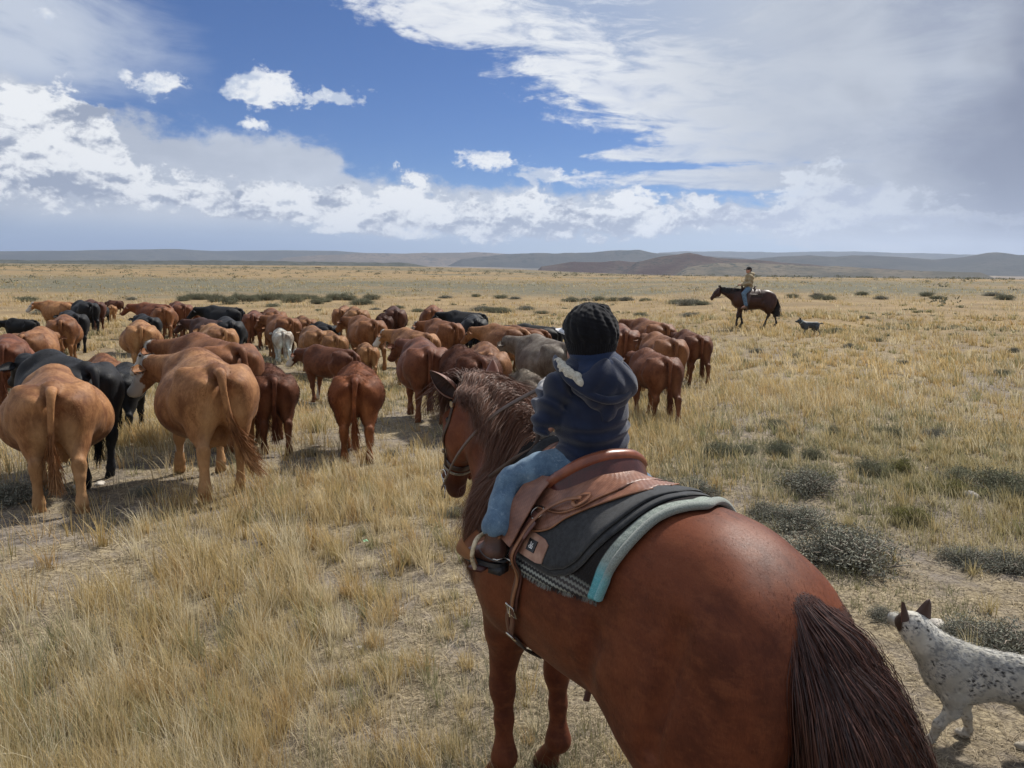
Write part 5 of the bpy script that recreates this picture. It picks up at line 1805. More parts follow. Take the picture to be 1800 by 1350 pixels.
def cow_mesh(v):
    """one kind of beast, standing at the origin facing +x. Returns mesh data for its parts"""
    fat = v.get('fat', 1.0); h = 0.016 if v.get('near') else 0.020
    calf = v.get('calf', 0)
    s = Sdf((-1.35, -0.75, -0.02), (1.75, 0.95, 1.65), h)
    W = 0.385 * fat
    s.ell((0.02, 0, 0.885 + 0.05 * calf), (0.74, W, 0.385 - 0.05 * calf), 0.05)
    if not calf:
        s.ell((-0.05, 0, 0.80), (0.50, W * 0.98, 0.29), 0.10)
    s.cone((-0.62, 0, 1.20), (0.50, 0, 1.20), 0.085, 0.115, 0.14)
    s.cone((-0.60, 0, 1.272), (0.30, 0, 1.262), 0.030, 0.040, 0.05)
    s.ell((0.44, 0, 1.22), (0.20, 0.11, 0.13), 0.12)
    # hips, rump, pins, tail head
    s.ell((-0.47, 0.222, 1.212), (0.075, 0.055, 0.058), 0.05, sym=True)
    s.ell((-0.60, 0.12, 1.02), (0.25, 0.165, 0.235), 0.07, sym=True)
    s.ell((-0.50, 0.14, 0.98), (0.25, 0.20, 0.27), 0.09, sym=True)
    s.ell((-0.83, 0.115, 1.12), (0.065, 0.05, 0.065), 0.06, sym=True)
    s.cone((-0.66, 0, 1.26), (-0.83, 0, 1.235), 0.055, 0.04, 0.07)
    s.ell((-0.74, 0.12, 0.92), (0.14, 0.115, 0.26), 0.09, sym=True)
    s.cone((-0.93, 0, 1.12), (-0.88, 0, 0.62), 0.035, 0.055, 0.06, sub=True)
    # flank hollow in front of the hip, and the crease of the thigh
    s.ell((-0.34, 0.385 * fat, 1.14), (0.14, 0.065, 0.11), 0.08, sub=True, sym=True)
    s.cone((-0.27, W * 1.02, 0.98), (-0.40, W * 0.86, 0.66), 0.022, 0.016, 0.05, sub=True, sym=True)
    if not calf:
        s.ell((-0.44, 0, 0.60), (0.17, 0.13, 0.13), 0.08)
        for a in (-0.5, -0.40):
            s.cone((a, 0.055, 0.52), (a, 0.06, 0.455), 0.018, 0.012, 0.02, sym=True)
    ph = v.get('ph', (0.10, -0.10, -0.08, 0.10))
    for sg, f in ((1, ph[0]), (-1, ph[1])):
        y = 0.150 * sg
        lift = max(0, -f - 0.12) * 0.5
        s.chain([(-0.60, y, 0.86, 0.165), (-0.66 + f * .3, y, 0.70, 0.105), (-0.80 + f * .7, y, 0.525, 0.056)], 0.07, (0, 1, 0), 0.74)
        s.cone((-0.835 + f * .7, y, 0.555), (-0.80 + f * .75, y, 0.46), 0.036, 0.040, 0.03)
        s.chain([(-0.80 + f * .7, y, 0.51, 0.045), (-0.79 + f, y, 0.40, 0.033), (-0.775 + f * 1.25, y, 0.19 + lift, 0.032), (-0.77 + f * 1.3, y, 0.13 + lift, 0.041), (-0.735 + f * 1.3, y, 0.07 + lift, 0.042)], 0.03)
        s.cone((-0.74 + f * 1.3, y + 0.018, 0.05 + lift), (-0.70 + f * 1.3, y + 0.02, 0.015 + lift), 0.034, 0.030, 0.012)
        s.cone((-0.74 + f * 1.3, y - 0.018, 0.05 + lift), (-0.70 + f * 1.3, y - 0.02, 0.015 + lift), 0.034, 0.030, 0.012)
    s.ell((0.50, 0.15, 0.98), (0.21, 0.13, 0.29), 0.09, R=rotm('Y', 18), sym=True)
    s.ell((0.68, 0, 0.80), (0.18, 0.14, 0.22), 0.09)
    for sg, f in ((1, ph[2]), (-1, ph[3])):
        y = 0.155 * sg
        s.chain([(0.50, y, 0.76, 0.115), (0.52 + f * .3, y, 0.62, 0.080), (0.53 + f * .7, y, 0.44, 0.056)], 0.06, (0, 1, 0), 0.88)
        s.ell((0.535 + f * .7, y, 0.40), (0.052, 0.048, 0.058), 0.03)
        s.chain([(0.53 + f * .7, y, 0.38, 0.036), (0.53 + f, y, 0.19, 0.031), (0.53 + f * 1.1, y, 0.13, 0.040), (0.56 + f * 1.1, y, 0.06, 0.042)], 0.03)
        s.cone((0.56 + f * 1.1, y + 0.018, 0.045), (0.60 + f * 1.1, y + 0.02, 0.015), 0.034, 0.030, 0.012)
        s.cone((0.56 + f * 1.1, y - 0.018, 0.045), (0.60 + f * 1.1, y - 0.02, 0.015), 0.034, 0.030, 0.012)
    # neck and head
    hy, hz, yaw = v.get('head', (0.0, 1.22, 0.0))
    cy, sy = math.cos(rad(yaw)), math.sin(rad(yaw))
    po = np.array([0.66 + 0.40 * cy, 0.40 * sy + hy, hz])
    fwd = np.array([cy, sy, 0.0])
    dn = rad(v.get('nod', 42))
    ax = fwd * math.cos(dn) + np.array([0, 0, -1]) * math.sin(dn)
    lat = np.array([-sy, cy, 0.0])
    fr = np.cross(lat, ax)
    if fr[2] < 0: fr = -fr
    s.cone((0.52, 0, 1.08), tuple(po - fwd * 0.10 + np.array([0, 0, -0.04])), 0.225, 0.125, 0.10, tuple(lat), 0.68)
    s.cone((0.50, 0, 1.24), tuple(po - fwd * 0.02), 0.09, 0.075, 0.10)
    s.cone((0.62, 0, 0.90), tuple(po + ax * 0.03 - fr * 0.10), 0.07, 0.04, 0.10, tuple(lat), 0.5)
    def hp(u, f, y=0.0): return tuple(po + ax * u + fr * f + lat * y)
    s.cone(hp(0.0, 0.0), hp(0.18, 0.0), 0.098, 0.088, 0.035, tuple(lat), 0.86)
    s.cone(hp(0.16, 0.0), hp(0.38, 0.012), 0.080, 0.052, 0.035, tuple(lat), 0.78)
    s.cone(hp(0.10, -0.06), hp(0.36, -0.035), 0.06, 0.04, 0.05, tuple(lat), 0.85)
    s.ell(hp(0.40, 0.005), (0.052, 0.050, 0.046), 0.03)
    s.ell(hp(-0.02, 0.055), (0.06, 0.055, 0.05), 0.05)
    s.ell(hp(0.13, 0.045, 0.068), (0.035, 0.03, 0.03), 0.03); s.ell(hp(0.13, 0.045, -0.068), (0.035, 0.03, 0.03), 0.03)
    sh = v.get('shag', 0.0)
    s.disp(lambda P: 0.006 * snoise(P, 7, 2) + (0.0015 + 0.004 * sh) * snoise(P * np.array([1, 1, .6]), 17, 5))
    V, Q = s.mesh(1)

    def attrs(P):
        q = P - po
        u = q @ ax; f_ = q @ fr; l = q @ lat
        r_ = np.sqrt(f_ ** 2 + l ** 2)
        jag = 0.02 * snoise(P, 25, 7)
        w = np.clip((u + jag + 0.09 - np.clip((np.abs(l) - 0.055) * 3.2, 0, 1) * (u < 0.30)) / 0.02, 0, 1) * (r_ < 0.2) * (u > -0.13) * (f_ > -0.085 + 0.06 * (u < 0.2))
        w = np.maximum(w, np.clip((0.62 - P[:, 2] + jag * 2) / 0.03, 0, 1) * (P[:, 0] > 0.62) * (u < 0.5))
        leg = np.clip((0.62 - P[:, 2]) / 0.35, 0, 1) * 0.9
        inner = np.clip((0.10 - np.abs(np.abs(P[:, 1]) - 0.10)) / 0.08, 0, 1) * np.clip((-0.70 - P[:, 0]) / 0.1, 0, 1) * np.clip((1.05 - P[:, 2]) / 0.2, 0, 1) * 0.8
        bel = np.clip((0.66 - P[:, 2]) / 0.15, 0, 1) * 0.7
        shag = np.clip(snoise(P, 16, 21) * 1.2 - 0.2, 0, 1) * sh
        spine = np.clip((0.075 - np.abs(P[:, 1])) / 0.05, 0, 1) * np.clip((P[:, 2] - 0.95) / 0.2, 0, 1) * np.clip((-0.35 - P[:, 0]) / 0.3, 0, 1)
        hip = np.exp(-((np.abs(P[:, 1]) - 0.22) ** 2 + (P[:, 2] - 1.02) ** 2 * 0.6 + (P[:, 0] + 0.66) ** 2 * 0.5) / 0.012)
        shag = np.clip(np.maximum(np.maximum(shag, spine * 0.8), hip * 0.45), 0, 1)
        return {'white': w, 'pale': np.clip(np.maximum(np.maximum(leg, inner), bel), 0, 1), 'shag': shag}
    m = coat_mat()
    out = {'body': mk('body', V, Q, m, attrs=attrs(V), data_only=True)}
    # coat of short hairs
    Lb = v.get('hair', 0.020)
    def comb(P):
        d = np.stack([-0.55 + 0 * P[:, 0], 0.45 * np.sign(P[:, 1]) * np.clip(np.abs(P[:, 1]) * 4, 0, 1), -0.75 + 0 * P[:, 0]], -1)
        return nrm(d + sh * 0.5 * np.stack([snoise(P, 9, 31), snoise(P, 9, 32), snoise(P, 9, 33)], -1))
    def LL(P):
        L = Lb * (1 + 0.25 * np.clip(P[:, 2] - 1.2, 0, 1) * 4)
        pol = np.linalg.norm(P - (po + fr * 0.06), axis=1)
        return L + np.clip((0.12 - pol) / 0.06, 0, 1) * 0.035
    n = v.get('hairs', 16000)
    if n:
        fv, ff, fp, fn_, rnd = fur(V, Q, n, LL, comb, w=0.0075 if not v.get('near') else 0.0055, lift=0.12 + 0.5 * sh, seed=3, K=3, curl=0.25 * sh)
        A = attrs(fp)
        A['shag'] = np.clip(A['shag'] + (np.repeat(rnd, 6) - 0.4) * (0.35 + 0.2 * sh), 0, 1)
        out['coat'] = mk('coat', fv, ff, m, attrs=A, normals=fn_, data_only=True)
    # tail: dock, shaft and switch
    P = Parts()
    sw = v.get('swing', 0.0)
    tp = spline([(-0.78, 0, 1.245), (-0.885, 0.0, 1.225), (-0.935, 0.01 + sw * .1, 1.10), (-0.935, 0.02 + sw * .4, 0.88), (-0.925, 0.02 + sw * .8, 0.66), (-0.91 - abs(sw) * .2, 0.02 + sw * 1.1, 0.50)], 26)
    P.tube(tp, np.interp(np.linspace(0, 1, 26), [0, .15, .4, 1], [0.045, 0.040, 0.027, 0.014]), 10)
    r = np.random.default_rng(2)
    def swf(r, n):
        k = r.uniform(15, 25, n); i = np.clip(k, 0, 24.99).astype(int)
        R0 = tp[i] + r.normal(size=(n, 3)) * 0.010
        j = r.normal(size=(n, 3)) * np.array([0.02, 0.02, 0.012])
        e = 0.30 - 0.0 * k / 25
        z1 = R0[:, 2]
        p1 = R0 + np.stack([-0.01 + 0 * k, sw * 0.25 + 0 * k, -0.10 + 0 * k], -1) + j * 0.5
        p2 = R0 + np.stack([0 * k, sw * 0.6 + 0 * k, -0.20 + 0 * k], -1) + j
        p3 = R0 + np.stack([0.01 + 0 * k, sw * 1.1 + 0 * k, -0.27 - 0.08 * r.random(n)], -1) + j * 1.8
        return np.stack([R0, p1, p2, p3], 1)
    fv, ff, fa = strands(None, swf, 260 if not v.get('near') else 420, 7, 0.0075, 5, wav=0.008)
    P.add(fv, ff, fa)
    Vt = np.concatenate(P.V)
    A = {'white': np.zeros(len(Vt)), 'pale': np.clip((0.55 - Vt[:, 2]) / 0.2, 0, 1) * 0.7, 'shag': np.concatenate(P.A) * 0.8 + 0.15}
    m = coat_mat(False)
    out['tail'] = mk('tail', Vt, [np.concatenate(P.Q)] + ([np.concatenate(P.T)] if P.T else []), m, attrs=A, data_only=True)
    # ears: broad leaves held out sideways, hairy inside
    for k, g in (('ear', 1), ('ear_', -1)):
        P = Parts()
        base = np.array(hp(0.03, 0.0, 0.085 * g)); dr = nrm(lat * g * 1.0 - ax * 0.10 - fr * 0.30)
        U, Wn = 9, 9
        u = np.linspace(0, 1, U)[:, None]; w = np.linspace(-1, 1, Wn)[None]
        wid = 0.052 * np.sin(np.pi * (0.14 + 0.80 * u)) ** 0.75
        nn = nrm(np.cross(dr, fr)) * g
        pos = base + dr * (u * 0.165)[..., None] + fr * (w * wid)[..., None] + nn * (-0.028 * w ** 2 * np.sin(np.pi * u * 0.9 + .2))[..., None]
        i = np.arange(U - 1)[:, None] * Wn; j = np.arange(Wn - 1)[None]
        F = np.stack([i + j, i + j + 1, i + Wn + j + 1, i + Wn + j], -1).reshape(-1, 4)
        P.add(pos.reshape(-1, 3), F, 0.2); P.add(pos.reshape(-1, 3) + nn * 0.006, F[:, ::-1], 0.9)
        r = np.random.default_rng(8)
        n = 160
        R0 = base + dr * (r.random(n) * 0.165)[:, None]
        e = nn * (r.normal(size=n) * 0.3)[:, None] + fr * np.sign(r.normal(size=n))[:, None] + dr * 0.7
        wd = (0.05 * np.sin(np.pi * np.clip(np.linalg.norm(R0 - base, axis=1) / 0.165, 0.1, 0.95)))[:, None]
        R0 = R0 + fr * np.sign((e @ fr))[:, None] * wd * 0.8
        pts = np.stack([R0, R0 + nrm(e) * 0.016, R0 + nrm(e) * 0.03 - np.array([0, 0, 0.006])], 1)
        v_, f_, ex, _ = ribbons(pts, np.array([0.006, 0.004, 0.001])[None], nrm(r.normal(size=(n, 3))), np.column_stack([r.random(n)] * 2))
        P.add(v_, f_, ex[:, 0])
        Ve = np.concatenate(P.V)
        out[k] = mk('ear', Ve, [np.concatenate(P.Q)], m, attrs={'white': np.zeros(len(Ve)), 'pale': np.zeros(len(Ve)), 'shag': np.concatenate(P.A)}, data_only=True)
    # muzzle pad and eyes
    P = Parts()
    sphere(P, hp(0.425, 0.008), (0.036, 0.036, 0.030), 12, 10)
    out['nose'] = None if v.get('nonose') else parts_data(P, 'nose', simple('cow_nose', (0.10, 0.06, 0.05), 0.35, 0.2, 60))
    for k, g in (('eye', 1), ('eye_', -1)):
        P = Parts(); sphere(P, hp(0.135, 0.040, 0.080 * g), (0.022,) * 3, 10, 8)
        out[k] = parts_data(P, 'eye', simple('eye_dark', (0.03, 0.02, 0.015), 0.1, 0, bmp=0))
    return out


def sphere(P, c, r, nu=12, nv=8, a=0.0):
    th = np.linspace(0, np.pi, nv + 1); ph = np.linspace(0, 2 * np.pi, nu + 1)[:-1]
    T, H = np.meshgrid(th, ph, indexing='ij')
    W = np.stack([np.sin(T) * np.cos(H), np.sin(T) * np.sin(H), np.cos(T)], -1).reshape(-1, 3) * np.array(r) + np.array(c)
    i = np.arange(nv)[:, None] * nu; j = np.arange(nu)[None]
    P.add(W, np.stack([i + j, i + nu + j, i + nu + (j + 1) % nu, i + (j + 1) % nu], -1).reshape(-1, 4), a)
    return P


def parts_data(P, name, m):
    F = []
    if P.Q: F.append(np.concatenate(P.Q))
    if P.T: F.append(np.concatenate(P.T))
    return mk(name, np.concatenate(P.V), F, m, attrs={'pat': np.concatenate(P.A)}, data_only=True)


def view_pt(px, py, z):
    """where a sight line meets the level z (used once, to measure the herd out on the ground)"""
    a, b = px - 900, py - 675
    cr, sr = math.cos(rad(.5)), math.sin(rad(.5))
    X, Y = a * cr + b * sr, -a * sr + b * cr
    c, s = math.cos(rad(8.8)), math.sin(rad(8.8))
    d = np.array([X, 1350 * c - Y * s, -1350 * s - Y * c])
    return np.array([0, 0, CAM_H]) + d * ((z - CAM_H) / d[2])


KINDS = {
    'stout': dict(near=1, fat=1.10, ph=(0.06, -0.14, -0.08, 0.12), head=(0.0, 1.12, 0), nod=50, hairs=46000, hair=0.016),
    'looker': dict(near=1, fat=1.0, ph=(-0.04, 0.13, 0.13, -0.10), head=(0.05, 1.16, 38), nod=52, hairs=46000, hair=0.018, swing=-0.13),
    'plain': dict(fat=0.97, ph=(-0.12, 0.10, 0.10, -0.08), head=(0.0, 1.18, 8), nod=40, hairs=15000),
    'grazing': dict(fat=1.0, ph=(0.12, -0.06, -0.1, 0.08), head=(0.0, 1.08, -14), nod=55, hairs=15000),
    'left': dict(fat=0.98, ph=(0.10, -0.12, -0.10, 0.12), head=(0.06, 1.20, 26), nod=46, hairs=15000),
    'shaggy': dict(near=1, calf=1, fat=0.90, shag=1.0, ph=(0.05, -0.10, -0.10, 0.08), head=(0.0, 1.10, 6), nod=50, hairs=34000, hair=0.036),
    'young': dict(near=1, calf=1, fat=0.84, shag=0.45, ph=(0.14, -0.14, -0.12, 0.12), head=(0.0, 1.14, 14), nod=46, hairs=22000, hair=0.026, swing=-0.02),
}
TAN = (0.285, 0.138, 0.053); GOLD = (0.235, 0.108, 0.041); ORG = (0.185, 0.071, 0.025); RED = (0.130, 0.043, 0.017); DRK = (0.075, 0.025, 0.012)
BLK = (0.0065, 0.0068, 0.008); GRY = (0.150, 0.122, 0.092); WHT = (0.50, 0.475, 0.40)
# px, py of the tail head as measured; py of the hind feet or a size; heading to the left of straight away; colour; white face; kind; label
HERD = [
    (108, 675, 902, -3, TAN, 0, 'stout', 'biggest tan cow, seen square from behind at the left edge'),
    (397, 648, 880, 17, TAN, 1, 'looker', 'tan cow with a white poll turning its head left, its tail swinging to the right'),
    (487, 661, 800, 8, RED, 0, 'shaggy', 'dark red yearling right of the tan cow whose tail swings'),
    (628, 662, 815, -2, (0.20, 0.062, 0.021), 0, 'shaggy', 'shaggy red calf walking alone in front of the herd, tail hanging straight'),
    (757, 610, 745, 13, RED, 0, 'left', 'broad dark red cow just left of the saddle horse\'s ears'),
    (3, 601, 1.0, -8, RED, 0, 'plain', 'dark red cow cut off by the left edge of the view'),
    (38, 587, 1.0, -30, GOLD, 0, 'grazing', 'golden cow facing right behind the biggest tan cow'),
    (106, 562, 1.0, -8, ORG, 0, 'plain', 'orange cow standing just beyond the golden cow at far left'),
    (62, 563, 0.72, 62, BLK, 0, 'young', 'small black calf at far left, side on beyond the golden cow'),
    (160, 643, 0.95, 32, BLK, 0, 'plain', 'black cow between the biggest tan cow and a standing black yearling'),
    (212, 652, 775, -14, BLK, 0, 'young', 'lean black yearling standing just left of the white-polled tan cow'),
    (183, 634, 0.75, 2, ORG, 0, 'young', 'bright orange calf behind the black cow'),
    (135, 552, 0.98, 18, BLK, 0, 'plain', 'black cow behind the far left orange cow'),
    (160, 533, 0.98, 30, BLK, 0, 'grazing', 'black cow at the far left end of the herd, tallest in its knot'),
    (128, 533, 0.95, 62, TAN, 1, 'left', 'pale tan cow with its head out to the left behind the black cows'),
    (141, 549, 583, -50, RED, 1, 'young', 'small red calf with a white forehead facing right'),
    (178, 541, 573, -20, BLK, 0, 'young', 'black yearling with its head down beside the white-faced calf'),
    (171, 532, 0.95, 20, DRK, 0, 'plain', 'brown cow half hidden behind the black yearling'),
    (199, 538, 565, 4, TAN, 0, 'young', 'pale tan calf at the back, seen from behind'),
    (216, 529, 553, 74, DRK, 0, 'grazing', 'dark red cow side on, farthest back on the left'),
    (248, 573, 1.0, 2, TAN, 0, 'stout', 'round tan cow alone in a gap, seen square from behind'),
    (266, 560, 0.9, 22, BLK, 0, 'plain', 'black cow hidden behind the round tan cow'),
    (292, 543, 600, 3, ORG, 0, 'stout', 'orange-brown cow with dusty hindquarters beyond the round tan cow'),
    (296, 536, 1.0, 55, RED, 0, 'left', 'dark red cow with its head raised at left of the orange-brown one'),
    (324, 535, 1.0, 20, RED, 0, 'plain', 'red cow behind the pair at the back left'),
    (343, 549, 590, 0, RED, 0, 'young', 'small brown cow right of the orange-brown one, at the back'),
    (422, 542, 1.0, 65, BLK, 0, 'left', 'black cow side on at the back, head to the left'),
    (407, 565, 0.98, 12, BLK, 0, 'stout', 'black cow seen from behind between tan and brown cows'),
    (392, 566, 0.95, 50, (0.05, 0.02, 0.012), 0, 'left', 'near-black brown cow pressed against the black cow'),
    (447, 553, 615, -4, RED, 0, 'plain', 'tall red-brown cow with long dark legs near the centre left'),
    (487, 548, 0.98, 15, ORG, 0, 'plain', 'orange cow at the back behind the tall red-brown one'),
    (512, 561, 0.98, 32, ORG, 0, 'left', 'orange cow with a dark rump above the white calf'),
    (492, 574, 632, 14, GOLD, 0, 'young', 'slim light brown cow left of the white calf'),
    (543, 563, 0.85, 20, GOLD, 0, 'young', 'small orange cow squeezed behind the cow beside the white calf'),
    (501, 583, 640, 10, WHT, 0, 'young', 'the only cream white calf of the herd'),
    (395, 580, 0.98, 24, TAN, 0, 'plain', 'pale tan cow behind the one with a white poll and ruddy back'),
    (421, 608, 1.0, 40, ORG, 1, 'looker', 'ruddy cow with a white poll directly beyond the tail-swinging tan cow'),
    (563, 582, 0.92, 18, GOLD, 0, 'plain', 'broad orange-brown cow just right of the white calf'),
    (582, 573, 0.85, 30, BLK, 0, 'young', 'black cow peeping over the broad orange-brown cow'),
    (592, 590, 0.85, 18, GOLD, 0, 'young', 'light brown calf mostly hidden right of the broad orange-brown cow'),
    (621, 616, 712, 56, RED, 1, 'young', 'red yearling with a white face walking left across the middle'),
    (651, 609, 670, 12, GOLD, 0, 'young', 'slim golden yearling just behind the red one with the white face'),
    (660, 565, 1.06, 30, ORG, 0, 'left', 'tall orange cow with its ear out, in the centre'),
    (632, 546, 1.0, 14, GOLD, 0, 'stout', 'golden cow at the back, directly beyond the tall orange one'),
    (600, 544, 0.95, -10, GOLD, 0, 'plain', 'golden cow at the back with its head turned to its neighbour'),
    (676, 558, 0.82, 4, DRK, 0, 'shaggy', 'small dark brown calf at the back, showing only its back'),
    (697, 545, 0.98, 8, DRK, 0, 'plain', 'dark maroon cow at the back of the centre'),
    (762, 543, 1.0, 2, ORG, 0, 'stout', 'orange cow at the back, left of the two black ones'),
    (800, 569, 1.0, 42, ORG, 1, 'looker', 'orange cow with a white poll and its tail hanging clear'),
    (755, 584, 0.98, 45, GOLD, 1, 'left', 'golden cow with a long white face looking left'),
    (850, 551, 1.0, 70, BLK, 0, 'left', 'black cow side on at the back, nearest the big sagebrush'),
    (838, 562, 0.98, 10, BLK, 0, 'stout', 'black cow seen from behind beside the orange one'),
    (922, 579, 1.0, 54, GOLD, 0, 'looker', 'golden cow side on beyond the saddle horse\'s ears, ear stretched out'),
    (849, 627, 0.85, 30, RED, 0, 'shaggy', 'curly red cow directly beyond the saddle horse\'s ears'),
    (862, 617, 0.85, 8, GOLD, 0, 'young', 'light brown calf between the curly red cow and the grey one'),
    (958, 581, 0.95, 60, ORG, 0, 'left', 'orange cow half hidden left of the child\'s hat'),
    (980, 577, 0.95, 70, BLK, 0, 'left', 'black cow just showing left of the child\'s cap bill'),
    (1000, 603, 0.95, 46, GRY, 0, 'left', 'large mouse-grey cow left of the child\'s shoulder'),
    (952, 664, 775, 30, (0.17, 0.135, 0.095), 0, 'shaggy', 'mouse-grey calf below the large grey cow'),
    (1101, 579, 0.98, 12, RED, 0, 'plain', 'dark red cow touching the right side of the child\'s hat'),
    (1172, 565, 1.0, 46, ORG, 0, 'left', 'orange cow at the back of the right-hand group'),
    (1183, 595, 700, 34, ORG, 0, 'plain', 'orange cow in the middle of the right-hand group, tail hanging'),
    (1229, 590, 678, 32, RED, 0, 'young', 'dark red cow at the right end of the herd, hind legs apart'),
    (1171, 627, 747, 34, RED, 0, 'young', 'red-brown calf nearest the camera in the right-hand group'),
    (1118, 569, 0.95, 62, ORG, 0, 'left', 'orange cow with its head raised right beside the child\'s hat'),
]


def build_herd():
    data = {k: cow_mesh(v) for k, v in KINDS.items()}
    r = random.Random(4)
    for px, py, fy, th, c, wf, kind, label in HERD:
        if fy > 5:
            f = view_pt(px, fy, 0.0)
            for _ in range(8): f = view_pt(px, fy, float(gz(f[0], f[1])))
            dd = math.hypot(f[0], f[1])
            ray = view_pt(px, py, 1.0) - np.array([0, 0, CAM_H])
            z = CAM_H + ray[2] * (dd / math.hypot(ray[0], ray[1]))
            sc = (z - float(gz(f[0], f[1]))) / 1.27
            p = np.array([f[0], f[1]])
        else:
            sc = fy * 1.07
            p = view_pt(px, py, 1.27 * sc)[:2]
            for _ in range(10): p = view_pt(px, py, 1.27 * sc + float(gz(p[0], p[1])))[:2]
        a = rad(90 + th * (0.85 if abs(th) > 50 else 0.68)) - math.atan2(p[0], p[1])
        off = np.array([math.cos(a), math.sin(a)]) * 0.70 * sc
        x, y = p + off
        o = empty('cow', (x, y, float(gz(x, y)) - 0.01), a, (sc * 0.87, sc * (1.22 if kind not in ('young', 'shaggy') else 1.18), sc), label, 'cow', 'cattle walking away across the plain')
        j = 0.92 + 0.2 * r.random()
        col = (c[0] * j, c[1] * j * (0.96 + 0.08 * r.random()), c[2] * j, 1.0)
        for nm, me in data[kind].items():
            if me is None: continue
            q = bpy.data.objects.new(me.name.split('.')[0], me)
            q.color = (col[0], col[1], col[2], 3.0 if wf else 1.0)
            link(q, o)


build_herd()


# ------------------------------------------------------------------ the mounted hand beyond the herd
def build_rider():
    f = view_pt(1303, 580, -0.2)
    loc = (f[0], f[1], float(gz(f[0], f[1])))
    rz = rad(180 + 2)
    s, po, ax, fr, hp = horse_sdf(0.017, 'low', True)
    V, Q = s.mesh(1)
    S = 1.07
    root = empty('horse', loc, rz, S, 'dark bay horse walking left across the plain under a man in a tan jacket', 'horse')
    def bay(nt, b):
        o = objco(nt)
        n1 = noise(nt, o, 3, 4, 0.6)
        setp(nt, b, Base_Color=mixc(nt, attr(nt, 'dark'), mixc(nt, n1.ss(0.35, 0.65), (0.030, 0.010, 0.007), (0.055, 0.019, 0.011)), (0.010, 0.007, 0.006)),
             Roughness=0.45, Specular_IOR_Level=0.35)
    bm_ = mat('bay_coat', bay)
    mk('body', V, Q, bm_, root, attrs={'dark': np.clip((0.60 - V[:, 2]) / 0.2, 0, 1)})
    for base, tip, out in (((0.90, 0.055, 1.52), (0.93, 0.085, 1.66), (0.6, 0.7, 0)), ((0.90, -0.055, 1.52), (0.92, -0.085, 1.66), (0.6, -0.7, 0))):
        P = Parts(); ear_parts(P, base, tip, out, 0.034)
        P.build('ear', simple('bay_ear', (0.03, 0.012, 0.009), 0.6), root)
    hb = hair_mat('black_hair', (0.008, 0.007, 0.008), (0.030, 0.022, 0.020), 0.45)
    def mane(r, n):
        u = r.random(n)
        R0 = np.stack([0.05 + 0.85 * u, 0.0 * u, 1.49 + 0.075 * u], -1) + r.normal(size=(n, 3)) * 0.008
        L = 0.16 + 0.05 * r.random(n)
        p1 = R0 + np.stack([0 * u, 0.04 + 0 * u, 0.015 + 0 * u], -1)
        p2 = R0 + np.stack([0.01 * np.sin(u * 60), 0.09 + 0.02 * r.random(n), -L * 0.5], -1)
        p3 = R0 + np.stack([0.02 * np.sin(u * 60), 0.12 + 0.02 * r.random(n), -L], -1)
        return np.stack([R0, p1, p2, p3], 1)
    P = Parts(); v, f_, a = strands(None, mane, 500, 6, 0.012, 3); P.add(v, f_, a); P.build('mane', hb, root)
    def tail(r, n):
        u = r.random(n)
        R0 = np.stack([-1.17 - 0.08 * u, 0.02 * r.normal(size=n), 1.32 - 0.18 * u], -1)
        e = 0.45 + 0.4 * r.random(n) ** 2
        j = r.normal(size=(n, 3)) * np.array([0.05, 0.045, 0])
        H = R0[:, 2] - e
        p1 = R0 + np.stack([-0.07 + 0 * u, 0 * u, -0.15 * H], -1) + j * 0.3
        p2 = R0 + np.stack([-0.10 + 0 * u, 0 * u, -0.5 * H], -1) + j * 0.8
        p3 = R0 + np.stack([-0.14 + 0 * u, 0 * u, -1.0 * H], -1) + j * 1.3
        return np.stack([R0, p1, p2, p3], 1)
    P = Parts(); v, f_, a = strands(None, tail, 900, 8, 0.014, 4); P.add(v, f_, a)
    P.tube([(-1.14, 0, 1.31), (-1.24, 0, 1.22), (-1.29, 0, 1.0), (-1.30, 0, 0.8)], [0.05, 0.05, 0.055, 0.03], 8, a=0.2)
    P.build('tail', hb, root)
    # saddle
    sd = empty('western_saddle', loc, rz, S, 'dark brown western saddle under the man in the tan jacket', 'saddle')
    dk = leather('far_saddle_leather', (0.075, 0.035, 0.024), (0.04, 0.02, 0.015), 0.5)
    def hug(x, ph, off):
        x, ph = np.broadcast_arrays(np.asarray(x, float), np.radians(np.asarray(ph, float)))
        O = np.stack([x, 0 * x, 0 * x + 1.06], -1); D = np.stack([0 * x, np.sin(ph), np.cos(ph)], -1)
        return s.hit(O, D, off, 0.7, 70)
    def slab(name, x0, x1, ph, off, m, skew=0.0):
        U, W = 16, 31
        u = np.linspace(0, 1, U)[:, None]; w = np.linspace(-1, 1, W)[None]
        x = x0 + (x1 - x0) * u + skew * np.abs(w); p = w * ph
        A = hug(x, p, off).reshape(-1, 3); B = hug(x, p, off - 0.02).reshape(-1, 3)
        i = np.arange(U - 1)[:, None] * W; j = np.arange(W - 1)[None]
        F = np.stack([i + j, i + j + 1, i + W + j + 1, i + W + j], -1).reshape(-1, 4)
        n0 = U * W; rim = []
        for b in ([a_ * W for a_ in range(U)], [a_ * W + W - 1 for a_ in range(U)], list(range(W)), list(range((U - 1) * W, U * W))):
            rim += [(q0, q1, q1 + n0, q0 + n0) for q0, q1 in zip(b[:-1], b[1:])]
        mk(name, np.concatenate([A, B]), np.concatenate([F, F[:, ::-1] + n0, rim]), m, sd)
    slab('pad', 0.06, -0.66, 58, 0.025, simple('far_pad', (0.05, 0.035, 0.03), 0.9, 0.3))
    slab('skirt', 0.03, -0.60, 46, 0.05, dk)
    q = Sdf((-0.6, -0.5, 0.7), (0.25, 0.5, 1.75), 0.014)
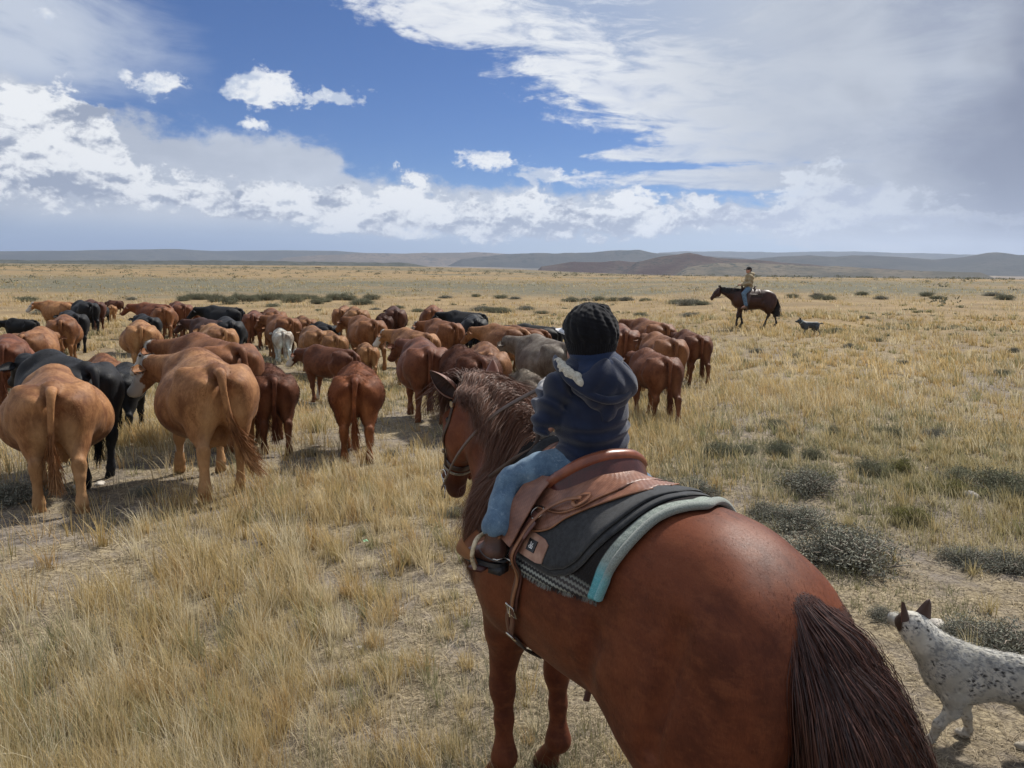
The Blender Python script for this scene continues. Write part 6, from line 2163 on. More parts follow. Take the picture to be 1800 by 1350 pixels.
    q.ell((-0.20, 0, 1.46), (0.24, 0.15, 0.06), 0.03)
    q.cone((-0.42, 0.12, 1.50), (-0.45, 0, 1.60), 0.03, 0.03, 0.04); q.cone((-0.42, -0.12, 1.50), (-0.45, 0, 1.60), 0.03, 0.03, 0.04)
    q.cone((0.03, 0, 1.45), (0.07, 0, 1.62), 0.06, 0.03, 0.05); q.ell((0.07, 0, 1.63), (0.05, 0.045, 0.02), 0.01)
    Vq, Qq = q.mesh(1); mk('seat', Vq, Qq, dk, sd)
    for sg in (1, -1):
        P = Parts()
        strap(P, [(-0.16, sg * 0.20, 1.42), (-0.12, sg * 0.33, 1.25), (-0.02, sg * 0.37, 0.95)], 0.14, 0.012, 14, [(0, sg, .5), (0, sg, .2), (0, sg, 0)])
        P.build('fender', dk, sd)
        P = Parts()
        th = np.linspace(0, 2 * np.pi, 20)
        P.tube(np.stack([0 * th + 0.0, sg * 0.37 + 0.065 * np.cos(th), 0.86 + 0.075 * np.sin(th)], -1), 0.012, 6, cap=False)
        P.build('stirrup', dk, sd)
    P = Parts()
    strap(P, [hug(-0.12, a_, 0.02) for a_ in (70, 110, 150, 180, 210, 250, 290)], 0.10, 0.012, 40)
    r = np.random.default_rng(2)
    for k in range(26):
        b0 = hug(-0.12 + r.uniform(-.25, .3), 180 + r.uniform(-30, 30), 0.01)
        P.tube([b0, b0 + np.array([r.uniform(-.02, .02), 0, -r.uniform(0.05, 0.13)])], 0.007, 4)
    P.build('cinch', simple('far_cinch', (0.04, 0.03, 0.026), 0.9), sd)
    P = Parts()
    strap(P, [hug(-0.02, 80, 0.02), (0.22, 0.22, 1.08), (0.42, 0.08, 1.08), (0.42, -0.08, 1.08), (0.22, -0.22, 1.08), hug(-0.02, -80, 0.02)], 0.05, 0.010, 30)
    P.build('breast_collar', dk, sd)
    # bridle
    br = empty('bridle', loc, rz, S, 'dark bridle and reins on the horse of the man in the tan jacket', 'bridle')
    P = Parts()
    for u, a0, a1 in ((0.30, 0, 360), (0.05, -80, 80)):
        th = np.radians(np.linspace(a0, a1, 26))
        O = np.array([hp(u, 0.02)] * 26); D = np.stack([np.array(hp(0, math.cos(t), math.sin(t))) - np.array(hp(0, 0)) for t in th])
        strap(P, s.hit(O, D, 0.008, 0.25, 50), 0.03, 0.008, 30, D)
    for sg in (1, -1):
        qq = []
        for u in (-0.04, 0.1, 0.22, 0.38):
            D = np.array(hp(0, 0, sg * 1.0)) - np.array(hp(0, 0)); qq.append(s.hit(np.array([hp(u, 0.01)]), D[None], 0.008, 0.25, 50)[0])
        strap(P, qq, 0.024, 0.008, 20, [(0, sg, 0)] * 4)
    P.build('headstall', dk, br)
    for sg in (1, -1):
        P = Parts()
        P.tube(spline([hp(0.40, 0, 0.07 * sg), (0.75, 0.18 * sg, 1.22), (0.40, 0.12 * sg, 1.50), (0.17, 0.03, 1.66)], 24), 0.008, 6)
        P.build('rein', dk, br)
    # the rider
    rd = empty('person', loc, rz, S, 'man in a tan jacket, blue jeans and black cap riding the dark bay horse', 'rider')
    b = Sdf((-0.6, -0.55, 0.65), (0.45, 0.55, 2.45), 0.012)
    HC = (-0.165, 0, 2.235)
    q = head_sdf(b, HC, 6, 1.02)
    b.cone((-0.19, 0, 2.14), (-0.20, 0, 2.02), 0.055, 0.065, 0.03)
    b.cone((-0.21, 0, 1.95), (-0.20, 0, 1.55), 0.16, 0.13, 0.05, (1, 0, 0), 0.7)
    for sg in (1, -1):
        b.chain([(-0.20, 0.17 * sg, 1.98, 0.055), (-0.14, 0.23 * sg, 1.72, 0.045), (0.12, 0.07 * sg, 1.665, 0.030)], 0.03)
        b.chain([(-0.17, 0.09 * sg, 1.54, 0.09), (0.06, 0.27 * sg, 1.34, 0.065), (0.00, 0.36 * sg, 0.90, 0.04), (0.13, 0.37 * sg, 0.83, 0.03)], 0.03)
        fist(b, (0.155, 0.06 * sg, 1.665), (1, 0, 0), (0, -sg, -0.3), (0, 0.2, -1), 1.0)
    Vb, Qb = b.mesh(1); mk('body', Vb, Qb, skin_mat(), rd)
    j = Sdf((-0.6, -0.5, 1.35), (0.35, 0.5, 2.3), 0.012)
    j.cone((-0.21, 0, 1.94), (-0.19, 0, 1.58), 0.205, 0.195, 0.06, (1, 0, 0), 0.78)
    j.ell((-0.20, 0, 1.98), (0.12, 0.21, 0.09), 0.05)
    j.chain([(-0.20, 0.185 * 1, 1.98, 0.078), (-0.15, 0.245, 1.73, 0.070), (0.085, 0.085, 1.675, 0.050)], 0.03)
    j.chain([(-0.20, -0.185 * 1, 1.98, 0.078), (-0.15, -0.245, 1.73, 0.070), (0.085, -0.085, 1.675, 0.050)], 0.03)
    j.ell((-0.31, 0, 2.07), (0.075, 0.12, 0.075), 0.04)
    j.disp(lambda P: 0.009 * np.sin(P[:, 2] * 42 + 2 * np.sin(P[:, 0] * 14)) + 0.006 * snoise(P, 12, 2))
    Vb, Qb = j.mesh(1); mk('jacket', Vb, Qb, cloth('canvas_jacket', (0.33, 0.27, 0.17), (0.24, 0.19, 0.115), 200, 0.85, 0.1, 8), rd)
    j = Sdf((-0.5, -0.5, 0.82), (0.3, 0.5, 1.7), 0.012)
    j.ell((-0.19, 0, 1.54), (0.14, 0.17, 0.10), 0.04)
    for sg in (1, -1):
        j.chain([(-0.17, 0.10 * sg, 1.54, 0.105), (0.07, 0.28 * sg, 1.34, 0.085), (0.0, 0.365 * sg, 0.92, 0.070)], 0.04)
    j.disp(lambda P: 0.006 * snoise(P, 18, 2))
    Vb, Qb = j.mesh(1); mk('jeans', Vb, Qb, MATS['denim'], rd)
    for sg in (1, -1):
        j = Sdf((-0.15, 0.37 * sg - 0.12, 0.70), (0.30, 0.37 * sg + 0.12, 1.0), 0.010)
        j.chain([(0.0, 0.365 * sg, 0.93, 0.052), (0.0, 0.37 * sg, 0.83, 0.048), (0.15, 0.375 * sg, 0.80, 0.036)], 0.02)
        j.cone((-0.03, 0.37 * sg, 0.79), (-0.03, 0.37 * sg, 0.77), 0.035, 0.035, 0.01)
        Vb, Qb = j.mesh(1); mk('boot', Vb, Qb, leather('tan_boot', (0.22, 0.13, 0.08), (0.13, 0.08, 0.05), 0.6), rd)
    j = Sdf((-0.4, -0.2, 2.15), (0.1, 0.2, 2.45), 0.009)
    j.ell((-0.175, 0, 2.265), (0.112, 0.095, 0.095), 0.02)
    j.cone((-0.08, 0.05, 2.262), (-0.005, 0.03, 2.245), 0.045, 0.030, 0.02, (0, 0, 1), 0.25); j.cone((-0.08, -0.05, 2.262), (-0.005, -0.03, 2.245), 0.045, 0.030, 0.02, (0, 0, 1), 0.25)
    j.cone((-0.2, 0.3, 2.15), (-0.2, -0.3, 2.15), 0.085, 0.085, 0.01, sub=True)
    Vb, Qb = j.mesh(1); mk('cap', Vb, Qb, cloth('black_cap', (0.014, 0.014, 0.016), (0.009, 0.009, 0.010), 300), rd)
    P = Parts(); sphere(P, (0, 0, 0), (0.085, 0.082, 0.05), 14, 8)
    vv = [v + np.array([-0.205, 0, 2.205]) for v in P.V]; P.V = vv
    P.build('hair', simple('dark_hair', (0.025, 0.018, 0.014), 0.6), rd)


# ------------------------------------------------------------------ dogs
def dog_mesh(root, h, m_coat, yaw, walk, fur_n, ear_m, tailup=False, head_z=0.0):
    s = Sdf((-0.75, -0.25, -0.02), (0.72, 0.25, 0.85), h)
    s.ell((0.13, 0, 0.345), (0.155, 0.092, 0.135), 0.04)
    s.ell((-0.07, 0, 0.365), (0.22, 0.088, 0.105), 0.05)
    s.ell((-0.24, 0, 0.375), (0.125, 0.085, 0.11), 0.05)
    s.cone((-0.26, 0, 0.425), (0.17, 0, 0.44), 0.045, 0.05, 0.06)
    s.ell((-0.25, 0.055, 0.31), (0.085, 0.045, 0.11), 0.04, sym=True)
    s.ell((0.16, 0.062, 0.33), (0.065, 0.042, 0.11), 0.04, sym=True)
    hc = np.array([0.345, 0.0, 0.545 + head_z])
    s.cone((0.19, 0, 0.39), tuple(hc - np.array([0.03, 0, 0.03])), 0.108, 0.078, 0.05)
    R = rotm('Z', yaw)
    def q(x, y, z): return tuple(hc + R @ np.array([x, y, z]))
    s.ell(q(0.0, 0, 0.012), (0.072, 0.064, 0.055), 0.03, R=R)
    s.cone(q(0.03, 0, -0.008), q(0.135, 0, -0.022), 0.042, 0.024, 0.025)
    s.cone(q(0.03, 0, -0.04), q(0.115, 0, -0.042), 0.026, 0.015, 0.015)
    s.ell(q(0.143, 0, -0.012), (0.012,) * 3, 0.01)
    for g in (1, -1):
        s.ell(q(0.052, 0.030 * g, 0.022), (0.009,) * 3, 0.008, sub=True)
        y = 0.068 * g
        f = walk[0] if g > 0 else walk[1]
        s.chain([(0.15, y, 0.27, 0.046), (0.13 + f * .4, y, 0.19, 0.030), (0.155 + f * .8, y, 0.11, 0.020), (0.16 + f, y, 0.045, 0.019)], 0.025)
        s.ell((0.185 + f, y, 0.022), (0.036, 0.024, 0.020), 0.012)
        f = walk[2] if g > 0 else walk[3]
        s.chain([(-0.25, y, 0.31, 0.062), (-0.20 + f * .4, y, 0.235, 0.042), (-0.31 + f * .8, y, 0.14, 0.021), (-0.285 + f, y, 0.045, 0.019)], 0.025)
        s.ell((-0.26 + f, y, 0.022), (0.036, 0.024, 0.020), 0.012)
    if tailup: s.chain([(-0.34, 0, 0.42, 0.024), (-0.43, 0, 0.44, 0.02), (-0.50, 0, 0.43, 0.012)], 0.03)
    else: s.chain([(-0.34, 0, 0.42, 0.026), (-0.44, 0, 0.36, 0.026), (-0.54, 0, 0.27, 0.018), (-0.60, 0, 0.25, 0.008)], 0.03)
    s.disp(lambda P: 0.0018 * snoise(P, 40, 3))
    V, Q = s.mesh(1)

    def att(P):
        d = (P - hc) @ R
        # dark patches round the eyes and ears
        m = np.clip((0.055 - np.linalg.norm(d - np.array([0.035, 0.055, 0.01]), axis=1)) / 0.012, 0, 1)
        m = np.maximum(m, np.clip((0.050 - np.linalg.norm(d - np.array([0.04, -0.055, 0.01]), axis=1)) / 0.012, 0, 1))
        m = np.maximum(m, np.clip((d[:, 0] - 0.142) / 0.006, 0, 1))
        tan = np.clip((0.16 - P[:, 2]) / 0.06, 0, 1)
        sad = np.clip((P[:, 2] - 0.43) / 0.03, 0, 1) * np.clip((0.30 - P[:, 0]) / 0.05, 0, 1)
        return {'patch': m, 'tan': tan, 'saddle': sad, 'rnd': np.zeros(len(P))}
    mk('body', V, Q, m_coat, root, attrs=att(V))
    if fur_n:
        def comb(P):
            return np.stack([-1.0 + 0 * P[:, 0], 0.15 * np.sign(P[:, 1]), -0.45 + 0.3 * snoise(P, 18, 4)], -1)
        def LL(P):
            d = np.linalg.norm(P - hc, axis=1)
            return np.where(d < 0.12, 0.012, 0.026) * np.where(P[:, 2] < 0.2, 0.5, 1)
        fv, ff, fp, fn_, rnd = fur(V, Q, fur_n, LL, comb, w=0.0028, lift=0.35, seed=9, K=3)
        A = att(fp); A['rnd'] = np.repeat(rnd, 6)
        mk('coat', fv, ff, m_coat, root, attrs=A, normals=fn_)
    for g in (1, -1):
        P = Parts()
        b = np.array(q(-0.012, 0.046 * g, 0.045)); t = np.array(q(-0.018, 0.070 * g, 0.132)); ob = nrm(R @ np.array([0.75, 0.55 * g, 0]))
        ax = nrm(t - b); sd = nrm(np.cross(ax, ob)); U, W = 9, 11
        u = np.linspace(0, 1, U)[:, None]; w = np.linspace(-1, 1, W)[None]
        wd = 0.036 * (1 - u) ** 0.55 * (1 - 0.1 * u)
        L = np.linalg.norm(t - b)
        pos = b + ax * (u * L)[..., None] + sd * (w * wd)[..., None] - ob * (0.026 * (1 - w ** 2) * (1 - u * 0.6) - 0.01)[..., None]
        i = np.arange(U - 1)[:, None] * W; j = np.arange(W - 1)[None]
        F = np.stack([i + j, i + j + 1, i + W + j + 1, i + W + j], -1).reshape(-1, 4)
        P.add(pos.reshape(-1, 3), F, 0.0); P.add(pos.reshape(-1, 3) + ob * 0.003, F[:, ::-1], 1.0)
        P.build('ear', ear_m, root)
        P = Parts(); sphere(P, q(0.050, 0.029 * g, 0.022), (0.009,) * 3, 10, 8)
        P.build('eye', MATS['eye_dark'], root)
    P = Parts(); sphere(P, q(0.150, 0, -0.010), (0.010, 0.012, 0.009), 10, 8)
    P.build('nose', simple('dog_nose', (0.012, 0.012, 0.012), 0.35), root)
    return hc


def build_dogs():
    def heeler(nt, b):
        o = objco(nt)
        wob = noise(nt, o, 24, 3, 0.6, 0, 'Color')
        vm = nt.nodes.new('ShaderNodeVectorMath'); vm.operation = 'MULTIPLY_ADD'
        nt.links.new(wob.s, vm.inputs[0]); vm.inputs[1].default_value = (0.03, 0.03, 0.03); nt.links.new(o, vm.inputs[2])
        p = scaled(nt, vm.outputs[0], (0.75, 1, 1.15))
        v = voro(nt, p, 42)
        n1 = noise(nt, o, 9, 4, 0.6)
        n2 = noise(nt, o, 55, 4, 0.7)
        spots = v.ss(0.42, 0.16) * n1.ss(0.40, 0.56)
        ro = n2.ss(0.46, 0.62) * n1.ss(0.34, 0.58) * 0.8
        rnd = attr(nt, 'rnd')
        c = mixc(nt, n1.ss(0.3, 0.7), (0.46, 0.44, 0.38), (0.60, 0.58, 0.52))
        c = mixc(nt, ro.mx(attr(nt, 'saddle') * n2.ss(0.42, 0.6) * 0.75), c, (0.16, 0.17, 0.185))
        c = mixc(nt, spots.mx(rnd.ss(0.88, 0.95) * n1.ss(0.4, 0.6)) * 0.93, c, (0.028, 0.026, 0.027))
        c = mixc(nt, attr(nt, 'tan') * 0.5, c, (0.34, 0.27, 0.18))
        c = mixc(nt, attr(nt, 'patch'), c, (0.05, 0.028, 0.018))
        setp(nt, b, Base_Color=c, Roughness=0.75, Specular_IOR_Level=0.2)
        bump(nt, b, n2, 0.3, 0.002, True)
    root = empty('dog', (0, 0, 0), 0, 1.0, 'white cattle dog with black speckles and brown pricked ears, cut off by the right edge', 'dog')
    f = view_pt(1652, 1308, 0.0); b_ = view_pt(1748, 1345, 0.0)
    hd = math.atan2(0.14, -0.30)
    d = np.array([math.cos(hd), math.sin(hd)]); l = np.array([-d[1], d[0]])
    c = f[:2] - d * (0.20) * 1.0 - l * 0.068
    root.location = (c[0], c[1], float(gz(*c)) - 0.005); root.rotation_euler = (0, 0, hd); root.scale = (1.06,) * 3
    em = mat('heeler_ear', lambda nt, b: setp(nt, b, Base_Color=mixc(nt, attr(nt, 'pat'), (0.06, 0.028, 0.018), (0.16, 0.07, 0.05)), Roughness=0.7, Sheen_Weight=0.2))
    dog_mesh(root, 0.0075, mat('heeler_coat', heeler), -52, (0.06, -0.10, -0.02, 0.10), 42000, em, head_z=0.0)
    root = empty('dog', (0, 0, 0), rad(182), 1.08, 'small black cattle dog trotting behind the dark bay horse', 'dog')
    f = view_pt(1421, 592, -0.2)
    root.location = (f[0], f[1], float(gz(f[0], f[1])))
    dark = simple('black_dog_coat', (0.016, 0.019, 0.022), 0.6, 0.5, 14, c2=(0.05, 0.062, 0.07))
    dog_mesh(root, 0.012, dark, 0, (0.07, -0.07, -0.08, 0.08), 0, simple('black_ear', (0.012, 0.012, 0.013), 0.6), tailup=True, head_z=-0.03)
    cl = empty('dog_collar', root.location, rad(182), 1.08, 'grey collar round the neck of the small black dog', 'collar')
    P = Parts(); th = np.linspace(0, 2 * np.pi, 24)
    cen = np.array([0.29, 0, 0.475]); a1 = nrm(np.array([0.6, 0, -0.75])); a2 = np.array([0, 1, 0])
    P.tube(cen + 0.088 * (np.cos(th)[:, None] * a1 + np.sin(th)[:, None] * a2), 0.014, 6, cap=False)
    P.build('band', simple('collar_band', (0.20, 0.24, 0.23), 0.6), cl)


build_rider()
build_dogs()


# ------------------------------------------------------------------ grass, brush, stones
def grass_mat():
    def fn(nt, b):
        c = attr(nt, 'col', 'Color')
        out = nt.nodes['Material Output']
        setp(nt, b, Base_Color=c, Roughness=0.75, Specular_IOR_Level=0.15)
        t = nt.nodes.new('ShaderNodeBsdfTranslucent')
        nt.links.new(c.s, t.inputs[0])
        m = nt.nodes.new('ShaderNodeMixShader'); m.inputs[0].default_value = 0.38
        nt.links.new(b.outputs[0], m.inputs[1]); nt.links.new(t.outputs[0], m.inputs[2])
        nt.links.new(m.outputs[0], out.inputs['Surface'])
    return mat('dry_grass', fn)


def field(x, y, f, seed):
    P = np.stack([x, y, 0 * x], -1)
    return snoise(P, f, seed)


def scatter(n, d0, d1, pw, r, az=46):
    """points with density falling off with distance"""
    u = r.random(n)
    if abs(pw - 1) < 1e-6: d = d0 * (d1 / d0) ** u
    else: d = (d0 ** (1 - pw) + u * (d1 ** (1 - pw) - d0 ** (1 - pw))) ** (1 / (1 - pw))
    a = np.radians(r.uniform(-az, az, n))
    return d * np.sin(a), d * np.cos(a), d


def build_grass():
    r = np.random.default_rng(17)
    m = grass_mat()
    pal = np.array([[0.55, 0.445, 0.25], [0.63, 0.545, 0.37], [0.49, 0.375, 0.18], [0.68, 0.62, 0.47], [0.37, 0.315, 0.175], [0.50, 0.36, 0.185], [0.29, 0.285, 0.165]])
    def tufts(name, n, d0, d1, pw, blades, hgt, wf, K, pal2, spread, thr, seed, az=46):
        x, y, d = scatter(n, d0, d1, pw, r, az)
        dens = 0.5 * field(x, y, 1.1, 41) + 0.5 * field(x, y, 0.35, 42) + 0.35 * r.normal(size=n)
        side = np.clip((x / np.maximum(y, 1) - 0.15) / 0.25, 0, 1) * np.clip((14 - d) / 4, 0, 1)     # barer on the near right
        if pal2 is not None:
            dens = 0.7 * field(x, y, 0.55, 71) + 0.35 * field(x, y, 1.7, 72) + 0.12 * r.normal(size=n) - 0.5 * (x < 0.0) * np.clip(1 + x / 3, -1, 0) * -1
        keep = dens - side * 0.25 > thr
        x, y, d, side = x[keep], y[keep], d[keep], side[keep]
        n = len(x)
        gsz = np.clip(0.75 + 0.35 * field(x, y, 0.8, 43) + 0.22 * r.normal(size=n), 0.35, 1.6) * (1 - 0.35 * side)
        base = r.choice(7, n, p=[.26, .20, .14, .10, .10, .13, .07])
        hue = field(x, y, 0.45, 44)
        nb = blades
        X = np.repeat(x, nb); Y = np.repeat(y, nb); D = np.repeat(d, nb); G = np.repeat(gsz, nb)
        ang = r.random(n * nb) * 2 * np.pi
        rr = np.abs(r.normal(size=n * nb)) * spread * np.repeat(0.5 + gsz, nb)
        bx, by = X + rr * np.cos(ang), Y + rr * np.sin(ang)
        L = hgt * G * (0.45 + 0.75 * r.random(n * nb))
        lean = (0.10 + 0.55 * r.random(n * nb) ** 1.6)
        a2 = ang + 0.7 * r.normal(size=n * nb)
        wind = np.array([-0.12, 0.05])
        dx, dy = np.cos(a2) * lean + wind[0], np.sin(a2) * lean + wind[1]
        t = np.linspace(0, 1, K)[None]
        px = bx[:, None] + (dx * L)[:, None] * t ** 1.7
        py = by[:, None] + (dy * L)[:, None] * t ** 1.7
        droop = (0.15 + 0.35 * r.random(n * nb))[:, None] * lean[:, None]
        pz = gz(bx, by)[:, None] - 0.01 + L[:, None] * (t - droop * t ** 2.4)
        P = np.stack([px, py, pz], -1)
        W = np.maximum(0.0020, D * wf)[:, None] * (1 - 0.85 * t ** 1.5) * (0.6 + 0.8 * r.random((n * nb, 1)))
        th = r.random(n * nb) * np.pi
        sd = np.stack([np.cos(th), np.sin(th), 0 * th], -1)
        pl_ = pal if pal2 is None else pal2
        c = pl_[np.repeat(base, nb)] * np.array([[1.0, 0.965, 0.88]]) * (0.78 + 0.4 * r.random((n * nb, 1)))
        hh = np.repeat(hue, nb)[:, None]
        c = c * (1 + 0.10 * hh * np.array([[1.0, 0.4, -0.6]]))
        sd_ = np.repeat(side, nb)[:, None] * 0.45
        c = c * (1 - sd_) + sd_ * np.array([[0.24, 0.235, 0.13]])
        pale = (r.random(n * nb) < 0.10)[:, None]
        c = np.where(pale, c * 0.4 + np.array([[0.42, 0.37, 0.27]]), c)
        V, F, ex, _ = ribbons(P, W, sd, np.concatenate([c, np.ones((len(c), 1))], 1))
        # each blade gets darker in colour towards its foot
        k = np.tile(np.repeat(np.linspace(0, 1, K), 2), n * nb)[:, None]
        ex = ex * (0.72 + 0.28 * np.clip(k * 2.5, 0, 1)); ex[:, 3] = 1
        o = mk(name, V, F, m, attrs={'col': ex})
        tag(o, kind='stuff')
        return n * nb
    a = tufts('grass', 10500, 1.6, 12, 1.15, 46, 0.32, 0.00085, 5, None, 0.042, -0.10, 1, 52)
    b = tufts('grass', 19000, 7, 48, 1.25, 16, 0.27, 0.00080, 4, None, 0.08, -0.35, 2)
    sg = np.array([[0.20, 0.20, 0.135], [0.25, 0.245, 0.17], [0.155, 0.165, 0.11], [0.30, 0.28, 0.20], [0.22, 0.21, 0.12], [0.27, 0.25, 0.13], [0.18, 0.19, 0.14]])
    tufts('low_sage_growth', 16000, 3.0, 60, 1.15, 26, 0.17, 0.00095, 4, sg, 0.085, 0.38, 4)
    c = tufts('grass', 12000, 30, 170, 1.2, 6, 0.32, 0.00062, 3, None, 0.22, -0.15, 3, 42)
    # fallen straw and bent litter on the soil
    n = 110000
    x, y, d = scatter(n, 1.6, 26, 1.25, r, 52)
    L = 0.03 + 0.09 * r.random(n)
    th = r.random(n) * 2 * np.pi
    dr = np.stack([np.cos(th), np.sin(th), 0 * th], -1); sdv = np.stack([-np.sin(th), np.cos(th), 0.3 * r.normal(size=n)], -1)
    t = np.linspace(-0.5, 0.5, 4)[None, :, None]
    z = gz(x, y) + 0.004
    P = np.stack([x, y, z], -1)[:, None] + dr[:, None] * L[:, None, None] * t
    P[..., 2] += (0.25 * L * r.random(n))[:, None] * (1 - 4 * t[..., 0] ** 2) + 0.02 * r.random((n, 1)) * t[..., 0]
    P[..., 0] += (0.02 * r.normal(size=n))[:, None] * t[..., 0] ** 2 * 4
    c = np.array([[0.48, 0.415, 0.31]]) * (0.40 + 0.8 * r.random((n, 1))) * np.array([[1, 0.97, 0.93]])
    V, F, ex, _ = ribbons(P, np.maximum(0.0026, d * 0.0007)[:, None] + 0 * P[..., 0], nrm(sdv), np.concatenate([c, np.ones((n, 1))], 1))
    tag(mk('dry_litter', V, F, m, attrs={'col': ex}), kind='stuff')


def bush_mesh(name, seed, R, H, n_stem, n_leaf, leaf, cl, woody, flat=1.0, round_=0.6):
    """low brush: forked woody stems from one crown of roots, small grey leaves in clumps at the ends"""
    r = np.random.default_rng(seed)
    P = Parts(); tips = []
    for k in range(n_stem):
        a = r.random() * 2 * np.pi; ln = r.random() ** 0.6
        dirv = np.array([math.cos(a) * ln * R, math.sin(a) * ln * R, H * (0.55 + 0.5 * r.random()) * (1 - round_ * ln ** 2)])
        dirv *= 0.75 + 0.35 * r.random()
        p0 = np.array([math.cos(a), math.sin(a), 0]) * 0.03 * R
        mid = p0 + dirv * 0.5 + r.normal(size=3) * 0.06 * R + np.array([0, 0, -0.05 * H])
        tip = p0 + dirv
        pts = spline([p0, mid, tip], 6)
        P.tube(pts, np.linspace(0.012, 0.003, 6) * (R / 0.4) * woody, 4, cap=False, a=r.random() * 0.3)
        tips.append(tip)
        for b in range(3):
            q = pts[3] if b else pts[4]
            t2 = q + r.normal(size=3) * np.array([0.20, 0.20, 0.12]) * R + np.array([0, 0, 0.16 * H])
            P.tube([q, (q + t2) / 2 + r.normal(size=3) * 0.02, t2], np.array([0.005, 0.004, 0.002]) * (R / 0.4) * woody, 3, cap=False, a=r.random() * 0.3)
            tips.append(t2)
    stems = parts_data(P, 'stem', simple('sage_stem', (0.20, 0.165, 0.13), 0.9, 0.4, 12))
    T = np.array(tips)
    n = n_leaf
    k = r.integers(0, len(T), n)
    C = T[k] + r.normal(size=(n, 3)) * np.array([0.085, 0.085, 0.075]) * R * 1.4 - np.array([0, 0, 1]) * (r.random(n) ** 2 * 0.22 * H)[:, None]
    C[:, 2] = np.maximum(C[:, 2], 0.01)
    d = nrm(r.normal(size=(n, 3)) + np.array([0, 0, 1.1]))
    L = leaf * (0.6 + 0.8 * r.random(n))
    pts = np.stack([C, C + d * L[:, None] * 0.55, C + d * L[:, None]], 1)
    sd = nrm(np.cross(d, r.normal(size=(n, 3))))
    V, F, ex, _ = ribbons(pts, np.array([leaf * 0.28, leaf * 0.34, leaf * 0.08])[None], sd, np.column_stack([r.random(n) * 0.5 + 0.5 * (np.sin(k * 12.9) * 0.5 + 0.5)] * 2))
    A = {'pat': ex[:, 0]}

    def fn(nt, b):
        p = attr(nt, 'pat')
        oi = N(nt, nt.nodes.new('ShaderNodeObjectInfo').outputs['Random'])
        c = mixc(nt, p, cl[0], cl[1])
        c = mixc(nt, (p * 9.0).frac().ss(0.86, 0.9), c, cl[2])
        c = mixc(nt, oi * 0.5, c, cl[3])
        setp(nt, b, Base_Color=c, Roughness=0.9, Specular_IOR_Level=0.05)
    lm = mat('leaf_' + name, fn)
    leaves = mk('foliage', V, F, lm, attrs=A, data_only=True)
    return stems, leaves


SAGE = [(0.13, 0.14, 0.095), (0.25, 0.255, 0.18), (0.30, 0.285, 0.19), (0.22, 0.21, 0.13)]
GREY = [(0.15, 0.155, 0.125), (0.28, 0.28, 0.225), (0.33, 0.31, 0.245), (0.22, 0.21, 0.16)]
RABB = [(0.135, 0.135, 0.055), (0.29, 0.27, 0.10), (0.44, 0.39, 0.16), (0.20, 0.19, 0.085)]
# px, py of the foot of each bush as measured, spread in metres, kind
BRUSH_NEAR = [
    (1218, 868, .62, 1, 'grey-green sagebrush beyond the saddle, right of the cantle'), (1158, 856, .42, 1, 'small grey sagebrush just right of the cantle'),
    (1262, 800, .55, 0, 'dark sagebrush at the left end of the brushy strip right of the herd'), (1310, 796, .48, 0, 'low sagebrush between the red-brown calf and the brushy strip'),
    (1372, 800, .58, 0, 'round sagebrush in the brushy strip, dark at its foot'), (1428, 806, .5, 0, 'sagebrush at the right of the first brushy strip'),
    (1418, 862, .85, 1, 'wide dark sagebrush above a pale stone'), (1536, 834, .66, 0, 'greenish sagebrush in the middle of the right-hand scrub'),
    (1582, 836, .55, 2, 'yellow-green rabbitbrush touching a greener bush'), (1690, 846, .62, 0, 'green bush left of the right edge scrub'),
    (1756, 866, .85, 0, 'large green bush near the right edge'), (1794, 884, .6, 0, 'green bush cut by the right edge'),
    (1606, 866, .36, 2, 'small yellowish bush below the middle scrub'), (1674, 868, .44, 2, 'bright yellow-green tuft bush left of the large green bush'),
    (1562, 768, .5, 0, 'pale-topped bush at the edge of the golden grass'), (1642, 772, .55, 1, 'grey bush at the edge of the golden grass, farther right'),
    (1466, 762, .42, 0, 'small bush at the edge of the golden grass, nearest the herd'), (1362, 752, .42, 0, 'little dark bush right of the red-brown calf'),
    (1478, 988, 1.0, 1, 'big grey sagebrush right of the horse\'s croup'), (1405, 925, .72, 1, 'grey brush with bare twigs behind the horse\'s croup'),
    (1345, 905, .55, 1, 'low grey brush behind the wool blanket'), (1596, 918, .5, 2, 'yellow rabbitbrush with pale flowers right of the grey brush'),
    (1700, 990, .52, 1, 'flat grey brush on bare soil at the right'), (1776, 1000, .55, 1, 'grey brush at the right edge on bare soil'),
    (1765, 1150, .8, 1, 'dead grey bush behind the speckled dog\'s back'), (1688, 1118, .42, 1, 'small dead bush behind the speckled dog\'s head'),
    (1548, 1085, .3, 1, 'small dark bush between the horse\'s tail and the speckled dog'), (1450, 842, .34, 2, 'yellow tuft bush beside the wide dark sagebrush'),
    (800, 905, .34, 1, 'small grey bush below the saddle horse\'s muzzle'), (690, 800, .36, 1, 'small dark bush right of the shaggy red calf'),
    (548, 800, .34, 1, 'low dark bush between the dark red yearling and the shaggy calf'), (18, 880, .75, 1, 'dark bush at the left edge beside the biggest tan cow'),
    (255, 868, .4, 1, 'dark low bush between the two tan cows'), (430, 1085, .40, 1, 'dead grey bush in the foreground grass'),
    (1330, 620, .6, 1, 'grey bush in the golden grass below the dark bay horse'), (1400, 628, .5, 1, 'grey bush in the golden grass below the black dog'),
    (1492, 612, .55, 1, 'grey bush right of the black dog'), (1520, 560, .7, 1, 'dark bush beyond the black dog'), (1760, 660, .6, 0, 'green bush in the golden grass at the right edge'),
    (1590, 640, .45, 1, 'small dark bush in the golden grass'), (1782, 620, .5, 1, 'dark bush near the right edge in the golden grass'),
]


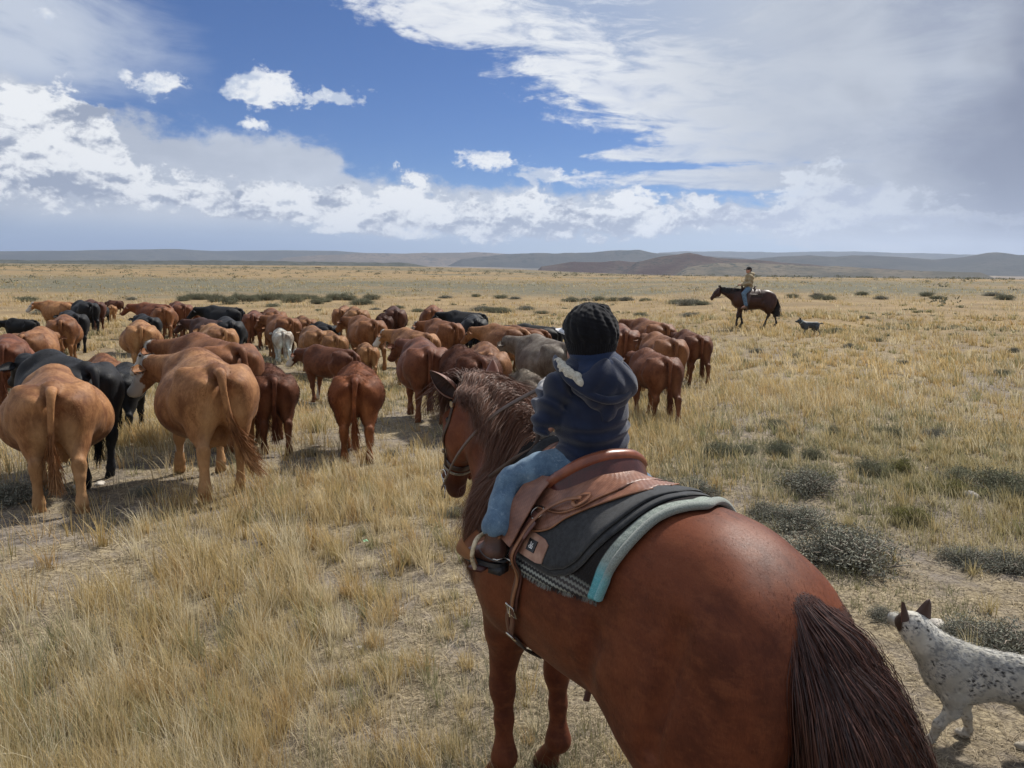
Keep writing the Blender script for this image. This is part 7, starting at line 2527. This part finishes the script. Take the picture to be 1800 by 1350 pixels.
ORD = ['first', 'second', 'third', 'fourth', 'fifth', 'sixth', 'seventh', 'eighth', 'ninth', 'tenth', 'eleventh', 'twelfth', 'thirteenth']
ZONES = [(0, 150, 500, 560, 'from the left edge'), (150, 300, 500, 560, 'above the far left cattle'), (450, 760, 532, 600, 'just above the backs in the middle of the herd'),
         (640, 775, 500, 532, 'in the sparse line right of the thick row'), (775, 990, 500, 540, 'in the line left of the child\'s hat'), (775, 990, 540, 600, 'in the knot beside the two black cows'),
         (990, 1260, 500, 545, 'between the child\'s hat and the dark bay horse'), (1100, 1260, 545, 700, 'above the right-hand group of cattle'),
         (1260, 1800, 500, 540, 'beyond the man on the dark bay horse'), (1260, 1800, 540, 700, 'in the golden grass at the right')]


def build_brush():
    kinds = []
    for i, (nm, cl, H, fl) in enumerate((('sage', SAGE, 0.85, 1), ('grey', GREY, 0.75, 1), ('rabbit', RABB, 0.95, 1))):
        for v in range(2):
            kinds.append(bush_mesh(nm, 50 + i * 10 + v, 0.5, 0.58 * H, 46 if i != 1 else 60, 7500 if i != 1 else 7000, 0.030, cl, 1.5 if i else 1.2))
    def put(x, y, sc, kind, label, hs=1.0, group='brush on the plain'):
        st, lv = kinds[kind * 2 + (int(abs(x) * 13) % 2)]
        o = empty('sagebrush' if kind < 2 else 'rabbitbrush', (x, y, float(gz(x, y)) - 0.02), (x * 7.3 + y) % 6.28, (sc * (0.8 + 0.5 * abs(math.sin(x * 9.1))), sc * (0.8 + 0.4 * abs(math.sin(y * 7.7))), sc * hs), label, 'bush', group)
        for me in (st, lv):
            q = bpy.data.objects.new(me.name.split('.')[0], me); link(q, o)
    for px, py, w, kind, label in BRUSH_NEAR:
        f = view_pt(px, py, 0.0)
        for _ in range(8): f = view_pt(px, py, float(gz(f[0], f[1])))
        put(f[0], f[1], w * 0.76, kind, label, 0.78 + 0.25 * ((px * 7) % 5) / 4)
    # the belt of tall sage behind the herd and scattered clumps on both sides
    r = random.Random(9)
    row = []
    for k in range(26): row.append((322 + k * 13.2 + r.uniform(-5, 5), 531 + r.uniform(-5, 4) , r.uniform(1.3, 2.0)))
    for q in ((45, 530, 1.9), (75, 552, 1.8), (105, 556, 2.0), (92, 545, 1.5), (232, 527, 1.4), (262, 548, 1.2), (480, 539, 1.4), (660, 545, 1.0), (700, 542, 1.2), (735, 548, 1.1),
              (850, 546, 1.9), (868, 549, 2.2), (885, 550, 1.6), (783, 524, 1.5), (836, 522, 1.6), (880, 524, 1.9), (905, 526, 1.4), (655, 524, 1.2), (770, 529, 1.0), (925, 544, 1.4),
              (952, 551, 1.3), (1005, 530, 1.8), (1028, 529, 1.9), (1052, 528, 2.0), (1078, 529, 1.6), (1100, 528, 1.8), (1135, 529, 1.3), (1190, 534, 2.0), (1212, 536, 2.2),
              (1232, 536, 1.8), (1392, 524, 2.0), (1437, 522, 1.6), (1448, 527, 2.2), (1516, 519, 2.0), (1548, 526, 1.5), (1630, 521, 2.2), (1648, 526, 1.6), (1745, 520, 2.2), (1768, 527, 2.0), (1290, 512, 1.8),
              (950, 560, 0.9), (1125, 556, 1.0), (560, 546, 0.9), (1215, 556, 1.1), (1470, 584, 0.8), (1540, 600, 0.7), (1680, 590, 0.8)):
        row.append(q)
    for i, (px, py, w) in enumerate(row):
        f = view_pt(px, py, 0.0)
        for _ in range(8): f = view_pt(px, py, float(gz(f[0], f[1])))
        belt = i < 26
        if belt: lab = 'dusky sagebrush in the thick row behind the left half of the herd'
        else:
            for x0, x1, y0, y1, ph in ZONES:
                if x0 <= px < x1 and y0 <= py < y1: break
            mates = sorted(q[0] for q in row[26:] if x0 <= q[0] < x1 and y0 <= q[1] < y1)
            k = mates.index(px)
            lab = '%s sagebrush far out, %s %s' % ('wide' if w > 1.7 else 'small', ORD[k] if k < len(mates) - 1 else 'last', ph)
        put(f[0], f[1], w * (0.9 if belt else 0.62 + 0.3 * r.random()), 0 if belt or i % 3 else 1, lab, 0.8 if belt else 0.55,
            'sagebrush row behind the herd' if belt else 'lone sagebrush far out')
    # the far brush nobody could count: low clumps thinning out to the skyline
    g = np.random.default_rng(31)
    n = 5200
    x, y, d = scatter(n, 60, 900, 1.0, g, 44)
    keep = (0.6 * field(x, y, 0.02, 3) + 0.5 * field(x, y * 2.5, 0.006, 4) + 0.3 * g.normal(size=n)) > 0.15
    x, y, d = x[keep], y[keep], d[keep]
    n = len(x)
    m = 26
    R = 0.45 + 0.8 * g.random(n)
    C = np.stack([x, y, gz(x, y)], -1)
    u = g.normal(size=(n, m, 3)); u[..., 2] = np.abs(u[..., 2]); u = nrm(u) * (g.random((n, m, 1)) ** 0.4)
    c = C[:, None] + u * np.stack([R, R, R * 0.5], -1)[:, None]
    dd = nrm(g.normal(size=(n, m, 3)) + np.array([0, 0, 0.8]))
    L = (0.22 * R)[:, None, None] * (0.6 + 0.8 * g.random((n, m, 1)))
    pts = np.stack([c, c + dd * L * 0.5, c + dd * L], 2).reshape(-1, 3, 3)
    sd = nrm(g.normal(size=(n * m, 3)))
    W = np.repeat(R, m)[:, None] * np.array([[0.10, 0.12, 0.03]])
    V, F, ex, _ = ribbons(pts, W, sd, np.column_stack([g.random(n * m)] * 2))
    tag(mk('brush_cover', V, F, MATS['leaf_sage'], attrs={'pat': ex[:, 0]}), kind='stuff')


def build_small():
    def stone(i, px, py, w, label, c):
        f = view_pt(px, py, 0.0)
        for _ in range(8): f = view_pt(px, py, float(gz(f[0], f[1])))
        s = Sdf((-1.3, -1.3, -1.0), (1.3, 1.3, 1.2), 0.11)
        r = np.random.default_rng(i)
        for k in range(4):
            s.ell(r.uniform(-.3, .3, 3) * np.array([1, 1, .3]), r.uniform(0.45, 0.85, 3) * np.array([1, 1, 0.6]), 0.15)
        s.disp(lambda P: 0.06 * snoise(P, 4, i))
        V, Q = s.mesh(1)
        o = mk('stone', V * w, Q, simple('stone_%s' % ('pale' if c[0] > .4 else 'grey'), c, 0.85, 0.25, 16, 0.7, 0.004))
        o.location = (f[0], f[1], float(gz(f[0], f[1])) + w * 0.2)
        tag(o, label, 'stone')
    pale = (0.50, 0.46, 0.40); grey = (0.30, 0.275, 0.25)
    stone(1, 632, 1141, 0.030, 'white stone lying in the foreground grass left of the horse', pale)
    stone(2, 1428, 862, 0.085, 'pale stone at the foot of the wide dark sagebrush', grey)
    stone(3, 1705, 874, 0.10, 'grey stone on bare soil near the right edge', grey)
    stone(4, 142, 858, 0.085, 'pale stone on the ground between the legs of the biggest tan cow and the next', pale)
    stone(5, 176, 852, 0.06, 'small pale stone right of the other one near the biggest tan cow', pale)
    stone(6, 310, 862, 0.045, 'little whitish stone beside the tail-swinging cow\'s hind feet', pale)
    stone(7, 1650, 1102, 0.07, 'flat pale stone behind the speckled dog\'s ears', pale)
    stone(8, 1462, 1116, 0.04, 'small buff stone by the horse\'s tail', pale) if False else None
    # scrap of green plastic caught in the grass
    f = view_pt(642, 950, 0.12)
    P = Parts()
    U, W = 10, 5
    u = np.linspace(-1, 1, U)[:, None]; w = np.linspace(-1, 1, W)[None]
    pos = np.stack([u * 0.028 + 0 * w, w * 0.006 + 0.006 * np.sin(u * 3), 0.012 * np.sin(u * 2.5 + w) - 0.01 * u], -1).reshape(-1, 3)
    i = np.arange(U - 1)[:, None] * W; j = np.arange(W - 1)[None]
    P.add(pos, np.stack([i + j, i + j + 1, i + W + j + 1, i + W + j], -1).reshape(-1, 4))
    o = P.build('litter_scrap', simple('green_scrap', (0.45, 0.75, 0.45), 0.4, 0.1, bmp=0))
    o.location = f; o.rotation_euler = (0.3, 0.4, 0.5)
    tag(o, 'light green scrap of litter caught in the foreground grass', 'litter')
    # far off corner brace and posts
    wood = simple('grey_wood', (0.12, 0.10, 0.085), 0.9, 0.3, 6)
    def pt(px, py):
        f = view_pt(px, py, 0.0)
        for _ in range(6): f = view_pt(px, py, float(gz(f[0], f[1])))
        return f
    f = pt(559, 480.5)
    r0 = empty('fence_brace', (f[0], f[1], float(gz(f[0], f[1]))), 0.3, 1.0, 'far wooden fence corner brace standing alone on the plain left of centre', 'fence brace')
    k = math.hypot(f[0], f[1]) / 150
    for sg in (-1, 1):
        P = Parts(); P.tube([(sg * 0.55 * k, 0, 0), (sg * 0.55 * k, 0, 1.55 * k)], 0.14 * k, 7); P.build('post', wood, r0)
    P = Parts(); P.tube([(-0.55 * k, 0, 1.05 * k), (0.55 * k, 0, 1.05 * k)], 0.09 * k, 6); P.build('rail', wood, r0)
    for px, py, lab in ((736, 480, 'far dark fence post left of the child\'s hat, near the skyline'), (182, 482, 'far thin fence post near the skyline at left')):
        f = pt(px, py); k = math.hypot(f[0], f[1]) / 150
        P = Parts(); P.tube([(0, 0, -0.1), (0, 0, 1.0 * k)], [0.13 * k, 0.11 * k], 7)
        o = P.build('fence_post', wood); o.location = (f[0], f[1], float(gz(f[0], f[1]))); tag(o, lab, 'fence post')


build_brush()
build_grass()
build_small()


# ------------------------------------------------------------------ distant haze
def build_haze():
    me = bpy.data.meshes.new('haze')
    import bmesh
    bm = bmesh.new()
    bmesh.ops.create_cube(bm, size=1.0)
    bm.to_mesh(me); bm.free()
    o = bpy.data.objects.new('haze', me)
    o.scale = (70000, 70000, 1200)
    o.location = (0, 0, 600 - 45)
    link(o)
    m = bpy.data.materials.new('haze')
    m.use_nodes = True
    nt = m.node_tree
    nt.nodes.clear()
    out = nt.nodes.new('ShaderNodeOutputMaterial')
    v = nt.nodes.new('ShaderNodeVolumePrincipled')
    v.inputs['Color'].default_value = (0.66, 0.78, 1.0, 1)
    v.inputs['Density'].default_value = 3.2e-5
    v.inputs['Anisotropy'].default_value = 0.3
    nt.links.new(v.outputs[0], out.inputs['Volume'])
    me.materials.append(m)
    tag(o, kind='stuff')


build_haze()
